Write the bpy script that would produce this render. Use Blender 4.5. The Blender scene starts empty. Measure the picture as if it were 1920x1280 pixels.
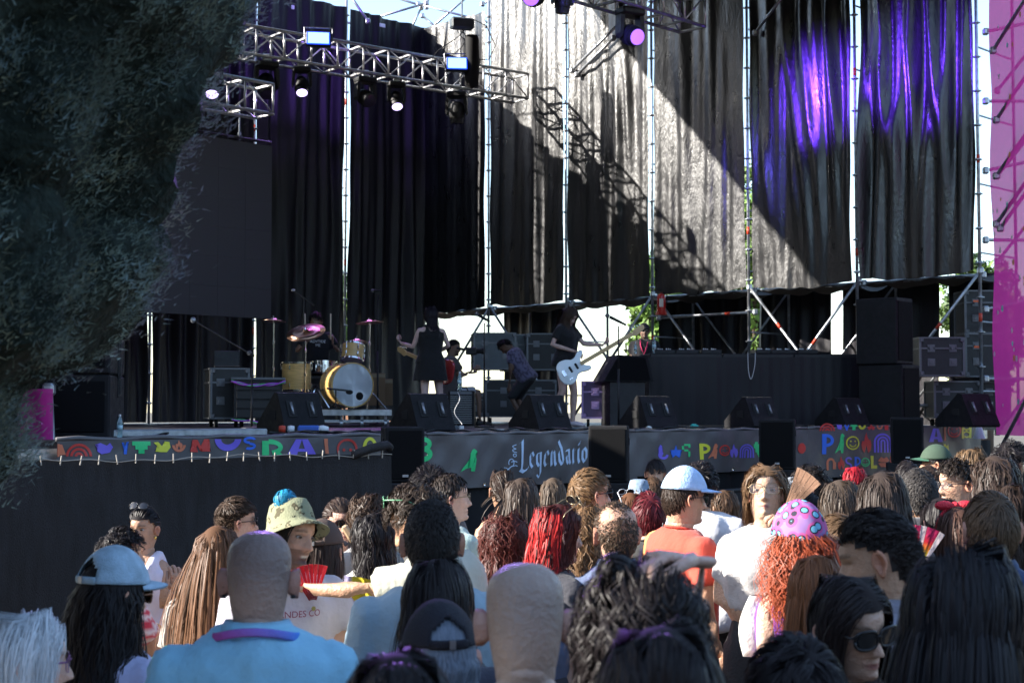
import bpy, bmesh, math, random
import numpy as np
from mathutils import Vector, Matrix, noise
random.seed(7); np.random.seed(7)
PI = math.pi
scene = bpy.context.scene
COL = scene.collection
# ---------------------------------------------------------------- camera
GZ = 0.15                      # ground level
H = 2.12                       # camera height
F = 2765.0                     # focal length in photo pixels (1920 wide)
PITCH = math.atan(130.0 / F)
cam_d = bpy.data.cameras.new('camera'); cam = bpy.data.objects.new('camera', cam_d); COL.objects.link(cam)
cam_d.sensor_width = 36.0; cam_d.lens = 36.0 * F / 1920.0
cam_d.clip_start = 0.1; cam_d.clip_end = 3000
cam.location = (0, 0, H); cam.rotation_euler = (PI / 2 + PITCH, 0, 0)
cam_d.dof.use_dof = True; cam_d.dof.focus_distance = 9.0; cam_d.dof.aperture_fstop = 7.0
scene.camera = cam
# ---------------------------------------------------------------- sky and sun
SUN = Vector((1.27, 0.165, -0.66)).normalized()       # direction the light travels
world = bpy.data.worlds.new('World'); scene.world = world; world.use_nodes = True
wn = world.node_tree; bg = wn.nodes['Background']
sky = wn.nodes.new('ShaderNodeTexSky'); sky.sky_type = 'NISHITA'; sky.sun_disc = False
sky.sun_elevation = math.asin(-SUN.z); sky.sun_rotation = math.atan2(-SUN.x, -SUN.y) % (2 * PI)
sky.air_density = 1.0; sky.dust_density = 0.7; sky.ozone_density = 1.2
wn.links.new(sky.outputs[0], bg.inputs[0]); bg.inputs[1].default_value = 0.15
sun_d = bpy.data.lights.new('sun', 'SUN'); sun = bpy.data.objects.new('sun', sun_d); COL.objects.link(sun)
sun_d.energy = 5.0; sun_d.angle = math.radians(0.5); sun_d.color = (1.0, 0.94, 0.85)
sun.rotation_euler = SUN.to_track_quat('-Z', 'Y').to_euler()
scene.view_settings.view_transform = 'Standard'; scene.view_settings.look = 'None'
scene.view_settings.exposure = 1.62; scene.view_settings.gamma = 1.0
scene.view_settings.use_curve_mapping = False
scene.render.engine = 'CYCLES'
scene.cycles.use_denoising = True
scene.cycles.max_bounces = 6; scene.cycles.diffuse_bounces = 3; scene.cycles.glossy_bounces = 3
scene.cycles.transparent_max_bounces = 8; scene.cycles.sample_clamp_indirect = 6

# ---------------------------------------------------------------- coordinates
def at(px, py, Y):
    """world point seen at photo pixel (px,py) at distance Y in front of the camera"""
    cp, sp = math.cos(PITCH), math.sin(PITCH)
    u = (px - 960) / F; v = (640 - py) / F
    r = Vector((u, cp - v * sp, sp + v * cp))
    k = Y / r.y
    return Vector((0, 0, H)) + r * k
DECK = H - 0.217
K0 = Vector((-1.80, 29.8, 0))          # back right corner of the stage
E1 = Vector((0.713, -0.701, 0)).normalized()    # along the side wall, towards the crowd
WL = Vector((-0.701, -0.713, 0)).normalized()   # along the back wall, to the left
BAY = 2.02; BAYL = 2.13; AF = 12.1; BF = 15.0
def S(a, b, z): return K0 + E1 * a + WL * b + Vector((0, 0, z))
def on_plane(px, py, p0, n):
    d = at(px, py, 10) - Vector((0, 0, H))
    t = (p0 - Vector((0, 0, H))).dot(n) / d.dot(n)
    return Vector((0, 0, H)) + d * t
ANG_W = math.atan2(-WL.y, -WL.x)       # heading of the front edge (left to right)
ANG_E = math.atan2(E1.y, E1.x)

# ---------------------------------------------------------------- object helpers
def tag(o, label=None, cat=None, group=None, kind=None):
    if label: o['label'] = label
    if cat: o['category'] = cat
    if group: o['group'] = group
    if kind: o['kind'] = kind
    return o
def thing(name, label, cat, loc=(0, 0, 0), rz=0.0, group=None):
    o = bpy.data.objects.new(name, None); COL.objects.link(o); o.empty_display_size = 0.1
    o.location = loc; o.rotation_euler = (0, 0, rz)
    return tag(o, label, cat, group)
def copy_tree(o, parent=None):
    c = o.copy(); COL.objects.link(c)
    if parent is not None: c.parent = parent
    for ch in list(o.children): copy_tree(ch, c)
    return c
class G:
    """collects geometry (verts, faces, vertex colours)"""
    def __init__(s): s.v = []; s.f = []; s.c = []; s.n = 0
    def add(s, v, f, c=None):
        v = np.asarray(v, float).reshape(-1, 3); k = s.n
        s.v.append(v); s.f.extend([tuple(int(i) + k for i in q) for q in f])
        if c is None: c = np.ones((len(v), 3))
        else:
            c = np.asarray(c, float)
            if c.ndim == 1: c = np.tile(c, (len(v), 1))
        s.c.append(c); s.n += len(v); return s
    def box(s, c, d, rz=0.0, R=None, col=None, bev=0.0):
        x, y, z = d[0] / 2, d[1] / 2, d[2] / 2
        if bev:
            b = min(bev, x * .9, y * .9, z * .9); v = []
            for sz in (-1, 1):
                for sy in (-1, 1):
                    for sx in (-1, 1):
                        v += [(sx * (x - b), sy * (y - b), sz * z), (sx * (x - b), sy * y, sz * (z - b)), (sx * x, sy * (y - b), sz * (z - b))]
            bm = bmesh.new()
            for q in v: bm.verts.new(q)
            r = bmesh.ops.convex_hull(bm, input=bm.verts)
            bm.verts.index_update()
            f = [[w.index for w in q.verts] for q in bm.faces]; v = [tuple(w.co) for w in bm.verts]; bm.free()
        else:
            v = [(sx * x, sy * y, sz * z) for sz in (-1, 1) for sy in (-1, 1) for sx in (-1, 1)]
            f = [(0, 2, 3, 1), (4, 5, 7, 6), (0, 1, 5, 4), (2, 6, 7, 3), (0, 4, 6, 2), (1, 3, 7, 5)]
        v = np.array(v)
        if rz: R = Matrix.Rotation(rz, 3, 'Z')
        if R is not None: v = v @ np.array(R.to_3x3()).T
        return s.add(v + np.array(c), f, col)
    def prism(s, poly, y0, y1, M=None, col=None):
        """poly in xz, extruded along y"""
        n = len(poly)
        v = [(p[0], y0, p[1]) for p in poly] + [(p[0], y1, p[1]) for p in poly]
        f = [tuple(range(n)), tuple(range(2 * n - 1, n - 1, -1))] + [(i, i + n, (i + 1) % n + n, (i + 1) % n) for i in range(n)]
        v = np.array(v)
        if M is not None: v = np.array([tuple(M @ Vector(q)) for q in v])
        return s.add(v, f, col)
    def tube(s, pts, rad, n=8, col=None, cap=True, flat=None):
        P = [Vector(p) for p in pts]; m = len(P)
        if not hasattr(rad, '__len__'): rad = [rad] * m
        v = []; up = None
        for i in range(m):
            t = (P[min(i + 1, m - 1)] - P[max(i - 1, 0)])
            t = t.normalized() if t.length > 1e-9 else Vector((0, 0, 1))
            if up is None:
                up = Vector(flat[1]) if flat else (Vector((0, 0, 1)) if abs(t.z) < .9 else Vector((1, 0, 0)))
            a = t.cross(up).normalized(); up = a.cross(t).normalized()
            fl = flat[0] if flat else 1.0
            for k in range(n):
                th = 2 * PI * k / n
                v.append(P[i] + (a * math.cos(th) + up * math.sin(th) * fl) * rad[i])
        f = [(i * n + k, i * n + (k + 1) % n, (i + 1) * n + (k + 1) % n, (i + 1) * n + k) for i in range(m - 1) for k in range(n)]
        if cap: f += [tuple(range(n - 1, -1, -1)), tuple(range((m - 1) * n, m * n))]
        return s.add([tuple(q) for q in v], f, col)
    def lathe(s, prof, n=20, M=None, col=None, cap=True):
        """prof: list of (r, z) around z axis"""
        v = []; m = len(prof)
        for r, z in prof:
            for k in range(n): v.append((r * math.cos(2 * PI * k / n), r * math.sin(2 * PI * k / n), z))
        f = [(i * n + k, i * n + (k + 1) % n, (i + 1) * n + (k + 1) % n, (i + 1) * n + k) for i in range(m - 1) for k in range(n)]
        if cap: f += [tuple(range(n - 1, -1, -1)), tuple(range((m - 1) * n, m * n))]
        if M is not None: v = [tuple(M @ Vector(q)) for q in v]
        return s.add(v, f, col)
    def ell(s, c, r, n=12, m=8, M=None, col=None):
        v = []
        for i in range(m + 1):
            ph = PI * i / m
            for k in range(n):
                v.append((r[0] * math.sin(ph) * math.cos(2 * PI * k / n), r[1] * math.sin(ph) * math.sin(2 * PI * k / n), r[2] * math.cos(ph)))
        f = [(i * n + k, (i + 1) * n + k, (i + 1) * n + (k + 1) % n, i * n + (k + 1) % n) for i in range(m) for k in range(n)]
        v = [Vector(q) + Vector(c) for q in v]
        if M is not None: v = [M @ q for q in v]
        return s.add([tuple(q) for q in v], f, col)
    def xf(s, M):
        R = np.array(M)
        s.v = [a @ R[:3, :3].T + R[:3, 3] for a in s.v]; return s
    def build(s, name, mat, parent=None, smooth=False, angle=None, loc=None, mats=None):
        me = bpy.data.meshes.new(name)
        V = np.concatenate(s.v) if s.v else np.zeros((0, 3))
        me.from_pydata(V.tolist(), [], s.f)
        C = np.concatenate(s.c) if s.c else np.zeros((0, 3))
        if len(C) and not np.all(C == 1):
            at_ = me.color_attributes.new('Col', 'FLOAT_COLOR', 'POINT')
            at_.data.foreach_set('color', np.hstack([C, np.ones((len(C), 1))]).astype(np.float32).ravel())
        if mat: me.materials.append(mat)
        if smooth: me.polygons.foreach_set('use_smooth', [True] * len(me.polygons))
        if angle is not None:
            try: me.set_sharp_from_angle(angle=math.radians(angle))
            except Exception: pass
        me.update()
        o = bpy.data.objects.new(name, me); COL.objects.link(o)
        if parent is not None: o.parent = parent
        if loc is not None: o.location = loc
        return o
def inst(src, name, parent=None, loc=(0, 0, 0), rot=None, M=None):
    o = bpy.data.objects.new(name, src.data); COL.objects.link(o)
    if parent is not None: o.parent = parent
    if M is not None: o.matrix_local = M
    else:
        o.location = loc
        if rot: o.rotation_euler = rot
    return o

# ---------------------------------------------------------------- materials
MATS = {}
def mat(name, col, rough=0.6, metal=0.0, spec=0.5, bump=0.0, bscale=40.0, var=0.0, vscale=5.0, vc=False,
        emit=None, estr=0.0, alpha=None, trans=0.0, sheen=0.0, stretch=(1, 1, 1), detail=4, coat=0.0, rvar=0.0, coords='Object', sss=0.0):
    if name in MATS: return MATS[name]
    m = bpy.data.materials.new(name); m.use_nodes = True; nt = m.node_tree; b = nt.nodes['Principled BSDF']
    L = nt.links.new; I = b.inputs
    I['Base Color'].default_value = (*col, 1); I['Roughness'].default_value = rough; I['Metallic'].default_value = metal
    I['Specular IOR Level'].default_value = spec
    if coat: I['Coat Weight'].default_value = coat
    if sheen: I['Sheen Weight'].default_value = sheen
    if trans: I['Transmission Weight'].default_value = trans
    if sss:
        I['Subsurface Weight'].default_value = sss; I['Subsurface Radius'].default_value = (0.012, 0.004, 0.002); I['Subsurface Scale'].default_value = 1.0
    if alpha is not None: I['Alpha'].default_value = alpha
    if emit: I['Emission Color'].default_value = (*emit, 1); I['Emission Strength'].default_value = estr
    tc = nt.nodes.new('ShaderNodeTexCoord'); mp = nt.nodes.new('ShaderNodeMapping'); mp.inputs['Scale'].default_value = stretch
    L(tc.outputs[coords], mp.inputs[0])
    last = None
    if vc:
        va = nt.nodes.new('ShaderNodeVertexColor'); va.layer_name = 'Col'
        mx = nt.nodes.new('ShaderNodeMix'); mx.data_type = 'RGBA'; mx.blend_type = 'MULTIPLY'; mx.inputs[0].default_value = 1
        mx.inputs[6].default_value = (*col, 1); L(va.outputs[0], mx.inputs[7]); last = mx.outputs[2]
    if var:
        nz = nt.nodes.new('ShaderNodeTexNoise'); nz.inputs['Scale'].default_value = vscale; nz.inputs['Detail'].default_value = 6
        L(mp.outputs[0], nz.inputs[0])
        rm = nt.nodes.new('ShaderNodeMapRange'); rm.inputs[1].default_value = .3; rm.inputs[2].default_value = .7
        rm.inputs[3].default_value = 1 - var; rm.inputs[4].default_value = 1 + var; L(nz.outputs[0], rm.inputs[0])
        hs = nt.nodes.new('ShaderNodeVectorMath'); hs.operation = 'SCALE'
        if last: L(last, hs.inputs[0])
        else: hs.inputs[0].default_value = col
        L(rm.outputs[0], hs.inputs['Scale']); last = hs.outputs[0]
    if last: L(last, I['Base Color'])
    if rvar:
        n3 = nt.nodes.new('ShaderNodeTexNoise'); n3.inputs['Scale'].default_value = vscale * 2.3; n3.inputs['Detail'].default_value = 5
        L(mp.outputs[0], n3.inputs[0]); r3 = nt.nodes.new('ShaderNodeMapRange'); r3.inputs[1].default_value = .3; r3.inputs[2].default_value = .7
        r3.inputs[3].default_value = max(.05, rough - rvar); r3.inputs[4].default_value = min(1, rough + rvar)
        L(n3.outputs[0], r3.inputs[0]); L(r3.outputs[0], I['Roughness'])
    if bump:
        n2 = nt.nodes.new('ShaderNodeTexNoise'); n2.inputs['Scale'].default_value = bscale; n2.inputs['Detail'].default_value = detail
        L(mp.outputs[0], n2.inputs[0]); bp = nt.nodes.new('ShaderNodeBump'); bp.inputs['Strength'].default_value = bump
        bp.inputs['Distance'].default_value = 0.02; L(n2.outputs[0], bp.inputs['Height']); L(bp.outputs[0], I['Normal'])
    MATS[name] = m; return m
M_black = mat('black_paint', (.008, .008, .010), .5, bump=.25, bscale=160, var=.3, vscale=9, rvar=.12)
M_cab = mat('cabinet_paint', (.008, .008, .010), .55, spec=.25, bump=.5, bscale=260, var=.25, vscale=7, rvar=.1)
M_grille = mat('speaker_grille', (.006, .006, .007), .8, spec=.15, bump=.8, bscale=420)
M_steel = mat('galvanised_steel', (.42, .44, .47), .42, metal=.85, var=.25, vscale=14, rvar=.12)
M_alu = mat('truss_aluminium', (.55, .55, .56), .38, metal=.9, var=.2, vscale=12, rvar=.1)
M_chrome = mat('chrome', (.75, .75, .78), .12, metal=1)
M_red = mat('red_band', (.55, .05, .02), .5)
M_case = mat('case_laminate', (.012, .013, .015), .45, bump=.3, bscale=120, var=.2)
M_casegrey = mat('case_grey_laminate', (.09, .11, .125), .5, bump=.2, bscale=120, var=.15)
M_wood = mat('maple_shell', (.60, .38, .13), .3, var=.2, vscale=6, stretch=(1, 1, 12), coat=.4)
M_white = mat('white_plastic', (.75, .76, .78), .35)
M_rubber = mat('rubber', (.007, .007, .008), .8)
# ================================================================ ground, stage, walls
def sheet(x0, x1, y0, y1, z, nx, ny, name, m, hf=None):
    g = G(); xs = np.linspace(x0, x1, nx); ys = np.linspace(y0, y1, ny)
    v = [(x, y, z + (hf(x, y) if hf else 0)) for y in ys for x in xs]
    f = [(j * nx + i, j * nx + i + 1, (j + 1) * nx + i + 1, (j + 1) * nx + i) for j in range(ny - 1) for i in range(nx - 1)]
    return g.add(v, f).build(name, m, smooth=True)
M_ground = mat('packed_earth', (.10, .085, .065), .9, bump=.6, bscale=3, var=.3, vscale=.6)
tag(sheet(-900, 900, -300, 1500, GZ, 30, 30, 'ground', M_ground), kind='structure')

M_belt = mat('tree_belt_green', (.022, .03, .02), .9, var=.5, vscale=.8, bump=1, bscale=3)  # unseen belt added to dim the sky light; its heights are shaped for that
v = []; na = 220; nz = 14
for j in range(nz):
    for i in range(na):
        a = math.radians(50 + 262 * i / (na - 1)); nn = noise.noise(Vector((i * .13, j * .5, 2))); hh_ = 9 + (11 * min(1, abs(math.degrees(a) - 262) / 35) ** 2 if math.degrees(a) > 222 else 11 * max(0, 1 - (222 - math.degrees(a)) / 25)) + 3.0 * noise.noise(Vector((i * .09, 0, 7)))
        rr_ = 34 + 2.2 * nn + 3 * (j / (nz - 1)) ** 2; v.append((rr_ * math.sin(a), rr_ * math.cos(a) + 6, hh_ * j / (nz - 1)))
o = G().add(v, [(j * na + i, j * na + i + 1, (j + 1) * na + i + 1, (j + 1) * na + i) for j in range(nz - 1) for i in range(na - 1)]).build('sky_block_tree_belt', M_belt, None, smooth=True)
tag(o, 'added belt of trees round the festival ground, unseen, holding back sky light', 'trees', kind='stuff')
# --- stage platform
st = thing('stage_platform', 'long black festival stage deck behind the printed banners', 'stage', S(AF, BF, 0), 0)
M_deck = mat('stage_plywood', (.018, .016, .017), .45, bump=.4, bscale=30, var=.35, vscale=2, rvar=.15)
o0 = S(AF, BF, 0)
def st_box(g, a0, a1, b0, b1, z0, z1):
    P = [S(a, b, z) - o0 for z in (z0, z1) for (a, b) in ((a0, b0), (a1, b0), (a1, b1), (a0, b1))]
    g.add([tuple(p) for p in P], [(3, 2, 1, 0), (4, 5, 6, 7), (0, 1, 5, 4), (1, 2, 6, 5), (2, 3, 7, 6), (3, 0, 4, 7)])
for i in range(6):
    for j in range(7):
        g = G(); a0 = -0.6 + i * 2.117; b0 = -0.6 + j * 2.229
        st_box(g, a0 + .004, a0 + 2.112, b0 + .004, b0 + 2.224, DECK - .06, DECK + random.uniform(-.0015, .0015)); g.build('deck_panel', M_deck, st)
g = G(); st_box(g, AF - .03, AF + .03, 0, BF, DECK - .18, DECK - .061); g.build('edge_beam', M_alu, st)
for j in range(8):
    for i in range(4):
        p = S(AF - .1 - i * 3.6, .1 + j * 2.1, 0) - o0
        g = G(); g.tube([p + Vector((0, 0, GZ)), p + Vector((0, 0, DECK - .061))], .03, 8); g.box(p + Vector((0, 0, GZ + .012)), (.15, .15, .02)); g.build('stage_leg', M_steel, st, smooth=True, angle=40)
M_skirt = mat('black_skirt_cloth', (.006, .006, .008), .85, bump=.3, bscale=200)
g = G(); nb = 260
v = []; f = []
for i in range(nb):
    b = BF * i / (nb - 1); q = .03 * math.sin(b * 21) + .02 * math.sin(b * 47 + 1)
    for z in (GZ + .01, DECK - .2):
        v.append(tuple(S(AF + .07 + q * (1.0 if z < .3 else .5), b, z) - o0))
f = [(2 * i, 2 * i + 2, 2 * i + 3, 2 * i + 1) for i in range(nb - 1)]
g.add(v, f).build('skirt', M_skirt, st, smooth=True)

# --- curtains : shiny black tarpaulin on inner face of the scaffold walls
M_tarp = mat('black_tarpaulin', (.008, .008, .0095), .34, spec=.95, coat=.0, bump=.36, bscale=26, var=.25, vscale=3, rvar=.09, stretch=(1, 1, .45), detail=8)
_pb = M_tarp.node_tree.nodes['Principled BSDF']; _pb.inputs['Coat Weight'].default_value = .0; _pb.inputs['Coat Roughness'].default_value = .42; _pb.inputs['Coat IOR'].default_value = 1.6
M_cloth = mat('dull_black_cloth', (.0075, .0065, .0105), .5, spec=.35, bump=.25, bscale=60, var=.2, vscale=4, stretch=(1, 1, .2))
def curtain(s0, s1, z0, z1, side, seed, m, amp=.05, off=0.0, nx=90, nz=34, crease=0.0, sag=0.0):
    """side 's' : on the side wall (s along E1); 'b' : on the back wall (s along WL). local frame at its lower-left hem"""
    rnd = random.Random(seed)
    org = S(s0, off, z0) if side == 's' else S(off, s0, z0)
    du = E1 if side == 's' else WL; dn = WL if side == 's' else E1
    W = s1 - s0; waves = [(rnd.uniform(3, 24), rnd.uniform(0, 6), rnd.uniform(.3, 1)) for _ in range(6)]
    sl = [rnd.uniform(-.3, .3) for _ in range(3)]
    cr = [(rnd.uniform(0.15, .85), rnd.uniform(.2, .8), rnd.uniform(.15, .4)) for _ in range(7)]
    v = []
    for j in range(nz):
        tz = j / (nz - 1); z = (z1 - z0) * tz
        for i in range(nx):
            t = i / (nx - 1); x = W * t
            d = 0
            for k, (fq, ph, a) in enumerate(waves):
                d += a * math.sin(fq * (x + sl[k % 3] * z * .12) + ph + .35 * math.sin(z * 1.3 + ph))
            d *= amp * .42 * (.55 + .45 * min(1, tz * 3))
            d += amp * 1.1 * noise.noise(Vector((x * 6 + seed, z * .35, seed * 1.7)))
            if crease:
                for (cx, cz, cw) in cr:     # tucked folds: diagonal ridges that end
                    q = (x / W - cx) + (tz - cz) * .35
                    d += crease * math.exp(-(q / .04) ** 2) * max(0, 1 - abs(tz - cz) / cw)
            xx = x + .012 * math.sin(z * 3 + seed) * (1 if t in (0, 1) else 0)
            zz = z - sag * math.sin(PI * t) * (1 - tz) * 0 + (sag * (noise.noise(Vector((x * 3, seed, 0))) - math.sin(PI * t)) * (1 - tz) ** 6)
            p = du * xx + dn * (d + .04) + Vector((0, 0, zz))
            v.append(tuple(p))
    f = [(j * nx + i, j * nx + i + 1, (j + 1) * nx + i + 1, (j + 1) * nx + i) for j in range(nz - 1) for i in range(nx - 1)]
    return G().add(v, f).build('stage_curtain', m, None, smooth=True, loc=org)
ZC = H + 2.0; ZT = H + 7.75
slabel = ['black curtain panel in the far corner, first to the right of the corner pole',
          'sunlit-topped curtain panel behind the end of the box truss, second from the corner',
          'curtain panel with the bright sunlit stripe and the truss shadow across its middle',
          'blue-black curtain panel crossed by the lower sunlit diagonal, above the fire extinguisher',
          'creased curtain panel glowing purple in its upper half, second from the right',
          'creased purple-lit curtain panel beside the pink mesh tower, rightmost of the wall']
for t in range(6):
    c = curtain(t * BAY + .07, (t + 1) * BAY - .06, ZC + .02 * (t % 2), ZT + (.0 if t < 1 else .25), 's', 11 + t, M_tarp,
                amp=(.022, .026, .038, .026, .06, .08)[t], off=.10, nx=110, nz=40, crease=(0, 0, .02, .01, .07, .08)[t], sag=.05)
    tag(c, slabel[t], 'curtain', 'curtain panels on the right side wall of the stage')
# right-hand part: light strip of cloth above (hem band) on side panels
blabel = ['dark back curtain between the corner pole and the second lit gap, right of the drummer',
          'dark back curtain behind the drummer, left of the gap with the yellow-lit ladder',
          'dark back curtain half hidden by the grey screen, left of the drum kit',
          'dark back curtain below the screen at its left, behind the water bottle',
          'dark back curtain hidden mostly behind the conifer, leftmost of the back wall',
          'dark back curtain at the very left end of the back wall, behind the conifer']
for t in range(6):
    c = curtain(t * BAYL + .06, (t + 1) * BAYL - .06, DECK + .02, ZT + .02, 'b', 31 + t, M_cloth, amp=.08, off=.10, nx=110, nz=24)
    tag(c, blabel[t], 'curtain', 'curtain panels on the back wall of the stage')
# stage-left end wall, added out of frame to keep the sun off the band
for k in range(4):
    g = G(); b0 = BAYL * 6 + .12; a0 = 0.3 + k * 1.9; nx = 50; nz = 10; v = []
    for j in range(nz):
        for i in range(nx):
            x = 1.86 * i / (nx - 1); v.append(tuple(E1 * (x) + WL * (.06 * math.sin(x * 19 + k)) + Vector((0, 0, (7.0) * j / (nz - 1)))))
    g.add(v, [(j * nx + i, j * nx + i + 1, (j + 1) * nx + i + 1, (j + 1) * nx + i) for j in range(nz - 1) for i in range(nx - 1)])
    c = g.build('light_block_curtain', M_cloth, None, smooth=True, loc=S(a0, b0, H + 2.0))
    tag(c, 'added sun-blocking black curtain at the left end, number %s from the back, outside the picture' % ('one', 'two', 'three', 'four')[k], 'curtain')

for k in range(2):  # low curtains added out of view to keep sun off the wedge monitors
    g = G(); nx = 50; nz = 8; v = []
    for j in range(nz):
        for i in range(nx):
            x = 1.9 * i / (nx - 1); v.append(tuple(E1 * x + WL * (.05 * math.sin(x * 17 + k)) + Vector((0, 0, (H + 3.3 - DECK) * j / (nz - 1)))))
    g.add(v, [(j * nx + i, j * nx + i + 1, (j + 1) * nx + i + 1, (j + 1) * nx + i) for j in range(nz - 1) for i in range(nx - 1)])
    tag(g.build('light_block_curtain', M_cloth, None, smooth=True, loc=S(7.9 + k * 1.95, BF - .1, DECK)), 'added low sun-blocking curtain at the left stage end, %s one, out of the picture' % ('inner', 'outer')[k], 'curtain')
v = []; nx = 40  # return curtain added to close a corner gap that leaks sun
for j in range(8):
    for i in range(nx):
        x = 2.2 * i / (nx - 1); v.append(tuple(WL * x + E1 * (.04 * math.sin(x * 16)) + Vector((0, 0, (H + 8.9 - DECK) * j / 7))))
tag(G().add(v, [(j * nx + i, j * nx + i + 1, (j + 1) * nx + i + 1, (j + 1) * nx + i) for j in range(7) for i in range(nx - 1)]).build('light_block_curtain', M_cloth, None, smooth=True, loc=S(7.85, 12.8, DECK)), 'added tall black return curtain closing a sun leak, outside the picture', 'curtain')
# outer dark cloths below, second skin 1.1 m behind the side wall
OUT = -1.15
ao = lambda px: (on_plane(px, 600, S(0, OUT, 0), WL) - K0).dot(E1)
spec = [(ao(a_), ao(b_), ZC + .1) for a_, b_ in ((950, 1058), (0, 0), (1243, 1410), (1421, 1563), (1583, 1763), (1783, 1875))]
olabel = ['grey-black hanging cloth seen through the opening behind the two crew members',
          'black cloth behind the fire extinguisher, under the raised side curtains', 'black ribbed cloth behind the horizontal tube with a red band',
          'black cloth behind the tall speaker stack brace, left of the bright slot', 'black cloth behind the tall speaker stack, right of the bright slot',
          'black cloth behind the stacked flight cases at the right']
for k, (a0, a1, zt) in enumerate(spec):
    if k == 1: continue
    c = curtain(a0, a1, DECK + (.0 if k else .1), zt, 's', 61 + k, M_cloth, amp=.05, off=OUT, nx=70, nz=14)
    tag(c, olabel[k], 'curtain')
# cloth ceiling between inner and outer skin
M_under = mat('brown_grey_cloth', (.07, .058, .045), .8, bump=.3, bscale=30, stretch=(1, 6, 1))
for t in range(6):
    v = []; nx = 24; ny = 10
    for j in range(ny):
        for i in range(nx):
            x = (t + .04 + .92 * i / (nx - 1)) * BAY; q = j / (ny - 1)
            z = -.05 + .14 * q - .10 * math.sin(PI * q) * (1 + .3 * math.sin(x * 9)) + .02 * math.sin(x * 14 + q * 5)
            v.append(tuple(E1 * x + WL * (.09 + (OUT - .09) * q) + Vector((0, 0, z))))
    o = G().add(v, [(j * nx + i, j * nx + i + 1, (j + 1) * nx + i + 1, (j + 1) * nx + i) for j in range(ny - 1) for i in range(nx - 1)]).build('cloth_ceiling', M_under, None, smooth=True, loc=S(0, 0, ZC))
    tag(o, 'brownish cloth slung under the raised curtains, over the %s opening from the corner' % ('first', 'second', 'third', 'fourth', 'fifth', 'sixth')[t], 'cloth', 'cloths slung between the scaffold skins')

# --- scaffold posts: a ladder of two tubes with rungs, rosettes and red bands
def scaffold_post(p, label, z0=DECK, z1=H + 9, d=Vector((.0, .0, 0)), sep=.10, group='scaffold posts between the curtain panels', red=()):
    r = thing('scaffold_post', label, 'scaffold post', p + Vector((0, 0, z0)), 0, group)
    h = z1 - z0
    g = G(); g.tube([(0, 0, 0), (0, 0, h)], .0242, 10); g.build('standard', M_steel, r, smooth=True)
    q = d * 1.15
    if sep:
        g = G(); g.tube([q, q + Vector((0, 0, h))], .0242, 8); g.build('standard', M_steel, r, smooth=True)
    ro = None
    n = int(h / .5)
    for k in range(n):
        z = .35 + k * .5
        if ro is None:
            g = G(); g.lathe([(.026, -.02), (.045, -.012), (.062, -.005), (.062, .005), (.045, .012), (.026, .02)], 12); ro = g.build('rosette', M_steel, r, smooth=True, angle=40); ro.location = (0, 0, z)
        else: inst(ro, 'rosette', r, (0, 0, z))
    if sep:
        ru = None
        for k in range(int(h / 1.0)):
            z = .5 + k * 1.0
            if ru is None:
                g = G(); g.tube([(0, 0, 0), q], .014, 6); ru = g.build('rung', M_steel, r, smooth=True); ru.location = (0, 0, z)
            else: inst(ru, 'rung', r, (0, 0, z))
    for z in red:
        g = G(); g.tube([(0, 0, z), (0, 0, z + .12)], .0256, 10); g.build('red_band', M_red, r, smooth=True)
    return r
plab = ['bare galvanised scaffold post at the far corner where both curtain walls meet',
        'scaffold post behind the box truss end, first gap right of the corner', 'scaffold post in the gap above the bass player',
        'scaffold post in the gap above the fire extinguisher', 'scaffold post in the gap left of the purple-lit panels',
        'scaffold post with red bands in the gap between the two purple panels', 'tall steel tower post beside the pink mesh, rightmost']
for t in range(7):
    scaffold_post(S(t * BAY, .13 if t else .03, 0), plab[t], d=-WL * 1.0 if t else Vector(), sep=0.1 if t else 0, red=((), (), (), (1.4,), (3.1,), (2.6, 5.4), (1.5, 3.8, 6.2))[t],
                  z1=H + (7.2 if t == 0 else 9))
plab = ['scaffold post in the bright gap right of the drummer', 'scaffold post in the bright gap behind the grey screen edge',
        'scaffold post left of the flight case, seen below the grey screen', 'scaffold post of the back wall behind the conifer',
        'scaffold post of the back wall further behind the conifer', 'end scaffold post of the back wall at far left']
for t in range(1, 7):
    scaffold_post(S(.13, t * BAYL, 0), plab[t - 1], d=-E1 * 1.0, sep=.1, red=((3.0, 6.1), (1.6, 5.3), (), (), (), ())[t - 1], z1=H + 9)
for t in range(3):
    scaffold_post(S(1.0 + t * 3.3, BAYL * 6 + .05, 0), 'scaffold post %s of the left end wall, out of the picture' % ('one', 'two', 'three')[t], d=WL, z1=H + 9, group='scaffold posts of the left end wall')
def brace(p, q, label, r=.0242, red=None, name='scaffold_tube', group='scaffold tubes'):
    d = q - p; L = d.length
    g = G(); g.tube([(0, 0, 0), d], r, 8); 
    R = thing(name, label, 'scaffold tube', p, 0, group)
    g.build('tube', M_steel, R, smooth=True)
    for e in (0.0, 1.0):
        c = d * e; g = G(); g.box(c, (.09, .09, .10), bev=.02); g.build('coupler', M_steel, R)
    if red is not None:
        g = G(); g.tube([d * red, d * (red + .09 / L * 1.2)], r * 1.06, 8); g.build('red_band', M_red, R, smooth=True)
    return R
bl = [(1, 0, 'diagonal tube from the first gap post down left, behind the mic stand'), (1, 2, 'diagonal tube from the first gap post down right across the crew'),
      (2, 3, 'diagonal tube right of the long-haired bass player'), (3, 2, 'diagonal tube rising to the fire extinguisher post from the wedge speaker'),
      (3, 4, 'dark diagonal tube right of the fire extinguisher'), (4, 5, 'dark diagonal tube with red mark left of the bright one'),
      (5, 4, 'sunlit diagonal tube over the black table'), (6, 5, 'diagonal tube with red mark beside the pink mesh tower')]
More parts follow.
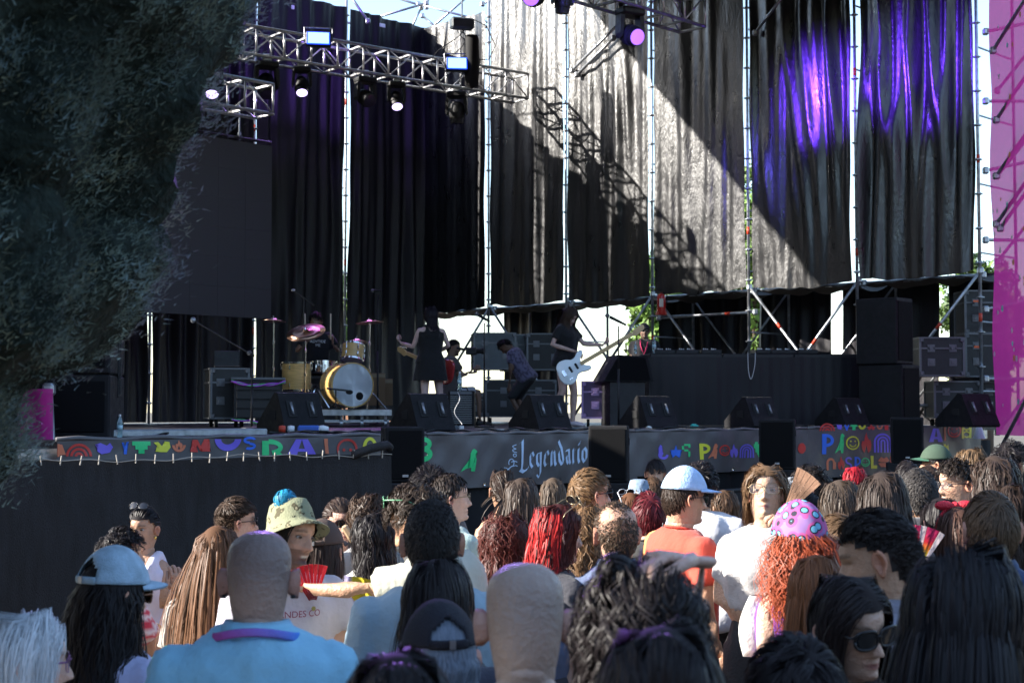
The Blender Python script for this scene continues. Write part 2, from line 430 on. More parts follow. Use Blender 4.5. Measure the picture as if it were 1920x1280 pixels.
for i, (s, e, lb) in enumerate(bl):
    brace(S(s * BAY, .08 + .03 * (i % 2), ZC + .02), S(e * BAY - (.1 if e > s else -.1), .10 + .03 * (i % 2), DECK + .03), lb, red=(None, None, None, None, None, .28, .4, .33)[i])
for (s, e, lb) in ((3, 4, 'thin diagonal tube of the outer scaffold behind the horizontal rail, falling right'), (4, 3, 'thin diagonal tube of the outer scaffold behind the horizontal rail, rising right'),
                   (6, 5, 'thin outer diagonal tube behind the stacked flight cases'), (5, 4, 'thin outer diagonal tube behind the bright slot')):
    brace(S(s * BAY, OUT + .15, ZC), S(e * BAY, OUT + .17, DECK), lb, r=.02)
brace(S(3 * BAY, -.05, H + 1.62), S(4 * BAY, -.05, H + 1.62), 'pale horizontal rail with red mark right of the fire extinguisher', red=.7)
brace(S(5.1 * BAY, .3, H + .08), S(6.05 * BAY, .12, H + .08), 'horizontal tube low in front of the right flight cases')
for t in range(6):
    brace(S(t * BAY + .03, -.02, ZC - .03), S((t + 1) * BAY - .03, -.02, ZC - .03), 'horizontal scaffold ledger under the %s side curtain from the corner' % ('first', 'second', 'third', 'fourth', 'fifth', 'sixth')[t])
    brace(S(t * BAY + .03, -.03, ZT - .25), S((t + 1) * BAY - .03, -.03, ZT - .25), 'horizontal scaffold ledger behind the top of the %s side curtain from the corner' % ('first', 'second', 'third', 'fourth', 'fifth', 'sixth')[t])
for t in range(6):
    brace(S(-.03, t * BAYL + .03, ZT - .2), S(-.03, (t + 1) * BAYL - .03, ZT - .2), 'horizontal scaffold ledger behind the top of back curtain %s from the corner' % ('one', 'two', 'three', 'four', 'five', 'six')[t])
# double diagonals standing off the side wall near the top
for (x0, y0, x1, y1, a, lb) in ((1160, 45, 1073, 132, 2.3, 'upper diagonal tube at the bright curtain right of the small moving lamp'), (1150, 72, 1082, 140, 2.3, 'shorter twin tube beside the upper diagonal at the bright curtain'),
                               (1478, -20, 1416, 62, 4.2, 'upper diagonal tube in front of the purple-lit curtain')):
    n = -WL
    p = on_plane(x0, y0, S(0, .35, 0), WL); q = on_plane(x1, y1, S(0, .2, 0), WL)
    brace(p, q, lb)
# tower wing beside the pink mesh: long diagonals
M_pinkm = mat('pink_mesh', (.62, .035, .32), .6, var=.12, vscale=6, bump=.3, bscale=150)
_nt = M_pinkm.node_tree; _b = _nt.nodes['Principled BSDF']
_tr = _nt.nodes.new('ShaderNodeBsdfTranslucent'); _tr.inputs[0].default_value = (.95, .06, .42, 1)
_tp = _nt.nodes.new('ShaderNodeBsdfTransparent'); _m1 = _nt.nodes.new('ShaderNodeMixShader'); _m2 = _nt.nodes.new('ShaderNodeMixShader')
_m1.inputs[0].default_value = .5; _m2.inputs[0].default_value = .08
_o = _nt.nodes['Material Output']
_nt.links.new(_b.outputs[0], _m1.inputs[1]); _nt.links.new(_tr.outputs[0], _m1.inputs[2])
_nt.links.new(_m1.outputs[0], _m2.inputs[1]); _nt.links.new(_tp.outputs[0], _m2.inputs[2]); _nt.links.new(_m2.outputs[0], _o.inputs[0])
TY = 21.0
def pink_sheet(px0, px1, py0, py1, Y, label, Y1=None):
    p0 = at(px0, py1, Y); p1 = at(px1, py1, Y1 or Y); zt = at(px0, py0, Y).z; z0 = p0.z
    nx, nz = 30, 40; v = []
    d = Vector((p1.x - p0.x, p1.y - p0.y, 0)); n = Vector((-d.y, d.x, 0)).normalized()
    for j in range(nz):
        for i in range(nx):
            t = i / (nx - 1); z = (zt - z0) * j / (nz - 1)
            v.append(tuple(d * t + n * (.03 * noise.noise(Vector((t * 4, z * .8, px0 * .1))) + .012 * math.sin(z * 3.1 + t * 7)) + Vector((0, 0, z))))
    R = thing('pink_mesh_banner', label, 'banner', p0)
    G().add(v, [(j * nx + i, j * nx + i + 1, (j + 1) * nx + i + 1, (j + 1) * nx + i) for j in range(nz - 1) for i in range(nx - 1)]).build('mesh_sheet', M_pinkm, R, smooth=True)
    return R, d, n, zt - z0
R, d, n, hh = pink_sheet(1866, 2080, -60, 815, 20.6, 'bright pink see-through mesh sheet on the right scaffold tower', 17.6)
M_pdark = mat('pink_print_dark', (.42, .03, .24), .6); M_ppale = mat('pink_print_pale', (.75, .5, .62), .6); M_teal = mat('print_teal', (.25, .5, .52), .6); M_orng = mat('print_orange', (.7, .2, .1), .6)
rr = random.Random(5)
for i in range(70):
    t = rr.uniform(.02, .6); z = rr.uniform(.1, hh - .1); m = rr.choice([M_teal, M_ppale, M_orng, M_ppale])
    g = G(); c = d * t - n * .045 + Vector((0, 0, z)); u = d.normalized(); rad = rr.uniform(.025, .05); w = []
    for k in range(8): w.append(tuple(c + u * rad * .7 * math.cos(k * PI / 4) + Vector((0, 0, rad * math.sin(k * PI / 4)))))
    g.add(w, [tuple(range(8))]).build('printed_dot', m, R)
R2, _, _, _ = pink_sheet(-40, 98, 730, 1000, 11.6, 'pink mesh sheet at the far left end of the stage behind the conifer', 11.2)
brace(at(92, 730, 11.35), at(112, 1180, 11.35), 'upright galvanised tube at the left end of the stage by the pink mesh', r=.03)
for k, (x0, y0, x1, y1) in enumerate(((1862, 95, 1990, -110), (1868, 225, 2080, -90), (1868, 330, 2080, 30), (1868, 420, 2080, 120), (1876, 428, 2080, 140), (1866, 860, 1990, 620))):
    brace(at(x0, y0, 20.3), at(x1, y1, 18.6), 'long steel strut %s over the pink mesh of the right tower' % ('topmost', 'second from the top', 'third from the top', 'lower twin, upper tube', 'lower twin, lower tube', 'lowest')[k], red=(None, .2, None, .25, None, None)[k], r=.026)
for k in range(6):
    y = 60 + k * 130
    brace(at(1848, y, 21.3) , at(1990, y - 30 + (k % 2) * 30, 22.4), 'scaffold tube behind the pink mesh, level %s from the top' % ('one', 'two', 'three', 'four', 'five', 'six')[k], r=.024)
for k in range(5):
    y = 20 + k * 160
    brace(at(1870, y + 150, 22.3), at(1990, y, 22.2), 'diagonal scaffold tube behind the pink mesh, bay %s from the top' % ('one', 'two', 'three', 'four', 'five')[k], r=.024)

# --- roof canopy (above the frame) : its rear edge cuts the sun on the side wall
RZ = H + 9.0
def back_to_roof(px, py):
    p = on_plane(px, py, S(0, .1, 0), WL); k = (RZ - p.z) / (-SUN.z); return p - SUN * k
q1 = back_to_roof(1160, 75); q2 = back_to_roof(1500, 490)
dd = (q2 - q1).normalized()
A = q1 - dd * 6; B = q1 + dd * 14
C_ = S(AF + .6, -1.2, RZ); D_ = S(AF + .6, BF + 1, RZ)
M_roof = mat('roof_tarpaulin', (.05, .05, .055), .6)
gr_ = G(); v = [A, B, D_, C_]
v = [Vector((p.x, p.y, RZ)) for p in v]
gr_.add([tuple(p) for p in v] + [tuple(p + Vector((0, 0, .12))) for p in v], [(0, 1, 2, 3), (7, 6, 5, 4), (0, 4, 5, 1), (1, 5, 6, 2), (2, 6, 7, 3), (3, 7, 4, 0)])
for k in range(7):  # unseen front cloths added to cut sky light on the side curtains
    g = G(); nx = 60; v = []
    for j in range(8):
        for i in range(nx):
            x = 2.2 * i / (nx - 1); v.append(tuple(WL * x + E1 * (.03 * math.sin(x * 15 + k)) + Vector((0, 0, 2.5 * j / 7))))
    gg = G().add(v, [(j * nx + i, j * nx + i + 1, (j + 1) * nx + i + 1, (j + 1) * nx + i) for j in range(7) for i in range(nx - 1)])
    tag(gg.build('sky_block_cloth', M_cloth, None, smooth=True, loc=S(AF + .5, k * 2.2 - .4, RZ - 2.55)), 'added sky-blocking cloth under the roof front, number %s from the right, outside the picture' % ('one', 'two', 'three', 'four', 'five', 'six', 'seven')[k], 'cloth')
for k in range(2):  # high end curtains added out of view to cut sky light
    v = []; nx = 50
    for j in range(6):
        for i in range(nx):
            x = 2.1 * i / (nx - 1); v.append(tuple(E1 * x + WL * (.04 * math.sin(x * 17 + k)) + Vector((0, 0, (RZ - H - 5.7) * j / 5))))
    gg = G().add(v, [(j * nx + i, j * nx + i + 1, (j + 1) * nx + i + 1, (j + 1) * nx + i) for j in range(5) for i in range(nx - 1)])
    tag(gg.build('light_block_curtain', M_cloth, None, smooth=True, loc=S(8.0 + k * 2.1, BAYL * 6 + .12, H + 5.6)), 'added high sky-blocking curtain at the left stage end, %s one, outside the picture' % ('inner', 'outer')[k], 'curtain')
ro = gr_.build('stage_roof', M_roof); tag(ro, 'black tarpaulin roof high over the stage, above the picture', 'roof')
# ================================================================ trusses and lamps
def truss(pl, pr, size, label, bay=.5):
    """box truss, lower front chord from pl to pr"""
    d = pr - pl; L = math.hypot(d.x, d.y); rz = math.atan2(d.y, d.x)
    R = thing('box_truss', label, 'truss', pl, rz, 'aluminium box trusses over the stage')
    s = size; ch = None
    for (y, z) in ((0, 0), (s, 0), (0, s), (s, s)):
        if ch is None:
            g = G(); g.tube([(0, 0, 0), (L, 0, 0)], .026, 10); ch = g.build('chord', M_alu, R, smooth=True)
        else: inst(ch, 'chord', R, (0, y, z))
    n = int(round(L / bay)); st_ = L / n
    dg = G(); dg.tube([(0, 0, 0), (st_, 0, s)], .0125, 6); dA = dg.build('lacing', M_alu, R, smooth=True)
    dg = G(); dg.tube([(0, 0, s), (st_, 0, 0)], .0125, 6); dB = dg.build('lacing', M_alu, R, smooth=True)
    dg = G(); dg.tube([(0, 0, 0), (st_, s, 0)], .0125, 6); dC = dg.build('lacing', M_alu, R, smooth=True)
    vg = G(); vg.tube([(0, 0, 0), (0, 0, s)], .018, 6); vA = vg.build('upright', M_alu, R, smooth=True)
    hg = G(); hg.box((0, s / 2, 0), (.05, s, .03)); hA = hg.build('cross_plate', M_alu, R)
    for k in range(n):
        A_, B_ = (dA, dB) if k % 2 else (dB, dA)
        if k: inst(A_, 'lacing', R, (k * st_, 0, 0))
        inst(B_, 'lacing', R, (k * st_, s, 0))
        inst(dC, 'lacing', R, (k * st_, 0, s)) if k % 2 else inst(dC, 'lacing', R, (k * st_, 0, 0))
    dC.location = (0, 0, s)
    for k in range(0, n + 1):
        if k: inst(vA, 'upright', R, (k * st_, 0, 0)); inst(hA, 'cross_plate', R, (k * st_, 0, 0))
        inst(vA, 'upright', R, (k * st_, s, 0)); inst(hA, 'cross_plate', R, (k * st_, 0, s))
    return R
T1L, T1R = at(540, 118, 24.0), at(990, 180, 27.0)
T1L.z = T1R.z = (T1L.z + T1R.z) / 2
dT = (T1R - T1L) / (T1R - T1L).length
T1L = T1L - dT * 2.6
truss(T1L, T1R, .46, 'long aluminium box truss crossing the upper left of the stage with two blue lamps')
T2R = at(512, 214, 21.6); truss(T2R + WL * 3.5, T2R, .44, 'short aluminium box truss above the grey screen, its end beside the conifer')
T3R = at(1322, 43, 21.9); T3R.z = T1R.z; truss(T3R + WL * 6.0, T3R, .48, 'aluminium box truss at the top edge above the bright curtain')
M_lens = mat('lamp_lens_violet', (.3, .25, .5), .2, emit=(.62, .5, 1.0), estr=1.4)
M_lensdark = mat('lamp_lens_dark', (.05, .04, .08), .1)
M_lenspurp = mat('lamp_lens_purple', (.3, .1, .6), .2, emit=(.32, .12, 1.0), estr=.7)
M_blue = mat('led_blue', (.1, .2, .9), .3, emit=(.17, .30, 1.0), estr=1.4)
M_led_rim = mat('led_rim_blue', (.05, .1, .6), .3, emit=(.01, .05, 1.0), estr=1.0)
def moving_head(p, label, scale=1.0, yaw=0.0, tilt=0.0, lens=None):
    """hangs from p"""
    R = thing('moving_head_lamp', label, 'stage lamp', p, yaw, 'moving head lamps hanging from the trusses'); s = scale
    g = G(); g.box((0, 0, .02 * s), (.10 * s, .05 * s, .09 * s)); g.tube([(-.05 * s, 0, .06 * s), (.05 * s, 0, .06 * s)], .035 * s, 10); g.build('clamp', M_steel, R, smooth=True, angle=40)
    g = G(); g.box((0, 0, -.06 * s), (.30 * s, .22 * s, .09 * s), bev=.02 * s); g.build('base', M_black, R)
    for q in (-1, 1):
        g = G(); g.prism([(q * .10 * s, -.10 * s), (q * .155 * s, -.10 * s), (q * .165 * s, -.32 * s), (q * .145 * s, -.37 * s), (q * .125 * s, -.32 * s)], -.06 * s, .06 * s); g.build('yoke_arm', M_black, R)
    Hd = G(); M = Matrix.Translation((0, 0, -.32 * s)) @ Matrix.Rotation(tilt, 4, 'X')
    Hd.lathe([(.0, .15 * s), (.07 * s, .15 * s), (.10 * s, .11 * s), (.118 * s, .03 * s), (.118 * s, -.06 * s), (.105 * s, -.10 * s), (.10 * s, -.16 * s), (.092 * s, -.165 * s)], 20, M=M)
    ho = Hd.build('lamp_head', M_black, R, smooth=True, angle=35)
    g = G(); g.lathe([(.0, -.160 * s), (.090 * s, -.160 * s), (.090 * s, -.169 * s), (.05 * s, -.178 * s), (0, -.180 * s)], 20, M=M); g.build('lens', lens or M_lensdark, R, smooth=True, angle=30)
    g = G()
    for a in range(6):
        Mr = M @ Matrix.Rotation(a * PI / 3, 4, 'Z'); g.lathe([(.108 * s, -.09 * s + .0), (.121 * s, -.085 * s), (.108 * s, -.08 * s)], 20, M=M @ Matrix.Translation((0, 0, a * .02 * s)))
    g.build('cooling_fins', M_rubber, R)
    return R
def on_t1(px, dz=0):
    best = None
    for k in range(400):
        p = T1L + dT * (k * .025); u = 960 + F * p.x / p.y
        if best is None or abs(u - px) < best[0]: best = (abs(u - px), p)
    return best[1] + Vector((0, .05, dz))
LH = [(495, 1.25, .35, -.5, None, 'dark moving head lamp tilted under the truss, nearest the conifer'),
      (562, 1.0, .2, -.55, M_lens, 'lit violet-white moving head lamp under the left blue panel'),
      (682, 1.15, .6, -1.1, None, 'dark moving head lamp tilted sideways midway along the truss'),
      (740, 1.0, .3, -.55, M_lens, 'lit violet-white moving head lamp on the right half of the truss'),
      (855, 1.2, -.1, .1, None, 'big dark moving head lamp under the right blue panel')]
for px, s, yaw, tilt, ln, lb in LH: moving_head(on_t1(px, -.06), lb, s, yaw, tilt, ln)
def on_t3(px, dz=0):
    best = None
    for k in range(300):
        p = T3R + WL * (k * .025); u = 960 + F * p.x / p.y
        if best is None or abs(u - px) < best[0]: best = (abs(u - px), p)
    return best[1] + Vector((0, .24, dz))
mh1 = moving_head(on_t3(1003, .2), 'moving head lamp with a glowing purple window at the top of the picture', 1.25, -.3, -1.15, M_lenspurp)
moving_head(on_t3(1058, .12), 'small dark moving head lamp pointing down left of the bright curtain stripe', .95, .2, .1, None)
mh3 = moving_head(on_t3(1187, .02), 'dark moving head lamp lying sideways in front of the bright curtain', 1.25, .5, -1.2, M_lenspurp)
p = at(398, 118, 20.6); mh0 = moving_head(p, 'lit violet moving head lamp peeping out at the conifer edge', 1.0, .2, -.5, M_lens)
def led_panel(px, py, Y, w, h, label, rz):
    R = thing('led_panel', label, 'stage lamp', at(px, py, Y), rz, 'blue led panels on the box truss')
    T = Matrix.Rotation(-.25, 4, 'X')
    g = G(); g.box((0, .05, 0), (w + .08, .09, h + .08), bev=.02); g.xf(T).build('housing', M_black, R)
    g = G(); g.box((0, .0, 0), (w + .03, .012, h + .03)); g.xf(T).build('rim', M_led_rim, R)
    g = G(); g.box((0, -.012, 0), (w, .012, h)); g.xf(T).build('lit_face', M_blue, R)
    g = G()
    for q in (-1, 1): g.tube([(q * (w / 2 + .055), .06, -.05), (q * (w / 2 + .06), .10, h / 2 + .10)], .012, 6)
    g.tube([(-(w / 2 + .06), .10, h / 2 + .1), ((w / 2 + .06), .10, h / 2 + .1)], .012, 6); g.build('bracket', M_steel, R)
led_panel(597, 72, 24.0, .34, .19, 'glowing blue-white led panel on the left part of the truss', .15)
led_panel(857, 119, 25.7, .32, .19, 'glowing blue-white led panel on the right part of the truss', .1)
# hoist
p = at(866, 45, 25.8); R = thing('chain_hoist', 'chain hoist with black chain bag and loose cables above the right blue lamp', 'hoist', p, .3)
g = G(); g.box((0, 0, 0), (.42, .2, .2), bev=.03); g.build('motor', M_casegrey, R)
g = G(); g.lathe([(0, -1.15), (.12, -1.1), (.14, -.8), (.13, -.25), (.11, -.2)], 14, M=Matrix.Translation((.18, 0, 0))); g.build('chain_bag', M_rubber, R, smooth=True)
g = G(); g.tube([(0, 0, .1), (0.02, 0, 2.2)], .015, 6); g.tube([(-.02, 0, -.1), (-.02, 0, -.8)], .012, 6); g.build('chain', M_steel, R)
for k in range(4):
    g = G(); pts = [Vector((-.1 + .05 * k, 0, -.1)) + Vector((math.sin(t * 2.2 + k) * .3 * t * (1 - t) * 4 - .25 * t * (k - 1), 0, -.85 * t)) for t in np.linspace(0, 1, 9)]
    g.tube(pts, .008, 5); g.build('cable', M_rubber, R, smooth=True)
g = G(); g.tube([Vector((.2, 0, .1)), Vector((.45, 0, 0)), Vector((.62, 0, -.35)), Vector((.5, 0, -.6)), Vector((.28, 0, -.62))], .009, 5); g.build('cable', M_rubber, R, smooth=True)
# tubes against the sky at the top
for (x0, y0, x1, y1, Y, lb) in ((648, -20, 690, 40, 27, 'dark sloping tube against the white sky left of the corner tower'), (700, 35, 800, 6, 29, 'thin tube against the sky left of the corner tower'),
                               (785, 8, 925, 45, 30.2, 'tube rising left behind the corner post'), (792, 30, 830, 62, 30.4, 'short diagonal tube behind the corner post'),
                               (790, 12, 845, -40, 30.3, 'tube rising right from the corner post top'), (735, -6, 800, 14, 30.5, 'upper tube left of the corner post'),
                               (905, 8, 980, -30, 29.3, 'tube against the sky near the purple lamp'), (800, 60, 905, -30, 30.8, 'long thin diagonal tube behind the corner'), (768, 60, 790, 15, 30.6, 'short strut left of the corner post')):
    brace(at(x0, y0, Y), at(x1, y1, Y), lb)
# hem strips on the top of the back curtains: three little pale tags
for (px, py, w) in ((549, 14, .06), (717, 48, .13)):
    o = G().box((0, 0, 0), (w, .02, .07), rz=ANG_W).build('paper_tag', M_white, None); o.location = on_plane(px, py, S(.22, 0, 0), E1)
    tag(o, 'small white tag pinned on the %s black valance above the truss' % ('left part of the' if px < 600 else 'right part of the'), 'tag')
# --- lamps' light
def spot(p, tgt, energy, col, size, blend=.6, rad=.06):
    l = bpy.data.lights.new('lamp_light', 'SPOT'); o = bpy.data.objects.new('lamp_light', l); COL.objects.link(o)
    l.energy = energy; l.color = col; l.spot_size = math.radians(size); l.spot_blend = blend; l.shadow_soft_size = rad
    o.location = p; o.rotation_euler = (tgt - p).to_track_quat('-Z', 'Y').to_euler(); return o
PUR = (.15, .045, 1.0)
spot(Vector(mh3.location) + Vector((.25, -.25, -.38)), on_plane(1535, 165, S(0, .1, 0), WL), 4200, PUR, 22, 1.0, .45)
spot(Vector(mh3.location) + Vector((.3, -.35, -.4)), on_plane(1720, 110, S(0, .1, 0), WL), 2600, PUR, 26, 1.0, .45)
spot(Vector(mh1.location) + Vector((.25, -.3, -.4)), on_plane(1370, 330, S(0, .1, 0), WL), 450, (.15, .12, 1.0), 26, 1.0, .4)
for px, e in ((562, 1), (740, 1)):
    q = on_t1(px, -.55); spot(q + Vector((0, -.15, 0)), q + Vector((-.2, -1.2, -2.2)), 60, (.42, .25, 1.0), 120, 1.0)
spot(on_t1(600, .75) + Vector((0, -.3, 0)), on_plane(600, 30, S(.1, 0, 0), E1), 130, (.30, .14, 1.0), 110, 1.0)
spot(on_t1(612, .05) + Vector((0, -.5, 0)), at(430, 60, 3.5), 5000, (.42, .2, 1.0), 8, 1.0)
spot(on_t3(1003, -.5) + Vector((0, -.3, 0)), Vector((.2, 3, 1.7)), 22, (.42, .2, 1.0), 32, 1.0)
spot(on_t1(682, -.5) + Vector((0, -.3, 0)), at(640, 740, 19.5), 90, (.75, .12, .8), 24, .8)

# ================================================================ led screen
M_screen = mat('screen_matte', (.030, .027, .035), .55, bump=.05, bscale=300)
pR = at(505, 275, 23.2); bR = at(505, 598, 23.2)
R = thing('video_screen', 'large switched-off grey video screen hanging at the left of the stage', 'screen', Vector((bR.x, bR.y, bR.z)), 0)
hgt = pR.z - bR.z; tw = .5
for i in range(9):
    for j in range(6):
        g = G(); g.box((0, 0, 0), (tw - .002, .08, hgt / 6 - .002), rz=ANG_W); o = g.build('screen_tile', M_screen, R) if (i, j) == (0, 0) else inst(o_t, 'screen_tile', R)
        if (i, j) == (0, 0): o_t = o
        o.location = WL * (tw * (i + .5)) + Vector((0, 0, hgt / 6 * (j + .5)))
g = G(); g.tube([WL * .0 + Vector((0, 0, hgt + .06)), WL * 4.5 + Vector((0, 0, hgt + .06))], .025, 8); g.build('hanging_bar', M_black, R)
for k in range(3):
    c = WL * (.6 + k * 1.3) + Vector((0, 0, hgt + .06)); g = G(); g.tube([c, c + Vector((0, 0, .55))], .012, 6); g.lathe([(.0, .08), (.03, .06), (.03, .02), (0, 0)], 8, M=Matrix.Translation(c + Vector((0, 0, .02)))); g.build('hanging_shackle', M_steel, R)

# ================================================================ printed banners on the stage front
M_vinyl = mat('grey_black_vinyl', (.10, .095, .10), .42, spec=.5, bump=.12, bscale=18, var=.12, vscale=1.5, rvar=.08)
PF = S(AF + .12, 0, 0)
def bp(px, py): return on_plane(px, py, PF, E1)
def wob(b, z, amp):
    zt = DECK
    t = max(0, (zt - z))
    return amp * (.6 * math.sin(b * 5.2 + z * 3) + .5 * math.sin(b * 11.3 - z * 9) + .35 * math.sin(b * 19 + z * 14) + .8 * noise.noise(Vector((b * 2.2, z * 3, 3)))) * min(1, t / .08) * .8
def bcoord(p): return (p - K0).dot(WL)
PAL = {'r': (.62, .05, .04), 'o': (.72, .18, .05), 'y': (.75, .72, .05), 'g': (.03, .62, .20), 'p': (.20, .14, .72), 'b': (.04, .17, .78), 'w': (.58, .74, .95), 'v': (.62, .10, .35)}
PM = {k: mat('print_' + {'r': 'red', 'o': 'orange', 'y': 'yellow', 'g': 'green', 'p': 'purple', 'b': 'blue', 'w': 'pale_blue', 'v': 'magenta'}[k], c, .45, bump=.1, bscale=20) for k, c in PAL.items()}
def banner(px0, px1, zt, zb, label, amp):
    b0 = bcoord(bp(px0, 800)); b1 = bcoord(bp(px1, 800)); org = S(AF + .12, b0, 0)
    R = thing('stage_banner', label, 'banner', org, 0, 'printed banners along the stage front')
    W = b0 - b1; nx = max(20, int(W / .02)); nz = 18; v = []
    for j in range(nz):
        for i in range(nx):
            b = b0 - W * i / (nx - 1); z = zb + (zt - zb) * j / (nz - 1)
            v.append(tuple(S(AF + .12 + wob(b, z, amp), b, z) - org))
    f = [(j * nx + i, j * nx + i + 1, (j + 1) * nx + i + 1, (j + 1) * nx + i) for j in range(nz - 1) for i in range(nx - 1)]
    G().add(v, f).build('vinyl_sheet', M_vinyl, R, smooth=True)
    # rolled top edge and eyelets
    g = G(); g.tube([tuple(S(AF + .10, b0 - W * k / 20, zt + .012 + .01 * math.sin(k * 1.7)) - org) for k in range(21)], .018, 8); g.build('rolled_hem', M_vinyl, R, smooth=True)
    ey = None; n = int(W / .5)
    for k in range(n):
        b = b0 - .2 - k * .5
        for z in (zb + .03,):
            g = G(); g.lathe([(.008, 0), (.016, .002), (.016, -.002)], 8, M=Matrix.Rotation(PI / 2, 4, 'X'))
            g.xf(Matrix.Rotation(ANG_W, 4, 'Z')); o = g.build('eyelet', M_chrome, R, loc=S(AF + .126 + wob(b, z, amp), b, z) - org)
    return R, org, amp
def paint(B, polys, col, name, m=None):
    """polys: list of lists of photo pixels lying on the banner plane; conformed to its folds"""
    R, org, amp = B
    bm = bmesh.new()
    for poly in polys:
        vs = [bm.verts.new((bcoord(bp(x, y)), 0, bp(x, y).z)) for x, y in poly]
        if len(vs) > 2:
            try: bm.faces.new(vs)
            except Exception: pass
    bmesh.ops.triangulate(bm, faces=bm.faces)
    if bm.verts:
        xs = [q.co.x for q in bm.verts]; x = min(xs) + .03
        while x < max(xs):
            bmesh.ops.bisect_plane(bm, geom=bm.verts[:] + bm.edges[:] + bm.faces[:], plane_co=(x, 0, 0), plane_no=(1, 0, 0)); x += .03
        zs = [q.co.z for q in bm.verts]; z = min(zs) + .04
        while z < max(zs):
            bmesh.ops.bisect_plane(bm, geom=bm.verts[:] + bm.edges[:] + bm.faces[:], plane_co=(0, 0, z), plane_no=(0, 0, 1)); z += .04
    for q in bm.verts:
        b, z = q.co.x, q.co.z; q.co = S(AF + .12 + wob(b, z, amp) + .005, b, z) - org
    me = bpy.data.meshes.new(name); bm.to_mesh(me); bm.free(); me.materials.append(m or PM[col]); me.polygons.foreach_set('use_smooth', [True] * len(me.polygons))
    o = bpy.data.objects.new(name, me); COL.objects.link(o); o.parent = R; return o
def ring(cx, cy, rx, ry, w, n=20, a0=0, a1=2 * PI, sub=1):
    out = []
    for k in range(n):
        t0 = a0 + (a1 - a0) * k / n; t1 = a0 + (a1 - a0) * (k + 1) / n
        out.append([(cx + rx * math.cos(t0), cy - ry * math.sin(t0)), (cx + rx * math.cos(t1), cy - ry * math.sin(t1)),
                    (cx + (rx - w) * math.cos(t1), cy - (ry - w) * math.sin(t1)), (cx + (rx - w) * math.cos(t0), cy - (ry - w) * math.sin(t0))])
    return out
def disc(cx, cy, r, n=12, ry=None): return [[(cx + r * math.cos(2 * PI * k / n), cy - (ry or r) * math.sin(2 * PI * k / n)) for k in range(n)]]
def rect(x0, y0, x1, y1): return [[(x0, y0), (x1, y0), (x1, y1), (x0, y1)]]
def fit(polys, x0, y0, x1, y1):
    """unit square (0..1, y down) to box"""
    return [[(x0 + (x1 - x0) * x, y0 + (y1 - y0) * y) for x, y in p] for p in polys]
PIGEON = [[(0, 1), (.08, .88), (.35, .62), (.5, .42), (.55, .2), (.66, .04), (.78, 0), (.9, .06), (1, .13), (.88, .17), (.86, .3), (.95, .45), (.93, .62), (.8, .76), (.76, .8), (.88, .94), (.88, .98), (.64, .98), (.62, .82), (.4, .84), (.2, .92)]]
FLAME = [[(.5, 0), (.58, .2), (.8, .42), (.86, .3), (1, .6), (.92, .85), (.7, 1), (.62, .85), (.5, .62), (.38, .85), (.3, 1), (.08, .85), (0, .6), (.12, .4), (.3, .45), (.38, .2)]]
STAR = [[(.5 + .5 * (1 if k % 2 == 0 else .4) * math.sin(k * PI / 5), .5 - .5 * (1 if k % 2 == 0 else .4) * math.cos(k * PI / 5)) for k in range(10)]]
def smiley(cx, cy, r, w):
    return ring(cx, cy, r, r, w) + disc(cx - r * .33, cy - r * .25, r * .13, 8) + disc(cx + r * .33, cy - r * .25, r * .13, 8) + ring(cx, cy + r * .05, r * .55, r * .55, w * .7, 10, PI + .3, 2 * PI - .3)
def rainbow(x0, y0, x1, y1):
    cx = (x0 + x1) / 2; r = (x1 - x0) / 2; h = y1 - y0; out = []
    for k in (0, 1, 2):
        q = r * (1 - .34 * k); w = r * .2
        out += ring(cx, y0 + r, q, q * 1.0, w, 12, 0, PI) + rect(cx - q, y0 + r, cx - q + w, y1) + rect(cx + q - w, y0 + r, cx + q, y1)
    return out
def pix(rows, x0, y0, x1, y1):
    h = len(rows); w = max(len(r) for r in rows); out = []
    for j, r in enumerate(rows):
        for i, c in enumerate(r):
            if c != '.': out += rect(x0 + (x1 - x0) * i / w, y0 + (y1 - y0) * j / h, x0 + (x1 - x0) * (i + 1) / w + .02, y0 + (y1 - y0) * (j + 1) / h + .02)
    return out
def letterP(x0, y0, x1, y1, w=.36):
    W = x1 - x0; h = y1 - y0
    return rect(x0, y0, x0 + W * w, y1) + [[(a, b) for a, b in q] for q in ring(x0 + W * w * .9, y0 + h * .32, W * (1 - w * .9), h * .32, min(W, h) * .27, 12, -PI / 2, PI / 2)]
def letterA(x0, y0, x1, y1):
    c = (x0 + x1) / 2; W = x1 - x0; h = y1 - y0
    return [[(x0, y1), (x0 + W * .3, y0), (c, y0), (x0 + W * .34, y1)], [(c, y0), (x1 - W * .3, y0), (x1, y1), (x1 - W * .34, y1)], [(x0 + W * .3, y0 + h * .62), (x1 - W * .3, y0 + h * .62), (x1 - W * .3, y0 + h * .8), (x0 + W * .3, y0 + h * .8)]]
def arcS(x0, y0, x1, y1, w):
    cx = (x0 + x1) / 2; W = (x1 - x0) / 2; h = (y1 - y0)
    return ring(cx, y0 + h * .28, W, h * .28, w, 10, .3, PI * 1.5) + ring(cx, y0 + h * .72, W, h * .28, w, 10, PI * 1.3, PI * 2.5)
def nib(pts, w, ang=math.radians(38)):
    """broad-nib stroke: each segment swept by a slanted nib"""
    dx, dy = w * math.cos(ang) / 2, -w * math.sin(ang) / 2; out = []
    for (x0, y0), (x1, y1) in zip(pts[:-1], pts[1:]):
        q = [(x0 - dx, y0 - dy), (x0 + dx, y0 + dy), (x1 + dx, y1 + dy), (x1 - dx, y1 - dy)]
        area = sum(q[i][0] * q[(i + 1) % 4][1] - q[(i + 1) % 4][0] * q[i][1] for i in range(4))
        if abs(area) > .15: out.append(q)
    return out

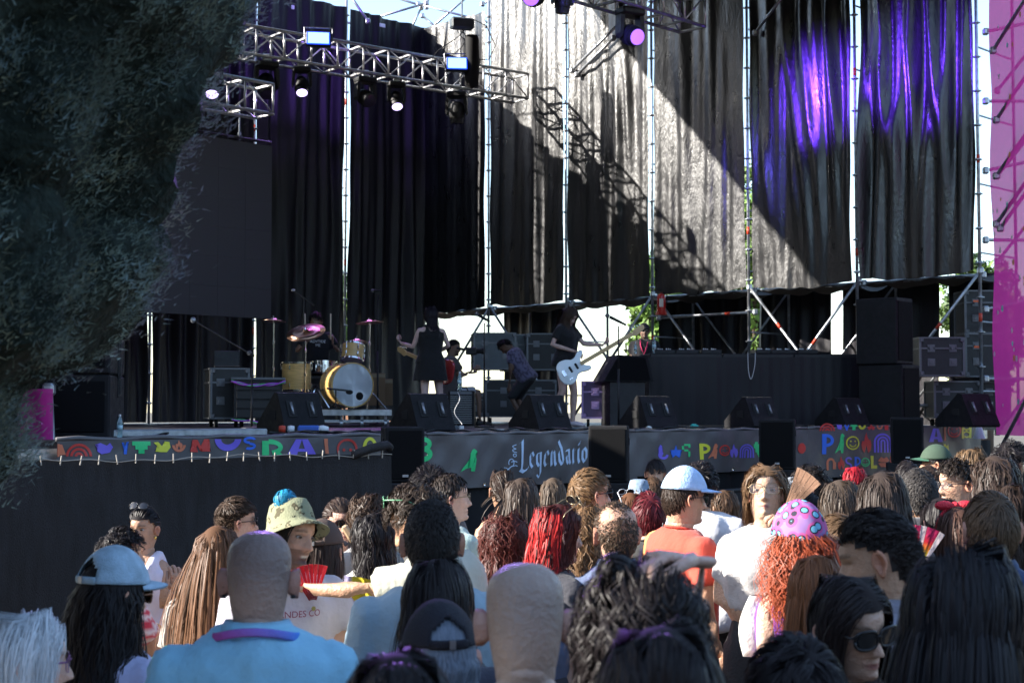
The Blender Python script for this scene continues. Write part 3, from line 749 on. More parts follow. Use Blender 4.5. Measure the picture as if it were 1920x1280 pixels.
# left banner
bl_ = banner(108, 800, DECK - .005, DECK - .42, 'left printed banner with cut-off coloured letters above the black mesh fence', .010)
paint(bl_, [[(110, 833), (116, 833), (124, 852), (108, 853)], [(108, 832), (112, 832), (112, 856), (108, 856)]], 'o', 'printed_letter')
paint(bl_, rainbow(124, 831, 172, 853), 'r', 'printed_rainbow')
paint(bl_, [[(178, 833), (188, 830), (200, 835), (206, 830), (212, 838), (206, 848), (190, 851), (182, 846), (186, 841)]], 'p', 'printed_letter')
paint(bl_, [[(228, 829), (232, 829), (234, 837), (237, 828), (241, 828), (238, 842), (237, 851), (232, 851), (232, 842)]], 'b', 'printed_letter')
paint(bl_, pix(['######', '######', '.####.', '.####.', '..##..', '..##..'], 247, 827, 281, 850), 'g', 'printed_pixel_heart')
paint(bl_, [[(287, 829), (296, 828), (303, 836), (310, 838), (312, 832), (308, 827), (317, 828), (319, 838), (312, 847), (300, 847), (290, 846), (294, 841), (297, 839)]], 'y', 'printed_letter')
paint(bl_, ring(335, 834, 13, 13, 5, 14, PI, 2 * PI) + fit(FLAME, 328, 824, 342, 842), 'o', 'printed_flame')
paint(bl_, [[(357, 843), (362, 843), (364, 826), (360, 824), (370, 824), (376, 836), (382, 823), (392, 823), (390, 827), (391, 843), (394, 846), (379, 846), (381, 842), (381, 832), (375, 845), (368, 832), (368, 843), (371, 847), (357, 847)]], 'r', 'printed_letter')
paint(bl_, ring(427, 823, 25, 22, 12, 14, PI, 2 * PI), 'p', 'printed_letter')
paint(bl_, arcS(456, 818, 480, 843, 5), 'b', 'printed_letter')
paint(bl_, rect(491, 826, 503, 853) + ring(503, 838, 26, 15, 9, 12, -PI / 2.4, PI / 2) + [[(508, 845), (518, 843), (530, 853), (518, 853)]], 'g', 'printed_letter')
paint(bl_, letterA(538, 823, 593, 852), 'p', 'printed_letter')
paint(bl_, [[(607, 822), (614, 822), (616, 850), (610, 850)]], 'o', 'printed_letter')
paint(bl_, ring(651, 842, 20, 20, 4, 24, -.5, PI + .5) + disc(645, 843, 3) + disc(658, 843, 3), 'r', 'printed_smiley')
paint(bl_, ring(693, 838, 13, 19, 6, 14, -.4, PI + .4), 'y', 'printed_letter')
paint(bl_, ring(789, 832, 20, 14, 9, 12, -1.2, 1.4) + ring(789, 851, 22, 15, 10, 12, -1.5, 1.3), 'g', 'printed_letter')
# sponsor banner
bm_ = banner(802, 1192, DECK - .01, DECK - .50, 'grey-black sponsor banner with a green pigeon and pale blackletter name', .018)
paint(bm_, fit(PIGEON, 864, 841, 893, 884), 'g', 'printed_pigeon')
def word(items, x0, base, s):
    """blackletter glyphs from nib strokes, x in units of s, y up from the baseline"""
    out = []
    for gl, adv in items:
        for st_ in gl:
            w = st_[0]; out += nib([(x0 + x * s, base - y * s) for x, y in st_[1]], w * s)
        x0 += adv * s
    return out
NB = .26
gl = {
 'L': ([(.34, [(.35, 2.05), (.30, 1.2), (.30, .35), (.22, -.05)]), (.34, [(.05, -.02), (.5, -.18), (.95, -.02)]), (.2, [(.02, 1.85), (.45, 2.15)]), (.2, [(.95, -.02), (1.15, .2)])], 1.18),
 'e': ([(NB, [(.18, .95), (.14, .35), (.32, .06)]), (NB * .8, [(.14, .98), (.40, 1.14), (.56, .86), (.2, .55)]), (NB * .6, [(.30, .06), (.58, .24)])], .72),
 'g': ([(NB, [(.16, .95), (.14, .35), (.34, .1)]), (NB, [(.52, 1.05), (.54, .3), (.52, -.4), (.28, -.72)]), (NB * .6, [(.14, .98), (.54, 1.06)]), (NB * .7, [(.28, -.7), (.04, -.5)])], .80),
 'n': ([(NB, [(.16, 1.08), (.18, .35), (.20, .05)]), (NB * .6, [(.18, .82), (.42, 1.1)]), (NB, [(.46, 1.05), (.52, .85), (.52, .3), (.60, .05)])], .84),
 'd': ([(NB, [(.16, .92), (.14, .38), (.34, .06)]), (NB, [(.22, 1.75), (.50, 1.2), (.54, .35), (.40, .06)]), (NB * .6, [(.14, .95), (.42, 1.1)])], .78),
 'a': ([(NB, [(.16, .62), (.16, .28), (.32, .06)]), (NB, [(.14, 1.0), (.48, 1.05), (.50, .3), (.62, .05)]), (NB * .6, [(.16, .58), (.46, .68)])], .80),
 'r': ([(NB, [(.16, 1.08), (.18, .35), (.22, .05)]), (NB * .9, [(.24, .9), (.48, 1.06)])], .60),
 'i': ([(NB, [(.16, 1.06), (.16, .35), (.26, .05)]), (NB, [(.14, 1.42), (.20, 1.34)]), (NB * .5, [(.12, 1.36), (.34, 1.62)])], .44),
 'o': ([(NB, [(.16, .95), (.14, .35), (.34, .06)]), (NB, [(.34, 1.08), (.54, .85), (.54, .3), (.36, .06)]), (NB * .6, [(.14, .96), (.36, 1.1)])], .74)}
paint(bm_, [[(974 + (x - 974) * .945, 880 + (y - 880) * 1.50 - (x - 974) * .10) for x, y in q] for q in word([gl[c] for c in 'Legendario'], 974, 880, 17.5)], 'w', 'printed_lettering')
# script word standing on its side
def sidew(P, w=1.3):
    out = []
    for (x0, y0), (x1, y1) in zip(P[:-1], P[1:]):
        L = math.hypot(x1 - x0, y1 - y0) or 1; nx, ny = -(y1 - y0) / L * w / 2, (x1 - x0) / L * w / 2
        out.append([(x0 + nx, y0 + ny), (x1 + nx, y1 + ny), (x1 - nx, y1 - ny), (x0 - nx, y0 - ny)])
    return out
cur = lambda f, n=14: [f(t) for t in np.linspace(0, 1, n)]
scr = sidew([(952, 880), (958, 874), (966, 872), (969, 874)], 1.6) + sidew(cur(lambda t: (958 - 4.5 * math.cos(t * 5.4 - .6), 867 - 7 * math.sin(t * 5.4 - .6))), 1.3) + sidew(cur(lambda t: (958 + 10 * t, 866 + 8 * t * t - 8 * t)), 1.6) \
    + sidew(cur(lambda t: (964 + 2.8 * math.cos(t * 6.3), 853 + 3 * math.sin(t * 6.3)), 10), 1.3) + sidew([(968, 848), (961, 846), (960, 843), (967, 841), (962, 839), (960, 836), (968, 833)], 1.3) + sidew(cur(lambda t: (951 + 5 * math.sin(t * 5), 881 + 6 * t * math.cos(t * 4))), 1.0)
paint(bm_, scr, 'w', 'printed_lettering')
# festival banner, centre right
bc_ = banner(1192, 1515, DECK - .008, DECK - .47, 'grey-black banner with a small row of coloured festival symbols beside the cap wearer', .011)
paint(bc_, ring(1243, 852, 10, 9, 5, 10, PI * .9, 2 * PI) + [[(1234, 850), (1233, 840), (1237, 833), (1241, 836), (1239, 844), (1243, 850), (1240, 856)]], 'p', 'printed_hook')
paint(bc_, fit(STAR, 1256, 834, 1280, 861), 'b', 'printed_star')
paint(bc_, pix(['.###', '#..#', '#...', '.##.', '...#', '...#', '...#'], 1279, 832, 1293, 856), 'g', 'printed_pixel_letter')
paint(bc_, letterP(1311, 831, 1331, 861), 'y', 'printed_letter')
paint(bc_, fit(PIGEON, 1327, 831, 1345, 860), 'o', 'printed_pigeon')
paint(bc_, smiley(1357.5, 844, 10.5, 2.6), 'r', 'printed_smiley')
paint(bc_, fit(FLAME, 1368, 831, 1384, 858), 'p', 'printed_flame')
paint(bc_, rainbow(1387, 832, 1413, 858), 'p', 'printed_rainbow')
paint(bc_, pix(['.##.##.', '#######', '#######', '.#####.', '.#####.', '..###..', '...#...'], 1413, 828, 1431, 856), 'g', 'printed_pixel_heart')
# festival banner, right
br_ = banner(1515, 1838, DECK - .004, DECK - .60, 'bright festival banner with blue P, green pigeon and yellow smiley at the right', .007)
x = 1536
for k, (w, c) in enumerate(((32, 'r'), (14, 'p'), (12, 'b'), (16, 'g'), (16, 'y'), (18, 'r'), (14, 'o'), (12, 'r'))):
    s = [rainbow(x, 793, x + w - 3, 807), [[(x, 796), (x + w - 4, 796), (x + w - 5, 805), (x + 2, 804)]], [[(x, 796), (x + 3, 796), (x + 5, 800), (x + 8, 796), (x + 10, 796), (x + 6, 807), (x + 4, 807)]], pix(['####', '.##.', '.##.'], x, 796, x + w - 3, 806),
         ring(x + 6, 797, 7, 8, 4, 8, PI, 2 * PI), fit(FLAME, x, 795, x + w - 4, 806), ring(x + 5, 797, 6, 8, 3, 8, PI, 2 * PI), rect(x, 797, x + w - 5, 806)][k]
    paint(br_, s, c, 'printed_letter'); x += w
paint(br_, disc(1503, 840, 7, ry=10), 'r', 'printed_dot')
paint(br_, letterP(1541, 813, 1563, 851), 'b', 'printed_letter')
paint(br_, fit(PIGEON, 1564, 812, 1583, 850), 'g', 'printed_pigeon')
paint(br_, smiley(1598.5, 830, 13, 2.6), 'y', 'printed_smiley')
paint(br_, fit(FLAME, 1615, 810, 1634, 849), 'r', 'printed_flame')
paint(br_, rainbow(1638, 812, 1671, 848), 'p', 'printed_rainbow')
paint(br_, rect(1672, 812, 1679, 835), 'b', 'printed_letter')
paint(br_, ring(1557, 868, 8, 10, 4, 8, 0, PI) + rect(1549, 866, 1553, 881) + rect(1561, 866, 1567, 879), 'o', 'printed_letter')
paint(br_, fit(FLAME, 1570, 854, 1583, 881), 'r', 'printed_flame')
paint(br_, arcS(1584, 856, 1598, 881, 3.5), 'p', 'printed_letter')
paint(br_, letterP(1602, 856, 1613, 881), 'b', 'printed_letter')
paint(br_, smiley(1622, 866, 8.5, 2.4), 'g', 'printed_smiley')
paint(br_, rect(1632, 854, 1637, 878) + rect(1632, 872, 1644, 878), 'y', 'printed_letter')
paint(br_, [[(1645, 864), (1651, 856), (1656, 859), (1661, 856), (1667, 863), (1661, 866), (1651, 866)], [(1646, 868), (1651, 867), (1661, 867), (1666, 868), (1661, 875), (1651, 875)]], 'o', 'printed_lips')
paint(br_, letterP(1668, 855, 1684, 882), 'r', 'printed_letter')
paint(br_, letterA(1741, 803, 1767, 828), 'p', 'printed_letter')
paint(br_, rect(1769, 797, 1773, 826), 'o', 'printed_letter')
paint(br_, smiley(1789, 807, 13, 3), 'r', 'printed_smiley')
paint(br_, rect(1803, 794, 1807, 822) + rect(1817, 794, 1821, 821) + ring(1812, 800, 8, 7, 3, 8) + ring(1812, 814, 8, 7, 3, 8), 'y', 'printed_letter')
paint(br_, smiley(1755, 838, 6, 2) , 'g', 'printed_smiley')
paint(br_, [[(1768, 832), (1772, 832), (1775, 836), (1778, 832), (1779, 845), (1770, 843)]], 'y', 'printed_letter')
# small blue and white paper cone at the far right
g = G(); g.lathe([(.09, 0), (.004, .27)], 12); o = g.build('paper_cone', mat('pale_blue_white', (.6, .72, .85), .5), None, smooth=True, angle=40)
o.location = at(1836, 822, 20.6); tag(o, 'pale blue and white cone standing at the right end of the stage front', 'cone')
# ================================================================ mesh fence on the left
M_mesh = mat('black_shade_mesh', (.011, .011, .0145), .7, bump=.8, bscale=120, var=.65, vscale=5, stretch=(3, 1, .5))
fl, fr = at(-80, 862, 9.6), at(733, 851, 11.6); fl.z = fr.z = H - .34
dF = fr - fl; LF = dF.length; rzF = math.atan2(dF.y, dF.x)
FR = thing('mesh_fence', 'long black shade-mesh crowd fence in front of the stage at the left', 'fence', (fl.x, fl.y, GZ), rzF)
ht = fl.z - GZ; nx = 120; nz = 12; v = []
for j in range(nz):
    for i in range(nx):
        x = LF * i / (nx - 1); z = .03 + (ht - .03) * j / (nz - 1)
        z += (.012 * math.sin(x * 3.1) + .01 * noise.noise(Vector((x * 2, 0, 0)))) * (j / (nz - 1))
        v.append((x, .012 * math.sin(x * 2.2 + z * 3) + .01 * noise.noise(Vector((x * 3, z * 2, 5))), z))
G().add(v, [(j * nx + i, j * nx + i + 1, (j + 1) * nx + i + 1, (j + 1) * nx + i) for j in range(nz - 1) for i in range(nx - 1)]).build('shade_mesh', M_mesh, FR, smooth=True)
for k in range(4):
    x = .05 + k * (LF - .08) / 3; g = G(); g.tube([(x, .05, 0), (x, .05, ht - .02)], .022, 8); g.build('fence_post', M_black, FR, smooth=True)
g = G(); g.tube([(0, .05, ht - .05), (LF, .05, ht - .05)], .018, 8); g.build('top_rail', M_black, FR, smooth=True)
M_tie = mat('white_cord', (.34, .31, .27), .7)
tp = [(k * LF / 60, -.015, ht + .004 + .008 * math.sin(k * .9) + .012 * math.sin(k * .21)) for k in range(61)]
g = G(); g.tube(tp, .0035, 5); g.build('top_cord', M_tie, FR)
tie = None; x = .4
while x < LF - .05:
    if tie is None:
        g = G(); g.box((0, 0, 0), (.007, .008, .065)); tie = g.build('cable_tie', M_tie, FR, loc=(x, -.02, ht + .01))
    else: inst(tie, 'cable_tie', FR, (x, -.02, ht + .005 + random.uniform(-.006, .006)), (0, random.uniform(-.2, .2), 0))
    x += random.uniform(.125, .145)
G().tube([(LF - .35, -.01, ht), (LF - .2, -.03, ht + .05), (LF - .05, -.02, ht + .075), (LF, .02, ht + .05)], .035, 8).build('folded_mesh_end', M_mesh, FR, smooth=True)
# crowd barrier rail in front of the banners
g = G()
brr = thing('crowd_barrier', 'low black crowd barrier running under the stage banners', 'barrier', S(AF + .9, 8.4, GZ), ANG_W)
LB = 8.3
g = G(); g.box((LB / 2, 0, .58), (LB, .03, 1.08)); g.build('barrier_plate', M_skirt, brr)
g = G(); g.tube([(0, 0, 1.14), (LB, 0, 1.14)], .025, 8); g.build('top_rail', M_black, brr, smooth=True)
# ================================================================ stage equipment
def on_deck(px, Y, z=0.0):
    p = at(px, 770, Y); return Vector((p.x, p.y, DECK + z))
# ---- wedge monitors (seen from behind: sloping back with two handle slots)
def wedge(px, Y, label, rz=0.0, s=1.0):
    R = thing('wedge_monitor', label, 'stage monitor', on_deck(px, Y), rz, 'wedge monitors along the stage front')
    w = .50 * s; prof = [(-.20, 0), (.36, 0), (.30, .16), (-.02, .44), (-.10, .42), (-.33, .10)]
    # profile runs along local y; x is the width
    prof = [(-.33 * s, .03 * s), (-.31 * s, 0), (.36 * s, 0), (.36 * s, .10 * s), (-.06 * s, .45 * s), (-.13 * s, .44 * s)]
    M = Matrix.Rotation(PI / 2, 4, 'Z')
    g = G(); g.prism(prof, -w / 2, w / 2, M=Matrix(((0, 1, 0, 0), (1, 0, 0, 0), (0, 0, 1, 0), (0, 0, 0, 1)))); c = g.build('cabinet', M_cab, R)
    # back face from (-.33,.10) to (-.13,.44)
    p0 = Vector((0, -.33 * s, .03 * s)); p1 = Vector((0, -.13 * s, .44 * s)); up = (p1 - p0).normalized(); nrm = Vector((0, -up.z, up.y))
    for q in (-1, 1):
        cpos = (p0 + p1) / 2 + up * .03 + Vector((q * .125 * s, 0, 0))
        Rm = Matrix((Vector((1, 0, 0)), up, nrm)).transposed()
        g = G(); g.box(cpos + nrm * .004, (.10 * s, .2 * s, .012), R=Rm, bev=.004); hp = g.build('handle_cup', M_rubber, R)
        g = G(); 
        a = cpos + up * .07 * s + nrm * .018; b = cpos - up * .07 * s + nrm * .018
        g.tube([a, b], .016 * s, 8); g.build('handle', M_chrome if False else mat('handle_grey', (.30, .31, .34), .35, metal=.6), R, smooth=True)
        g = G(); sd = Vector((q * .30 * s, 0, 0))
    for q in (-1, 1):
        g = G(); g.box(Vector((q * (w / 2 + .002), -.02, .2 * s)), (.01, .12, .09), bev=.003); g.build('side_handle', M_rubber, R)
    return R
WM = [(548, 14.3, 'wedge monitor nearest the conifer, in front of the gold drum kit', .25), (793, 15.2, 'wedge monitor between the drums and the woman in the black dress', .2),
      (1014, 16.4, 'wedge monitor beside the bass player, left of her trainers', .2), (1217, 17.6, 'wedge monitor in front of the purple-lit flight case', .15),
      (1412, 19.0, 'wedge monitor in front of the black table, second from the right', .15), (1580, 20.2, 'wedge monitor nearest the tall speaker stack, rightmost', .15)]
for px, Y, lb, rz in WM: wedge(px, Y, lb, rz + .38, .88)
w7 = wedge(1815, 19.9, 'dark wedge monitor behind the blue and white cone at the far right', .5)
# ---- front fill speakers
def box_speaker(px0, px1, pxe, py0, py1, Y, label, rz, name='front_fill_speaker', group='black box speakers standing along the stage front', zb=None):
    """box whose front corner edge lies at pxe"""
    top = at(pxe, py0, Y); h = top.z - at(pxe, py1, Y).z
    w = (px1 - px0) / F * Y
    R = thing(name, label, 'speaker', Vector((at((px0 + px1) / 2, 770, Y).x, Y + .2, top.z - h)), rz, group)
    W = w / (abs(math.cos(rz)) + .8 * abs(math.sin(rz))); D = W * .8
    g = G(); g.box((0, 0, h / 2), (W, D, h), bev=.012); g.build('cabinet', M_cab, R)
    g = G(); g.box((0, -D / 2 - .004, h / 2), (W - .05, .012, h - .06), bev=.004); g.build('grille', M_grille, R)
    g = G(); g.box((0, -D / 2 - .012, h * .12), (.05, .008, .02)); g.build('badge', M_steel, R)
    for q in (-1, 1):
        g = G(); g.box((q * (W / 2 + .002), 0, h * .72), (.012, .12, .07), bev=.004); g.build('handle', M_rubber, R)
    return R
def stand_under(R, label):
    p = R.location; T = thing('speaker_plinth', label, 'plinth', (p.x, p.y, GZ), R.rotation_euler.z, 'black plinths under the front speakers')
    g = G(); g.box((0, 0, (p.z - GZ) / 2 - .002), (.5, .42, p.z - GZ - .004), bev=.01); g.build('plinth_body', M_skirt, T)
a = box_speaker(708, 795, 795, 800, 905, 12.2, 'black box speaker where the mesh fence ends, left of the green pigeon', .25)
b = box_speaker(1104, 1185, 1104, 798, 905, 14.0, 'black box speaker hiding the end of the pale blackletter name', -.12)
c = box_speaker(1425, 1502, 1440, 786, 880, 16.3, 'black box speaker between the small symbols and the bright festival banner', -.22)
d = box_speaker(1674, 1742, 1700, 782, 868, 18.0, 'black box speaker in front of the bright festival banner, rightmost', -.22)
for q, l in ((a, 'fence end'), (b, 'blackletter name'), (c, 'row of small symbols'), (d, 'bright festival banner')): stand_under(q, 'black plinth carrying the box speaker at the ' + l)
# ---- tall stack right: two cabinets
def big_cab(px, Y, z, w, d, h, rz, label, slots=False):
    R = thing('loudspeaker_cabinet', label, 'speaker', on_deck(px, Y, z), rz)
    g = G(); g.box((0, 0, h / 2), (w, d, h), bev=.015); g.build('cabinet', M_cab, R)
    g = G(); g.box((0, -d / 2 - .004, h / 2), (w - .08, .014, h - .1), bev=.005); g.build('grille', M_grille, R)
    for k in (.82, .18):
        g = G(); g.box((w / 2 + .003, .05, h * k), (.014, .1, .17), bev=.004); g.build('handle_recess', M_rubber, R)
        g = G(); g.tube([(w / 2 + .014, .05, h * k - .06), (w / 2 + .014, .05, h * k + .06)], .011, 8); g.build('handle', M_black, R)
    return R
big_cab(1660, 20.6, .86, .50, .62, .92, .85, 'upper black loudspeaker of the tall stack on the right of the stage')
big_cab(1668, 20.6, 0, .54, .66, .855, .85, 'lower scuffed black loudspeaker of the tall stack on the right')
big_cab(146, 11.9, 0, .62, .7, .50, .1, 'grey-black side loudspeaker at the left end of the stage with hanging cables')
big_cab(146, 11.9, .505, .62, .7, .3, .1, 'small black cabinet on top of the left end loudspeaker')
# ---- flight cases
M_purpcase = mat('purple_light_tinted_case', (.12, .07, .16), .4, bump=.2, bscale=90)  # purple stage light is put into the base colour of case and edging
M_edge = mat('case_edging', (.13, .135, .15), .4, metal=.7)
def flight_case(p, w, d, h, rz, label, m=None, latch=2, wheels=True, lid=.72, edge=None):
    R = thing('flight_case', label, 'flight case', p, rz, 'flight cases and racks on the stage'); m = m or M_case; e = edge or M_edge
    z0 = .12 if wheels else 0
    g = G(); g.box((0, 0, z0 + h / 2), (w, d, h)); g.build('case_body', m, R)
    t = .014
    g = G()
    for sx in (-1, 1):
        for sy in (-1, 1): g.box((sx * w / 2, sy * d / 2, z0 + h / 2), (.03, .03, h + t))
    for z in (z0, z0 + h * lid, z0 + h):
        for sy in (-1, 1): g.box((0, sy * (d / 2 + .001), z), (w - .031, .026, .022))
        for sx in (-1, 1): g.box((sx * (w / 2 + .001), 0, z), (.026, d - .031, .022))
    g.build('edge_trim', e, R)
    for sx in (-1, 1):
        for z in (z0 + .03, z0 + h - .03):
            g = G(); g.box((sx * (w / 2 - .02), -d / 2 - .006, z), (.07, .03, .07), bev=.015); g.build('corner_cap', e, R)
    for k in range(latch):
        x = (k + .5) / latch * w - w / 2
        for z in (z0 + h * lid, z0 + h * .35):
            g = G(); g.box((x, -d / 2 - .008, z), (.11, .012, .11), bev=.004); g.box((x, -d / 2 - .016, z), (.06, .012, .06), bev=.004); g.build('latch', e, R)
    if wheels:
        for sx in (-1, 1):
            for sy in (-1, 1):
                g = G(); g.lathe([(0, -.02), (.05, -.02), (.05, .02), (0, .02)], 12, M=Matrix.Translation((sx * (w / 2 - .08), sy * (d / 2 - .08), .05)) @ Matrix.Rotation(PI / 2, 4, 'Y'))
                g.build('castor', M_rubber, R, smooth=True, angle=40)
    return R
flight_case(on_deck(424, 20.0), .50, .6, .66, .35, 'tall open rack case with two silver handles left of the drum kit', latch=2)
rk = thing('equipment_rack', 'black rack of amplifiers with purple and green cables beside the floor tom', 'rack', on_deck(483, 19.6, 0), .2)
g = G(); g.box((0, 0, .37), (.62, .5, .5)); g.build('rack_body', M_black, rk)
for k in range(4):
    g = G(); g.box((0, -.26, .18 + k * .12), (.56, .02, .10), bev=.004); g.build('rack_unit', mat('rack_face', (.012, .012, .015), .35), rk)
g = G(); g.box((0, 0, .64), (.7, .56, .03)); g.build('rack_top', M_edge, rk)
for k, c in enumerate(((.5, .1, .75), (.1, .55, .2), (.5, .1, .75), (.45, .1, .6), (.1, .5, .25))):
    g = G(); ph = k * 1.3; g.tube([(-.35 + .7 * t, -.29 + .02 * math.sin(9 * t + ph), (.60 if k < 3 else .12) - .05 * math.sin(PI * t) + .015 * math.sin(11 * t + ph)) for t in np.linspace(0, 1, 14)], .008, 5)
    g.build('cable', mat('cable_%s' % ('purple' if c[1] == .1 else 'green'), c, .5), rk, smooth=True)
lp = thing('laptop', 'dark open laptop on top of the rack left of the drums', 'laptop', on_deck(425, 19.9, .80), .2)
g = G(); g.box((0, 0, .01), (.34, .24, .02), bev=.005); g.build('keyboard_base', M_black, lp); g = G(); g.box((0, .13, .12), (.34, .012, .23), R=Matrix.Rotation(-.25, 3, 'X'), bev=.004); g.build('laptop_lid', M_black, lp)
flight_case(on_deck(1140, 20.8), .72, .6, .50, -.05, 'flight case coloured as purple-lit, with four butterfly latches behind the bass player', m=M_purpcase, edge=mat('purple_light_tinted_edging', (.42, .28, .55), .4, metal=.5))
flight_case(on_deck(1195, 22.0), .45, .5, .5, .1, 'black flight case just right of the purple-lit one', latch=1)
flight_case(on_deck(925, 26.0, .95), .72, .6, .62, .1, 'grey flight case with a red strip, left one of the pair on the rack', m=M_casegrey, wheels=False)
flight_case(on_deck(963, 26.1, .93), .42, .5, .62, .1, 'grey flight case with a silver latch, right one of the pair on the rack', m=M_casegrey, latch=1, wheels=False)
flight_case(on_deck(1022, 25.8, .93), .62, .5, .62, .0, 'dark open case with cables above the amplifier rack, behind the bass player', wheels=False)
flight_case(on_deck(975, 25.6), 1.2, .6, .62, .05, 'wide dark amplifier rack carrying the grey cases', latch=2)
flight_case(on_deck(1003, 24.0), .36, .4, .36, .05, 'small pale grey case behind the crouching man', m=M_casegrey, latch=1)
flight_case(on_deck(1786, 21.6), .66, .5, .52, .0, 'flight case with silver edging low at the right behind the steel tube')
flight_case(on_deck(1845, 21.9), .6, .5, .52, .0, 'flight case with one handle beside the right steel post', latch=1)
flight_case(on_deck(1758, 21.3, .72), .62, .5, .54, .0, 'flight case with two handles catching a patch of sun, right of the speaker stack', latch=2, wheels=False)
flight_case(on_deck(1842, 21.8, .72), .62, .5, .62, .0, 'black stacked case with handle and orange sticker, middle of the right stack', latch=2, wheels=False)
flight_case(on_deck(1842, 21.9, 1.36), .62, .5, .62, .0, 'black stacked case with handle and orange sticker, top of the right stack', latch=2, wheels=False)
for z, l in ((1.15, 'middle'), (1.82, 'top')):
    o = G().box((0, 0, 0), (.09, .006, .03)).build('orange_sticker', mat('orange_sticker', (.75, .12, .03), .5), None); o.location = on_deck(1834, 21.53, z); tag(o, 'small orange sticker on the %s case of the right stack' % l, 'sticker')
flight_case(on_deck(870, 25.5), .6, .5, .4, .2, 'low dark case behind the seated cameraman')
# brown boxes behind drums
for px, z, w, h, l in ((697, 0, .38, .5, 'left'), (716, 0, .3, .42, 'right')):
    R = thing('cardboard_box', 'dim brown cardboard box standing behind the drum kit, %s one' % l, 'box', on_deck(px, 23.0 + (px - 697) * .02, .3), .2)
    g = G(); g.box((0, 0, h / 2), (w, .35, h), bev=.006); g.build('box_body', mat('cardboard', (.16, .10, .055), .8), R); g = G(); g.box((0, -.177, h - .04), (w * .98, .004, .05)); g.build('packing_tape', mat('tape', (.2, .15, .09), .3), R)
# guitar amplifier with a ridged front
ga = thing('guitar_amplifier', 'small grey ridged guitar amplifier beside the woman in the black dress', 'amplifier', on_deck(866, 19.3), -.05)
g = G(); g.box((0, 0, .25), (.34, .26, .46), bev=.012); g.build('cabinet', M_cab, ga)
sl = None
for k in range(16):
    if sl is None:
        g = G(); g.box((0, 0, 0), (.28, .012, .012), bev=.003); sl = g.build('grille_rib', mat('rib_grey', (.16, .17, .18), .5), ga, loc=(0, -.135, .06 + k * .023))
    else: inst(sl, 'grille_rib', ga, (0, -.135, .06 + k * .023))
g = G(); g.box((0, -.132, .45), (.28, .01, .04)); g.build('control_strip', M_edge, ga); g = G(); g.tube([(-.08, 0, .48), (-.06, 0, .52), (.06, 0, .52), (.08, 0, .48)], .01, 6); g.build('carry_handle', M_rubber, ga)
# ---- long black table (DJ booth)
tb = thing('booth_table', 'long black-draped equipment table across the right half of the stage', 'table', on_deck(1408, 21.4), .12)
for k in range(3):
    g = G(); g.box((-1.05 + k * 1.05, 0, 1.0), (1.04, .8, .06), bev=.01); g.build('table_top', M_black, tb)
v = []; nx = 160
for j in range(10):
    for i in range(nx):
        x = -1.57 + 3.14 * i / (nx - 1); z = .02 + .96 * j / 9
        v.append((x, -.41 - .006 * math.sin(x * 17) * (1 - j / 12) - .003 * math.sin(x * 41 + 2) - .02 * noise.noise(Vector((x * 3, z, 1))), z))
G().add(v, [(j * nx + i, j * nx + i + 1, (j + 1) * nx + i + 1, (j + 1) * nx + i) for j in range(9) for i in range(nx - 1)]).build('black_drape', M_cloth, tb, smooth=True)
for q in (-1, 1):
    g = G(); g.box((q * 1.57, 0, .5), (.03, .78, .95)); g.build('side_panel', M_black, tb)
for k, (px, w) in enumerate(((1245, .3), (1285, .34), (1330, .3), (1432, .3), (1468, .42), (1510, .3))):
    R = thing('mixing_deck', 'small dark mixing deck with tiny knobs, number %s from the left on the black table' % ('one', 'two', 'three', 'four', 'five', 'six')[k], 'mixer', on_deck(px, 21.3, 1.035), .12, 'mixing decks on the black table')
    g = G(); g.box((0, 0, .03), (w, .3, .06), bev=.01); g.build('deck_case', M_black, R)
    for i in range(6):
        g = G(); g.lathe([(.012, 0), (.01, .02), (0, .022)], 8, M=Matrix.Translation((-.1 + .04 * i, -.08 + .05 * (i % 3), .06))); g.build('knob', M_steel, R)
fp = thing('black_monitor', 'big black sloped stage monitor on the table behind the bass player', 'stage monitor', on_deck(1168, 20.4, .62), .25)
g = G(); g.prism([(-.36, 0), (.36, 0), (.28, .34), (-.14, .36)], -.25, .25); g.build('cabinet', M_cab, fp); g = G(); g.prism([(-.33, .02), (-.15, .34), (.24, .32), (.31, .02)], -.262, -.252); g.build('grille', M_grille, fp)
g = G(); g.box((0, 0, -.31), (.5, .4, .60)); g.build('support_box', M_black, fp)
# ---- drum riser and kit
rs = thing('drum_riser', 'low wheeled drum riser with a pale metal edge', 'riser', on_deck(640, 20.3), .12)
g = G(); g.box((0, .8, .21), (1.35, 2.0, .04)); g.build('riser_top', M_deck, rs)
g = G(); g.box((0, -.21, .195), (1.37, .03, .085), bev=.005); g.build('riser_edge', M_alu, rs); g = G(); g.box((0, -.20, .08), (1.3, .03, .03)); g.build('lower_rail', M_steel, rs)
for x in (-.6, .0, .28, .6):
    g = G(); g.tube([(x, -.15, .0), (x, -.15, .16)], .02, 8); g.lathe([(0, -.02), (.05, -.02), (.05, .02), (0, .02)], 12, M=Matrix.Translation((x, -.2, .05)) @ Matrix.Rotation(PI / 2, 4, 'Y')); g.build('castor', M_steel, rs, smooth=True, angle=40)
RT = .235
M_skin_d = mat('drum_head', (.82, .87, .92), .4); M_portb = mat('drum_port_black', (.01, .01, .01), .8)
kit = thing('drum_kit', 'gold maple drum kit with a pale blue-white bass drum head', 'drum kit', on_deck(640, 20.4, RT), 0)
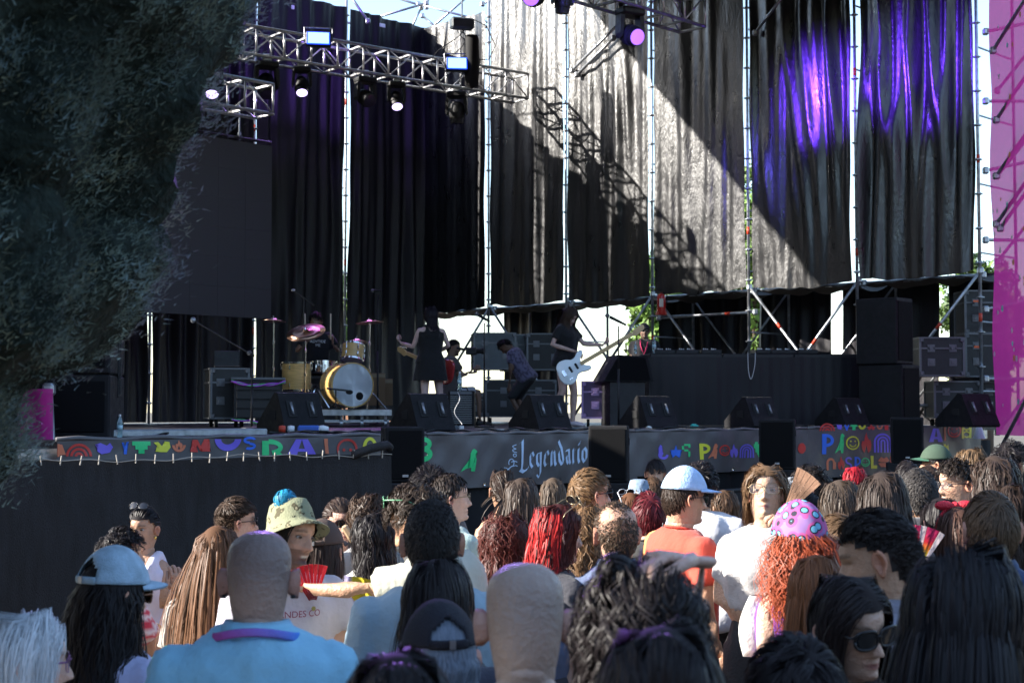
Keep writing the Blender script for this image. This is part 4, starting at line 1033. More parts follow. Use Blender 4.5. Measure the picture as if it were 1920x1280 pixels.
def drum(c, r, L, ax, name, tilt, lugs=8, head=True, rzz=0, m=M_wood):
    M = Matrix.Translation(c) @ Matrix.Rotation(rzz, 4, 'Z') @ Matrix.Rotation(tilt, 4, 'X')
    g = G(); g.lathe([(r, -L / 2), (r, L / 2)], 32, M=M, cap=False); sh = g.build(name, m, kit, smooth=True)
    for z in (-L / 2, L / 2):
        g = G(); g.lathe([(r - .004, z - .012), (r + .010, z - .012), (r + .010, z + .012), (r - .004, z + .012)], 32, M=M, cap=False); o = g.build('hoop', M_chrome if r < .28 else M_wood, sh, smooth=True, angle=40)
        zz = z + (.003 if z > 0 else -.003); g = G(); g.lathe([(0, zz), (r - .004, zz)], 32, M=M); g.build('drumhead', M_skin_d, sh)
    for k in range(lugs):
        a = 2 * PI * k / lugs + .2
        for z in (-L / 2 + .07, L / 2 - .07):
            g = G(); g.box((0, 0, 0), (.02, .02, .055), bev=.006); g.tube([(0.006, 0, 0), (0.008, 0, (.07 if z > 0 else -.07))], .0035, 5)
            g.xf(M @ Matrix.Rotation(a, 4, 'Z') @ Matrix.Translation((r + .010, 0, z))); g.build('lug', M_chrome, sh)
    return sh, M
pk = at(650, 722, 20.1) - Vector(kit.location)
sh, M = drum(pk, .295, .42, 0, 'bass_drum', PI / 2, lugs=8, rzz=.5)
# front = -Y end after tilt about X by 90: local +z -> -y
g = G(); g.lathe([(0, .2160), (.055, .2160)], 20, M=M @ Matrix.Translation((.1, -.15, 0))); g.build('sound_port', M_portb, sh)
g = G(); g.lathe([(.055, .2150), (.078, .2150), (.078, .2175), (.055, .2175)], 24, M=M @ Matrix.Translation((.1, -.15, 0)), cap=False); g.build('port_ring', M_white, sh)
c2 = at(556, 706, 20.5) - Vector(kit.location); drum(c2, .20, .38, 0, 'floor_tom', 0.0, 6)
c3 = at(661, 661, 20.6) - Vector(kit.location); drum(c3, .15, .22, 0, 'rack_tom', -.30, 6, rzz=-.15)
c4 = at(608, 688, 20.9) - Vector(kit.location); drum(c4, .17, .14, 0, 'snare_drum', -.05, 8, m=M_chrome)
M_cym = mat('cymbal_bronze', (.50, .30, .22), .28, metal=1, bump=.1, bscale=80)
def cymbal(px, py, Y, r, tilt, roll, name='cymbal'):
    c = at(px, py, Y) - Vector(kit.location); M = Matrix.Translation(c) @ Matrix.Rotation(tilt, 4, 'X') @ Matrix.Rotation(roll, 4, 'Y')
    g = G(); g.lathe([(0, .03), (.035, .026), (.05, .008), (r * .6, 0), (r, -.018), (r * .6, -.004), (.05, .004), (0, .024)], 32, M=M); g.build(name, M_cym, kit, smooth=True)
    g = G(); g.lathe([(0, .06), (.012, .055), (.012, .03), (.018, .028), (0, .02)], 8, M=M); g.build('wing_nut', M_chrome, kit, smooth=True)
    return c
def stand_to(c, base_px=None, r=.011):
    z0 = 0
    g = G(); g.tube([(c.x, c.y, z0 + .12), (c.x, c.y, c.z)], r, 8)
    for a in range(3):
        g.tube([(c.x, c.y, z0 + .28), (c.x + .26 * math.cos(a * 2.09 + .5), c.y + .26 * math.sin(a * 2.09 + .5), z0 + .01)], .009, 6)
    for z in (c.z * .45, c.z * .75): g.lathe([(.012, -.025), (.02, -.02), (.02, .02), (.012, .025)], 8, M=Matrix.Translation((c.x, c.y, z)))
    g.build('cymbal_stand', M_chrome, kit, smooth=True, angle=50)
c = cymbal(513, 600, 20.0, .17, -.05, .05); stand_to(c)
c = cymbal(573, 621, 20.0, .27, .50, -.12); stand_to(c)
c = cymbal(693, 603, 20.4, .20, -.04, -.08); stand_to(c)
c = cymbal(669, 641, 21.0, .16, .0, .0, 'hi_hat'); c = cymbal(669, 638, 21.0, .16, .0, .0, 'hi_hat')
g = G(); m0 = at(570, 560, 20.6) - Vector(kit.location); g.tube([(m0.x - .02, m0.y, .02), (m0.x, m0.y, m0.z)], .01, 8); g.tube([m0 + Vector((-.15, 0, .12)), m0 + Vector((.14, 0, -.09))], .012, 6); g.build('overhead_stand', M_black, kit)
g = G(); q = m0 + Vector((-.15, 0, .12)); g.ell(q, (.03, .02, .02)); g.build('overhead_microphone', M_steel, kit, smooth=True)
g = G(); q = at(655, 735, 19.6) - Vector(kit.location); g.tube([q + Vector((-.3, 0, .05)), q + Vector((-.02, 0, .02))], .012, 8); g.tube([q + Vector((-.18, 0, .03)), q + Vector((-.18, 0, -.20))], .010, 6)
g.tube([q + Vector((-.28, .1, -.22)), q + Vector((-.18, 0, -.15)), q + Vector((-.08, .1, -.22))], .01, 6); g.build('kick_microphone_stand', M_black, kit); g = G(); g.ell(q, (.05, .03, .03)); g.build('kick_microphone', M_rubber, kit, smooth=True)
for (px, py) in ((703, 655), (533, 660)):
    q = at(px, py, 20.3) - Vector(kit.location); g = G(); g.tube([q, q + Vector((.02, 0, -.09))], .010, 6); g.build('clip_microphone', M_rubber, kit)
# ---- microphone stands
def mic_stand(px, py, Y, label, dx=.14, dz=-.08, mic=True, zb=0.0):
    t = at(px, py, Y); b = on_deck(px, Y, zb); R = thing('microphone_stand', label, 'microphone stand', b, 0, 'microphone stands on the stage')
    t = t - b
    g = G(); g.lathe([(0, 0), (.13, 0), (.13, .02), (.02, .035), (0, .035)], 20); g.build('base', M_black, R, smooth=True, angle=40)
    g = G(); g.tube([(0, 0, .03), (0, 0, t.z * .55)], .014, 8); g.tube([(0, 0, t.z * .5), (0, 0, t.z - .06)], .009, 8); g.build('pole', M_black, R, smooth=True)
    g = G(); g.tube([(dx * .5, 0, t.z + dz * .5), (0, 0, t.z - .0), (-dx * .55, 0, t.z - dz * .55)], [.014, .019, .022], 10); g.build('microphone', M_rubber, R, smooth=True)
    g = G(); g.ell((-dx * .7, 0, t.z - dz * .7), (.032, .028, .028), 12, 8); g.build('microphone_grille', mat('mic_grille', (.2, .2, .21), .4, metal=.8, bump=.8, bscale=400), R, smooth=True)
    return R
mic_stand(908, 597, 19.2, 'microphone stand with angled microphone between the two guitar players')
mic_stand(1160, 602, 18.8, 'microphone stand in front of the bass player with angled microphone', .2, -.1)
R = mic_stand(472, 665, 17.5, 'boom microphone stand reaching left beneath the grey screen', .05, -.03)
t = at(362, 600, 17.5) - Vector(R.location); q = at(472, 665, 17.5) - Vector(R.location)
g = G(); g.tube([q, t], .010, 6); g.build('boom_arm', M_black, R); g = G(); g.ell(t, (.035, .03, .035)); g.build('microphone_head', M_steel, R, smooth=True)
R = mic_stand(708, 545, 22.5, 'dark boom microphone stand in front of the back curtain right of the drums', .12, .0)
# ---- bottles
M_btl = mat('bottle_plastic', (.55, .75, .78), .12, trans=.75, spec=.5); M_lbl = mat('bottle_label', (.45, .65, .72), .5)
def bottle(p, h, label, cat='bottle'):
    R = thing('water_bottle', label, cat, p, 0, 'water bottles on the stage'); s = h / .30; r = .036 * s
    g = G(); g.lathe([(0, 0), (r * .9, .004), (r, .02 * s), (r * .96, .07 * s), (r, .10 * s), (r * .96, .14 * s), (r, .19 * s), (r * .8, .225 * s), (r * .4, .262 * s), (r * .36, .28 * s)], 18); g.build('bottle_body', M_btl, R, smooth=True)
    g = G(); g.lathe([(r * 1.01, .105 * s), (r * 1.01, .165 * s)], 18); g.build('bottle_label', M_lbl, R, smooth=True)
    g = G(); g.lathe([(r * .42, .275 * s), (r * .42, .298 * s), (0, .3 * s)], 12); g.build('cap', M_white, R, smooth=True, angle=40)
    return R
bottle(on_deck(225, 11.75), .19, 'clear water bottle with a white cap standing at the left edge of the stage')
bottle(on_deck(862, 19.3, .48), .25, 'green-tinted water bottle on top of the ridged guitar amplifier')
bottle(on_deck(1227, 21.2, 1.035), .24, 'water bottle on the black table beside the man in dark glasses')
bottle(on_deck(1192, 21.2, 1.035), .17, 'small water bottle at the left corner of the black table')
# ---- pedalboard, plugs, cables
pb = thing('pedal_board', 'small pale pedal board on the stage at the guitarist\'s feet', 'pedal board', on_deck(841, 17.0), .1)
for k in range(6):
    g = G(); g.box((-.15 + .06 * k, 0, .025), (.05, .09, .04), bev=.006); g.build('pedal', M_white if k % 2 else M_casegrey, pb)
    g = G(); g.lathe([(.01, .045), (.01, .06), (0, .062)], 8, M=Matrix.Translation((-.15 + .06 * k, -.02, 0))); g.build('foot_switch', M_chrome, pb)
def cable(pts, r, col, label, name='floor_cable'):
    g = G(); P = [Vector(p) for p in pts]; out = []
    for i in range(len(P) - 1):
        p0 = P[max(i - 1, 0)]; p1 = P[i]; p2 = P[i + 1]; p3 = P[min(i + 2, len(P) - 1)]
        for k in range(6):
            t = k / 6; out.append(.5 * ((2 * p1) + (-p0 + p2) * t + (2 * p0 - 5 * p1 + 4 * p2 - p3) * t * t + (-p0 + 3 * p1 - 3 * p2 + p3) * t ** 3))
    out.append(P[-1]); o = None
    g.tube([p - P[0] for p in out], r, 6); o = g.build(name, mat('cable_' + col[0], col[1], .5), None, smooth=True, loc=P[0]); tag(o, label, 'cable'); return o
rc = random.Random(9)
cl = ['by the drum riser wheels', 'under the first wedge monitor', 'beside the blue power plug', 'left of the pedal board', 'right of the pedal board', 'between the centre wedge monitors', 'behind the bass player trainers',
      'in front of the purple-lit case', 'at the foot of the black table', 'left end of the stage by the bottle', 'under the rightmost wedge monitor', 'before the tall speaker stack', 'near the cone at the right', 'curling behind the second wedge monitor']
for k, px in enumerate((600, 560, 640, 760, 900, 1000, 1090, 1190, 1300, 260, 1540, 1660, 1800, 720)):
    Y = 2765 * 14.35 / 2765 * 2723 / (2723 - (px - 960)) + .25
    pts = []
    for i in range(6): pts.append(on_deck(px + (i - 2.5) * 22, Y + rc.uniform(-.05, .7), .012 + rc.uniform(0, .03)))
    cable(pts, .011, ('black', (.012, .012, .014)), 'black cable lying on the stage ' + cl[k])
cable([on_deck(1062, 18.3, .012), on_deck(1030, 17.2, .012), on_deck(960, 16.2, .012), on_deck(900, 15.7, .015)], .008, ('white', (.55, .55, .55)), 'pale cable on the stage in front of the bass player')
cable([on_deck(858, 18.9, .46), on_deck(862, 18.7, .36), on_deck(852, 18.7, .2), on_deck(866, 18.7, .05), on_deck(858, 18.5, .01)], .005, ('white', (.55, .55, .55)), 'thin white cable down the front of the guitar amplifier')
cable([on_deck(1403, 20.6, 1.03), on_deck(1404, 20.55, .78), on_deck(1409, 20.52, .66), on_deck(1416, 20.55, .85), on_deck(1417, 20.6, 1.03)], .005, ('white', (.55, .55, .55)), 'thin white cord looping down the front of the black table')
pg = thing('power_connector', 'blue and red power connector lying by the first wedge monitor', 'connector', on_deck(575, 13.5, .05), .1)
g = G(); g.box((.02, 0, 0), (.20, .07, .07), bev=.015); g.build('blue_body', mat('connector_blue', (.06, .14, .5), .4), pg); g = G(); g.lathe([(.03, -.03), (.036, 0), (.03, .03)], 12, M=Matrix.Translation((-.22, 0, 0)) @ Matrix.Rotation(PI / 2, 4, 'Y')); g.build('red_plug', M_red, pg, smooth=True)
g = G(); g.lathe([(.03, -.05), (.036, 0), (.024, .05)], 12, M=Matrix.Translation((.15, 0, 0)) @ Matrix.Rotation(PI / 2, 4, 'Y')); g.lathe([(.03, -.03), (.034, 0), (.03, .03)], 12, M=Matrix.Translation((-.14, 0, 0)) @ Matrix.Rotation(PI / 2, 4, 'Y')); g.build('white_collar', M_white, pg, smooth=True)
for (px, Y, s, lb) in ((1302, 18.4, .05, 'crumpled turquoise tissue on the stage edge below the black table'), (1218, 17.0, .04, 'small crumpled white wrapper on the stage edge right of centre')):
    g = G(); g.ell((0, 0, 0), (s, s * .8, s * .6), 12, 8); vv = g.v[0]; 
    g.v[0] = np.array([tuple(Vector(q) * (1 + .5 * noise.noise(Vector(q) * 40))) for q in vv]); o = g.build('crumpled_paper', mat('turq' if px > 1250 else 'tissue', (.05, .45, .38) if px > 1250 else (.6, .62, .6), .6), None, loc=on_deck(px, Y, s * .5)); tag(o, lb, 'paper')
o = G().box((0, 0, 0), (1.5, .3, .06), bev=.01).build('loading_ramp', M_steel, None); o.location = on_deck(340, 12.35, .035); o.rotation_euler = (0, 0, .72); tag(o, 'flat grey metal ramp plate at the left of the stage behind the water bottle', 'ramp')
# side case edge on floor right of the kit: white flat board under bassist
o = G().box((0, 0, 0), (.42, .2, .03), bev=.006).build('set_list_board', M_casegrey, None); o.location = on_deck(1070, 16.6, .02); o.rotation_euler = (0, 0, .2); tag(o, 'thin grey board on the stage beside the bass player trainers', 'board')
# fire extinguisher
fe = thing('fire_extinguisher', 'red fire extinguisher in a red holder hanging on the scaffold post', 'fire extinguisher', on_plane(1240, 590, S(0, .32, 0), WL), .1)
g = G(); g.lathe([(0, 0), (.07, .0), (.075, .02), (.075, .30), (.06, .345), (.02, .36), (.018, .38)], 20); g.build('cylinder', mat('extinguisher_red', (.55, .015, .01), .3, coat=.5), fe, smooth=True, angle=50)
g = G(); g.tube([(0, -.02, .38), (0, -.09, .41)], .012, 6); g.tube([(0, 0, .36), (0, .0, .42)], .018, 8); g.tube([(0, 0, .41), (-.06, -.02, .43)], .01, 6); g.build('valve', M_black, fe)
g = G(); g.tube([(.02, -.05, .38), (.09, -.05, .33), (.085, -.05, .12)], .01, 6); g.build('hose', M_rubber, fe, smooth=True)
g = G(); g.box((-.015, -.072, .2), (.07, .012, .14)); g.build('instruction_plate', mat('plate', (.7, .6, .5), .5), fe); g = G(); g.box((0, .02, .03), (.17, .14, .07), bev=.008); g.build('holder', M_red, fe)
# ================================================================ trees
M_leafdark = mat('conifer_foliage', (.125, .165, .145), .55, spec=.3, var=.3, vscale=3, vc=True)
_nt = M_leafdark.node_tree; _tb = _nt.nodes.new('ShaderNodeBsdfTranslucent'); _tb.inputs[0].default_value = (.16, .21, .16, 1); _mx = _nt.nodes.new('ShaderNodeMixShader'); _mx.inputs[0].default_value = .35
_nt.links.new(_nt.nodes['Principled BSDF'].outputs[0], _mx.inputs[1]); _nt.links.new(_tb.outputs[0], _mx.inputs[2]); _nt.links.new(_mx.outputs[0], _nt.nodes['Material Output'].inputs[0])
M_bark = mat('bark', (.09, .06, .045), .9, bump=1, bscale=20, stretch=(1, 1, .25))
M_leafg = mat('tree_leaves', (.10, .17, .035), .5, spec=.3, vc=True)
def prof_r(z, tab):
    return float(np.interp(z, [t[0] for t in tab], [t[1] for t in tab]))
def conifer(loc, label, tab, n, seed, group=None, src=None):
    R = thing('conifer_tree', label, 'tree', loc, 0, group)
    if src is not None:
        for ch in src.children: copy_tree(ch, R)
        return R
    rnd = np.random.RandomState(seed)
    zt = tab[-1][0]
    R0 = [(t[0], t[1]) for t in tab]
    # branch clumps on lumpy shell
    nc = 3600; zz = tab[0][0] + (zt - tab[0][0]) * rnd.rand(nc) ** 1.35; th = np.where(rnd.rand(nc) < .55, rnd.normal(-.7, .75, nc), rnd.uniform(0, 2 * PI, nc))
    rr_ = np.interp(zz, [t[0] for t in tab], [t[1] for t in tab]); depth = 1.02 - .09 * rnd.rand(nc)
    lump = np.array([noise.noise(Vector((math.cos(a) * 2.2, math.sin(a) * 2.2, z * 1.9 + seed))) for a, z in zip(th, zz)])
    lump2 = np.array([noise.noise(Vector((math.cos(a) * 4.6, math.sin(a) * 4.6, z * 3.6 + seed))) for a, z in zip(th, zz)])
    keep = np.array([noise.noise(Vector((math.cos(a) * 9, math.sin(a) * 9, z * 7 + 5))) for a, z in zip(th, zz)]) > -.22
    rad = rr_ * depth * (1 + .06 * lump + .17 * lump2)
    cc = np.stack([rad * np.cos(th), rad * np.sin(th), zz], 1)
    out = np.stack([np.cos(th), np.sin(th), np.full(nc, .55)], 1); out /= np.linalg.norm(out, axis=1)[:, None]
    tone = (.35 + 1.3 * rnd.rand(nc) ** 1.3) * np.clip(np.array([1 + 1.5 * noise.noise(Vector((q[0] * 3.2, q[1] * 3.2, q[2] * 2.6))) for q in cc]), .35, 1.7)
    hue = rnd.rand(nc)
    cc, out, tone, hue = cc[keep], out[keep], tone[keep] * 1.2 * (1 + .9 * lump2[keep]), hue[keep]; nc = len(cc)  # tone rises on bulges, falls in hollows: shading put into leaf colour
    # sprigs
    idx = rnd.randint(0, nc, n); c0 = cc[idx]; d0 = out[idx] + rnd.normal(0, .55, (n, 3)); d0 /= np.linalg.norm(d0, axis=1)[:, None]
    p0 = c0 + rnd.normal(0, .027, (n, 3)); L = rnd.uniform(.008, .028, n)
    p1 = p0 + d0 * L[:, None] * .55; d1 = d0 + np.array([0, 0, .5]) * rnd.rand(n, 1) + rnd.normal(0, .15, (n, 3)); d1 /= np.linalg.norm(d1, axis=1)[:, None]; p2 = p1 + d1 * L[:, None] * .5
    w = np.cross(d0, rnd.normal(0, 1, (n, 3))); w /= np.linalg.norm(w, axis=1)[:, None]; ww = rnd.uniform(.0012, .0026, n)[:, None] * w
    V = np.stack([p0 - ww * .9, p0 + ww * .9, p2], 1).reshape(-1, 3)
    b = np.arange(n) * 3
    faces = [(i, i + 1, i + 2) for i in b.tolist()] 
    t = (tone[idx] * rnd.uniform(.8, 1.25, n))[:, None] * np.where(hue[idx][:, None] > .82, np.array([[1.25, 1.0, .75]]), np.where(hue[idx][:, None] < .3, np.array([[.9, 1.0, 1.25]]), np.ones((1, 3))))
    Cc = np.repeat(t, 3, 0)
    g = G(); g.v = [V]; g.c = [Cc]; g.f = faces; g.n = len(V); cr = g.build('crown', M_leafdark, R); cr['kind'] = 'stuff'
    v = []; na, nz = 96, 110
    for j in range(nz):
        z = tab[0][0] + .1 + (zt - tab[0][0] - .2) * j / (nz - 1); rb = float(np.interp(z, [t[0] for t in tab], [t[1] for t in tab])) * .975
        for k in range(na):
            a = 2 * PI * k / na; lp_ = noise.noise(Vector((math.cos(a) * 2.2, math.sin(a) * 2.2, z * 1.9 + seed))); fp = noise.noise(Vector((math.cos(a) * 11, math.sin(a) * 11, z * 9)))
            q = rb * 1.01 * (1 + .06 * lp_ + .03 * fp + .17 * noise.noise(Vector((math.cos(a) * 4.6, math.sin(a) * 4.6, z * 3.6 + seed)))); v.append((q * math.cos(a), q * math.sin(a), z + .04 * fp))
    G().add(v, [(j * na + k, j * na + (k + 1) % na, (j + 1) * na + (k + 1) % na, (j + 1) * na + k) for j in range(nz - 1) for k in range(na)]).build('shade_dark_foliage', mat('shade_dark_foliage', (.018, .026, .022), .9, spec=.1, bump=1.0, bscale=60, var=.5, vscale=25), R)  # opaque foliage core; shade between the clumps is put into its dark colour
    g = G(); g.tube([(0, 0, 0), (.02, 0, 1.2), (0, .03, zt * .8)], [.16, .13, .03], 10); g.build('trunk', M_bark, R, smooth=True)
    g = G()
    for k in range(90):
        i = rnd.randint(0, nc); q = Vector((cc[i][0] * .72, cc[i][1] * .72, cc[i][2])); g.tube([(0, 0, max(.9, q.z - .5)), (q.x * .5, q.y * .5, q.z - .22), q], [.022, .014, .005], 5)
    br = g.build('limbs', M_bark, R, smooth=True); br['kind'] = 'stuff'
    return R
TX, TYY = -1.82, 3.45
def tabpx(rows):
    out = []
    for px, py in rows:
        p = at(px, py, TYY); out.append((p.z, max(.1, p.x - TX - .045)))
    return sorted(out)
tab = tabpx([(-190, 1010), (-40, 945), (20, 880), (50, 820), (62, 760), (95, 715), (205, 665), (250, 600), (292, 520), (306, 460), (262, 395), (318, 340), (322, 285), (375, 220), (392, 150), (425, 110), (468, 60), (482, 0)])
zt = tab[-1][0]; r0 = tab[-1][1]
tab = [(tab[0][0] - .3, .12)] + [(z, r * .97) for z, r in tab] + [(zt + .4, r0 * 1.06), (zt + 1.2, r0 * .95), (zt + 2.4, r0 * .5), (zt + 3.2, .05)]
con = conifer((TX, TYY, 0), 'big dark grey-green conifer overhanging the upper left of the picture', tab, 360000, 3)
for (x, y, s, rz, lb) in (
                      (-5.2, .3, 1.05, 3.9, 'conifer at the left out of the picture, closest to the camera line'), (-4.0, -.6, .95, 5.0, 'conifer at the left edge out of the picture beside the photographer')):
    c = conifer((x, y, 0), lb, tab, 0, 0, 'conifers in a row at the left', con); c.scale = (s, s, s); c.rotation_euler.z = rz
def leafy(loc, label, h, r, seed, n=9000, leaf=.16):
    R = thing('leafy_tree', label, 'tree', loc, 0, 'trees behind the stage'); rnd = np.random.RandomState(seed)
    nc = 60; u = rnd.normal(0, 1, (nc, 3)); u /= np.linalg.norm(u, axis=1)[:, None]; cc = u * np.array([r, r, h * .36]) * (rnd.rand(nc, 1) ** .4) * .8 + np.array([0, 0, h * .62])
    tone = rnd.uniform(.5, 1.4, nc); idx = rnd.randint(0, nc, n)
    v = rnd.normal(0, 1, (n, 3)); v /= np.linalg.norm(v, axis=1)[:, None]; p = cc[idx] + v * r * .30 * rnd.rand(n, 1) ** .33
    a = rnd.normal(0, 1, (n, 3)); a /= np.linalg.norm(a, axis=1)[:, None]; b = np.cross(a, v); b /= (np.linalg.norm(b, axis=1)[:, None] + 1e-9); s = rnd.uniform(.5, 1, (n, 1)) * leaf
    V = np.stack([p - a * s, p + b * s * .5, p + a * s, p - b * s * .5], 1).reshape(-1, 3); k = (np.arange(n) * 4).tolist()
    g = G(); g.v = [V]; g.f = [(i, i + 1, i + 2, i + 3) for i in k]; g.c = [np.repeat((tone[idx] * rnd.uniform(.8, 1.2, n))[:, None] * np.ones((1, 3)), 4, 0)]; g.n = len(V)
    cr = g.build('crown', M_leafg, R); cr['kind'] = 'stuff'
    g = G(); g.tube([(0, 0, 0), (.1, 0, h * .3), (0, 0, h * .6)], [.25, .2, .08], 8)
    for i in range(9): q = Vector(cc[i]); g.tube([(0, 0, h * .32), q * .6 + Vector((0, 0, h * .2)), q], [.09, .05, .02], 5)
    g.build('trunk', M_bark, R, smooth=True)
for (px, Y, h, r, lb) in ((1236, 42, 7.6, 1.1, 'sunlit green tree behind the stage, seen beside the fire extinguisher post'), (1416, 44, 10.5, 1.5, 'green tree behind the gap left of the purple-lit panels'),
                      (1208, 47, 4.0, .9, 'low green bush-like tree behind the man in dark glasses'), (1846, 46, 7.5, 1.6, 'distant tree behind the right tower post'),                       (641, 46, 7.2, 1.5, 'distant yellow-green tree glimpsed in the gap right of the drummer')):
    leafy(at(px, 770, Y) * 1.0 - Vector((0, 0, H)), lb, h, r, int(px))
# low pinkish wall far behind, seen through the gap on the left and right of the drummer
wl = thing('brick_wall', 'distant low orange-brown wall glimpsed through the gap behind the drums', 'wall', at(641, 770, 38) - Vector((0, 0, H)), -.1)
M_brk = mat('far_brick', (.42, .22, .13), .85, var=.3, vscale=4)
for j in range(9):
    for i in range(3):
        g = G()
        if (i, j) == (0, 0): g.box((0, 0, 0), (.98, .3, .34)); bk = g.build('block', M_brk, wl); o = bk
        else: o = inst(bk, 'block', wl)
        o.location = (-1.5 + i + .5 * (j % 2), 0, .18 + j * .355)
# ================================================================ people
M_skin = mat('skin', (1, 1, 1), .45, spec=.4, vc=True, bump=.35, bscale=70, detail=8, var=.08, vscale=22, sss=.06, rvar=.1)
M_hair = mat('hair_strands', (1, 1, 1), .48, spec=.22, vc=True)
M_scalp = mat('hair_base', (1, 1, 1), .75, spec=.2, vc=True)
M_fab = mat('fabric', (1, 1, 1), .85, spec=.2, vc=True, bump=.9, bscale=11, detail=7, sheen=.15, var=.06, vscale=8)
M_denim = mat('denim', (.07, .10, .17), .85, bump=.4, bscale=200, var=.15, vscale=12)
M_trouser = mat('dark_trousers', (.02, .022, .026), .8, bump=.3, bscale=80, var=.15)
M_shoe = mat('shoe_pale', (.55, .5, .55), .6); M_shoeb = mat('shoe_black', (.02, .02, .02), .6)
M_gl = mat('sunglass_lens', (.01, .01, .012), .08, spec=.7); M_glb = mat('mirror_lens_blue', (.10, .35, .5), .08, metal=.9)
M_glc = mat('clear_lens', (.3, .3, .35), .05, alpha=.12, spec=.3); M_frame = mat('glasses_frame', (.012, .012, .014), .3); M_frameg = mat('metal_frame', (.25, .2, .13), .35, metal=.8)
M_eye = mat('eyeball', (1, 1, 1), .2, vc=True)
M_gold = mat('gold_earring', (.75, .5, .15), .25, metal=1)
HC = np.array([0, -.004, 0.0]); HR = np.array([.0795, .102, .1185]); HZ = 1.590       # head centre height
def sm(t, a, b):
    t = np.clip((t - a) / (b - a), 0, 1); return t * t * (3 - 2 * t)
HEADP = np.array([  # z, front, back, half width, front taper
    (-.215, .040, -.078, .066, 0), (-.19, .042, -.072, .060, 0), (-.165, .044, -.069, .056, 0), (-.14, .047, -.070, .055, 0), (-.124, .052, -.072, .055, .05),
    (-.119, .070, -.073, .055, .3), (-.115, .084, -.074, .055, .42), (-.108, .091, -.076, .057, .46), (-.096, .093, -.079, .060, .42), (-.078, .090, -.084, .064, .34),
    (-.058, .091, -.089, .068, .26), (-.035, .090, -.094, .0715, .18), (-.010, .088, -.098, .0745, .12), (.012, .089, -.100, .0765, .10), (.035, .092, -.102, .0775, .08),
    (.058, .087, -.100, .0762, .06), (.080, .073, -.091, .0690, .05), (.098, .051, -.071, .0532, .04), (.110, .027, -.046, .035, 0), (.116, .004, -.018, .014, 0)])
def head_mesh(nang, fine, sex, face=None, haired=True):
    T = HEADP.copy()
    if sex == 'f': T[:, 3] *= .97; T[5:9, 3] *= .94; T[5:8, 1] -= .004
    else: T[0:5, 3] *= 1.10; T[5:8, 3] *= 1.04
    per = 4 if fine else 2
    rows = []
    n = len(T)
    for i in range(n - 1):
        p0 = T[max(i - 1, 0)]; p1 = T[i]; p2 = T[i + 1]; p3 = T[min(i + 2, n - 1)]
        k_ = per if (p2[0] - p1[0]) > .008 else max(1, per // 2)
        for k in range(k_):
            t = k / k_; rows.append(.5 * ((2 * p1) + (-p0 + p2) * t + (2 * p0 - 5 * p1 + 4 * p2 - p3) * t * t + (-p0 + 3 * p1 - 3 * p2 + p3) * t ** 3))
    rows.append(T[-1]); rows = np.array(rows)
    tt = np.arange(nang) / nang * 2 * PI; th = tt - .42 * np.sin(tt)
    z = rows[:, 0][:, None] * np.ones(nang); c = np.cos(th)[None, :]; s = np.sin(th)[None, :]
    yf, yb, w, tp = rows[:, 1][:, None], rows[:, 2][:, None], rows[:, 3][:, None], rows[:, 4][:, None]
    cy = yf * .35 + yb * .65
    y = np.where(c > 0, cy + (yf - cy) * c, cy + (cy - yb) * c)
    x = w * s * (1 - tp * np.clip(c, 0, 1) ** 1.5)
    if haired:      # skull kept inside the ellipsoid the hair grows from
        q = np.stack([x / (HR[0] * .975), (y - HC[1]) / (HR[1] * .975), z / (HR[2] * .975)], 2); ln = np.linalg.norm(q, axis=2); k = np.where((z > .0) & (ln > 1), (1 - sm(z, .0, .03)) + sm(z, .0, .03) / ln, 1)
        k = np.where((y > .05) & (z < .05), 1, k); x = x * k; y = HC[1] + (y - HC[1]) * k; z = z * np.where(z > .06, k, 1)
    g1 = lambda v, sg: np.exp(-(v / sg) ** 2)
    fm = np.clip(c, 0, 1) ** .5
    ax = np.abs(x)
    nose = .026 * g1(x, .0115 + .004 * (z < -.025)) * sm(z, .022, -.036) * sm(z, -.052, -.042)
    nose += .006 * g1(ax - .011, .006) * g1(z + .040, .009)
    y = y + nose * fm
    y = y - .0085 * g1(ax - .031, .017) * g1(z - .002, .012) * fm
    y = y + .0045 * g1(z - .022, .009) * g1(ax - .028, .024) * fm
    y = y + .005 * g1(ax - .042, .018) * g1(z + .026, .018) * fm
    y = y + .0045 * g1(x, .021) * (g1(z + .0665, .0045) + 1.1 * g1(z + .0775, .005)) * fm - .003 * g1(x, .024) * g1(z + .072, .0025) * fm
    y = y + .004 * g1(x, .018) * g1(z + .100, .010) * fm - .003 * g1(x, .03) * g1(z + .088, .006) * fm
    if not haired: y = y + np.clip(-c, 0, 1) * (.0035 * g1(z + .100 + .15 * x * x * 30, .005) + .003 * g1(z + .128 - x * x * 3, .006) - .002 * g1(z + .114, .008))
    if face == 'laugh':
        y = y - .016 * g1(x, .018) * g1(z + .078, .013) * fm + .004 * g1(ax - .038, .014) * g1(z + .045, .014) * fm
    V = np.stack([x, y, z], 2).reshape(-1, 3); m = len(rows)
    f = [(i * nang + k, i * nang + (k + 1) % nang, (i + 1) * nang + (k + 1) % nang, (i + 1) * nang + k) for i in range(m - 1) for k in range(nang)]
    f.append(tuple(range((m - 1) * nang, m * nang)))
    f = [q[::-1] for q in f]
    return V, f
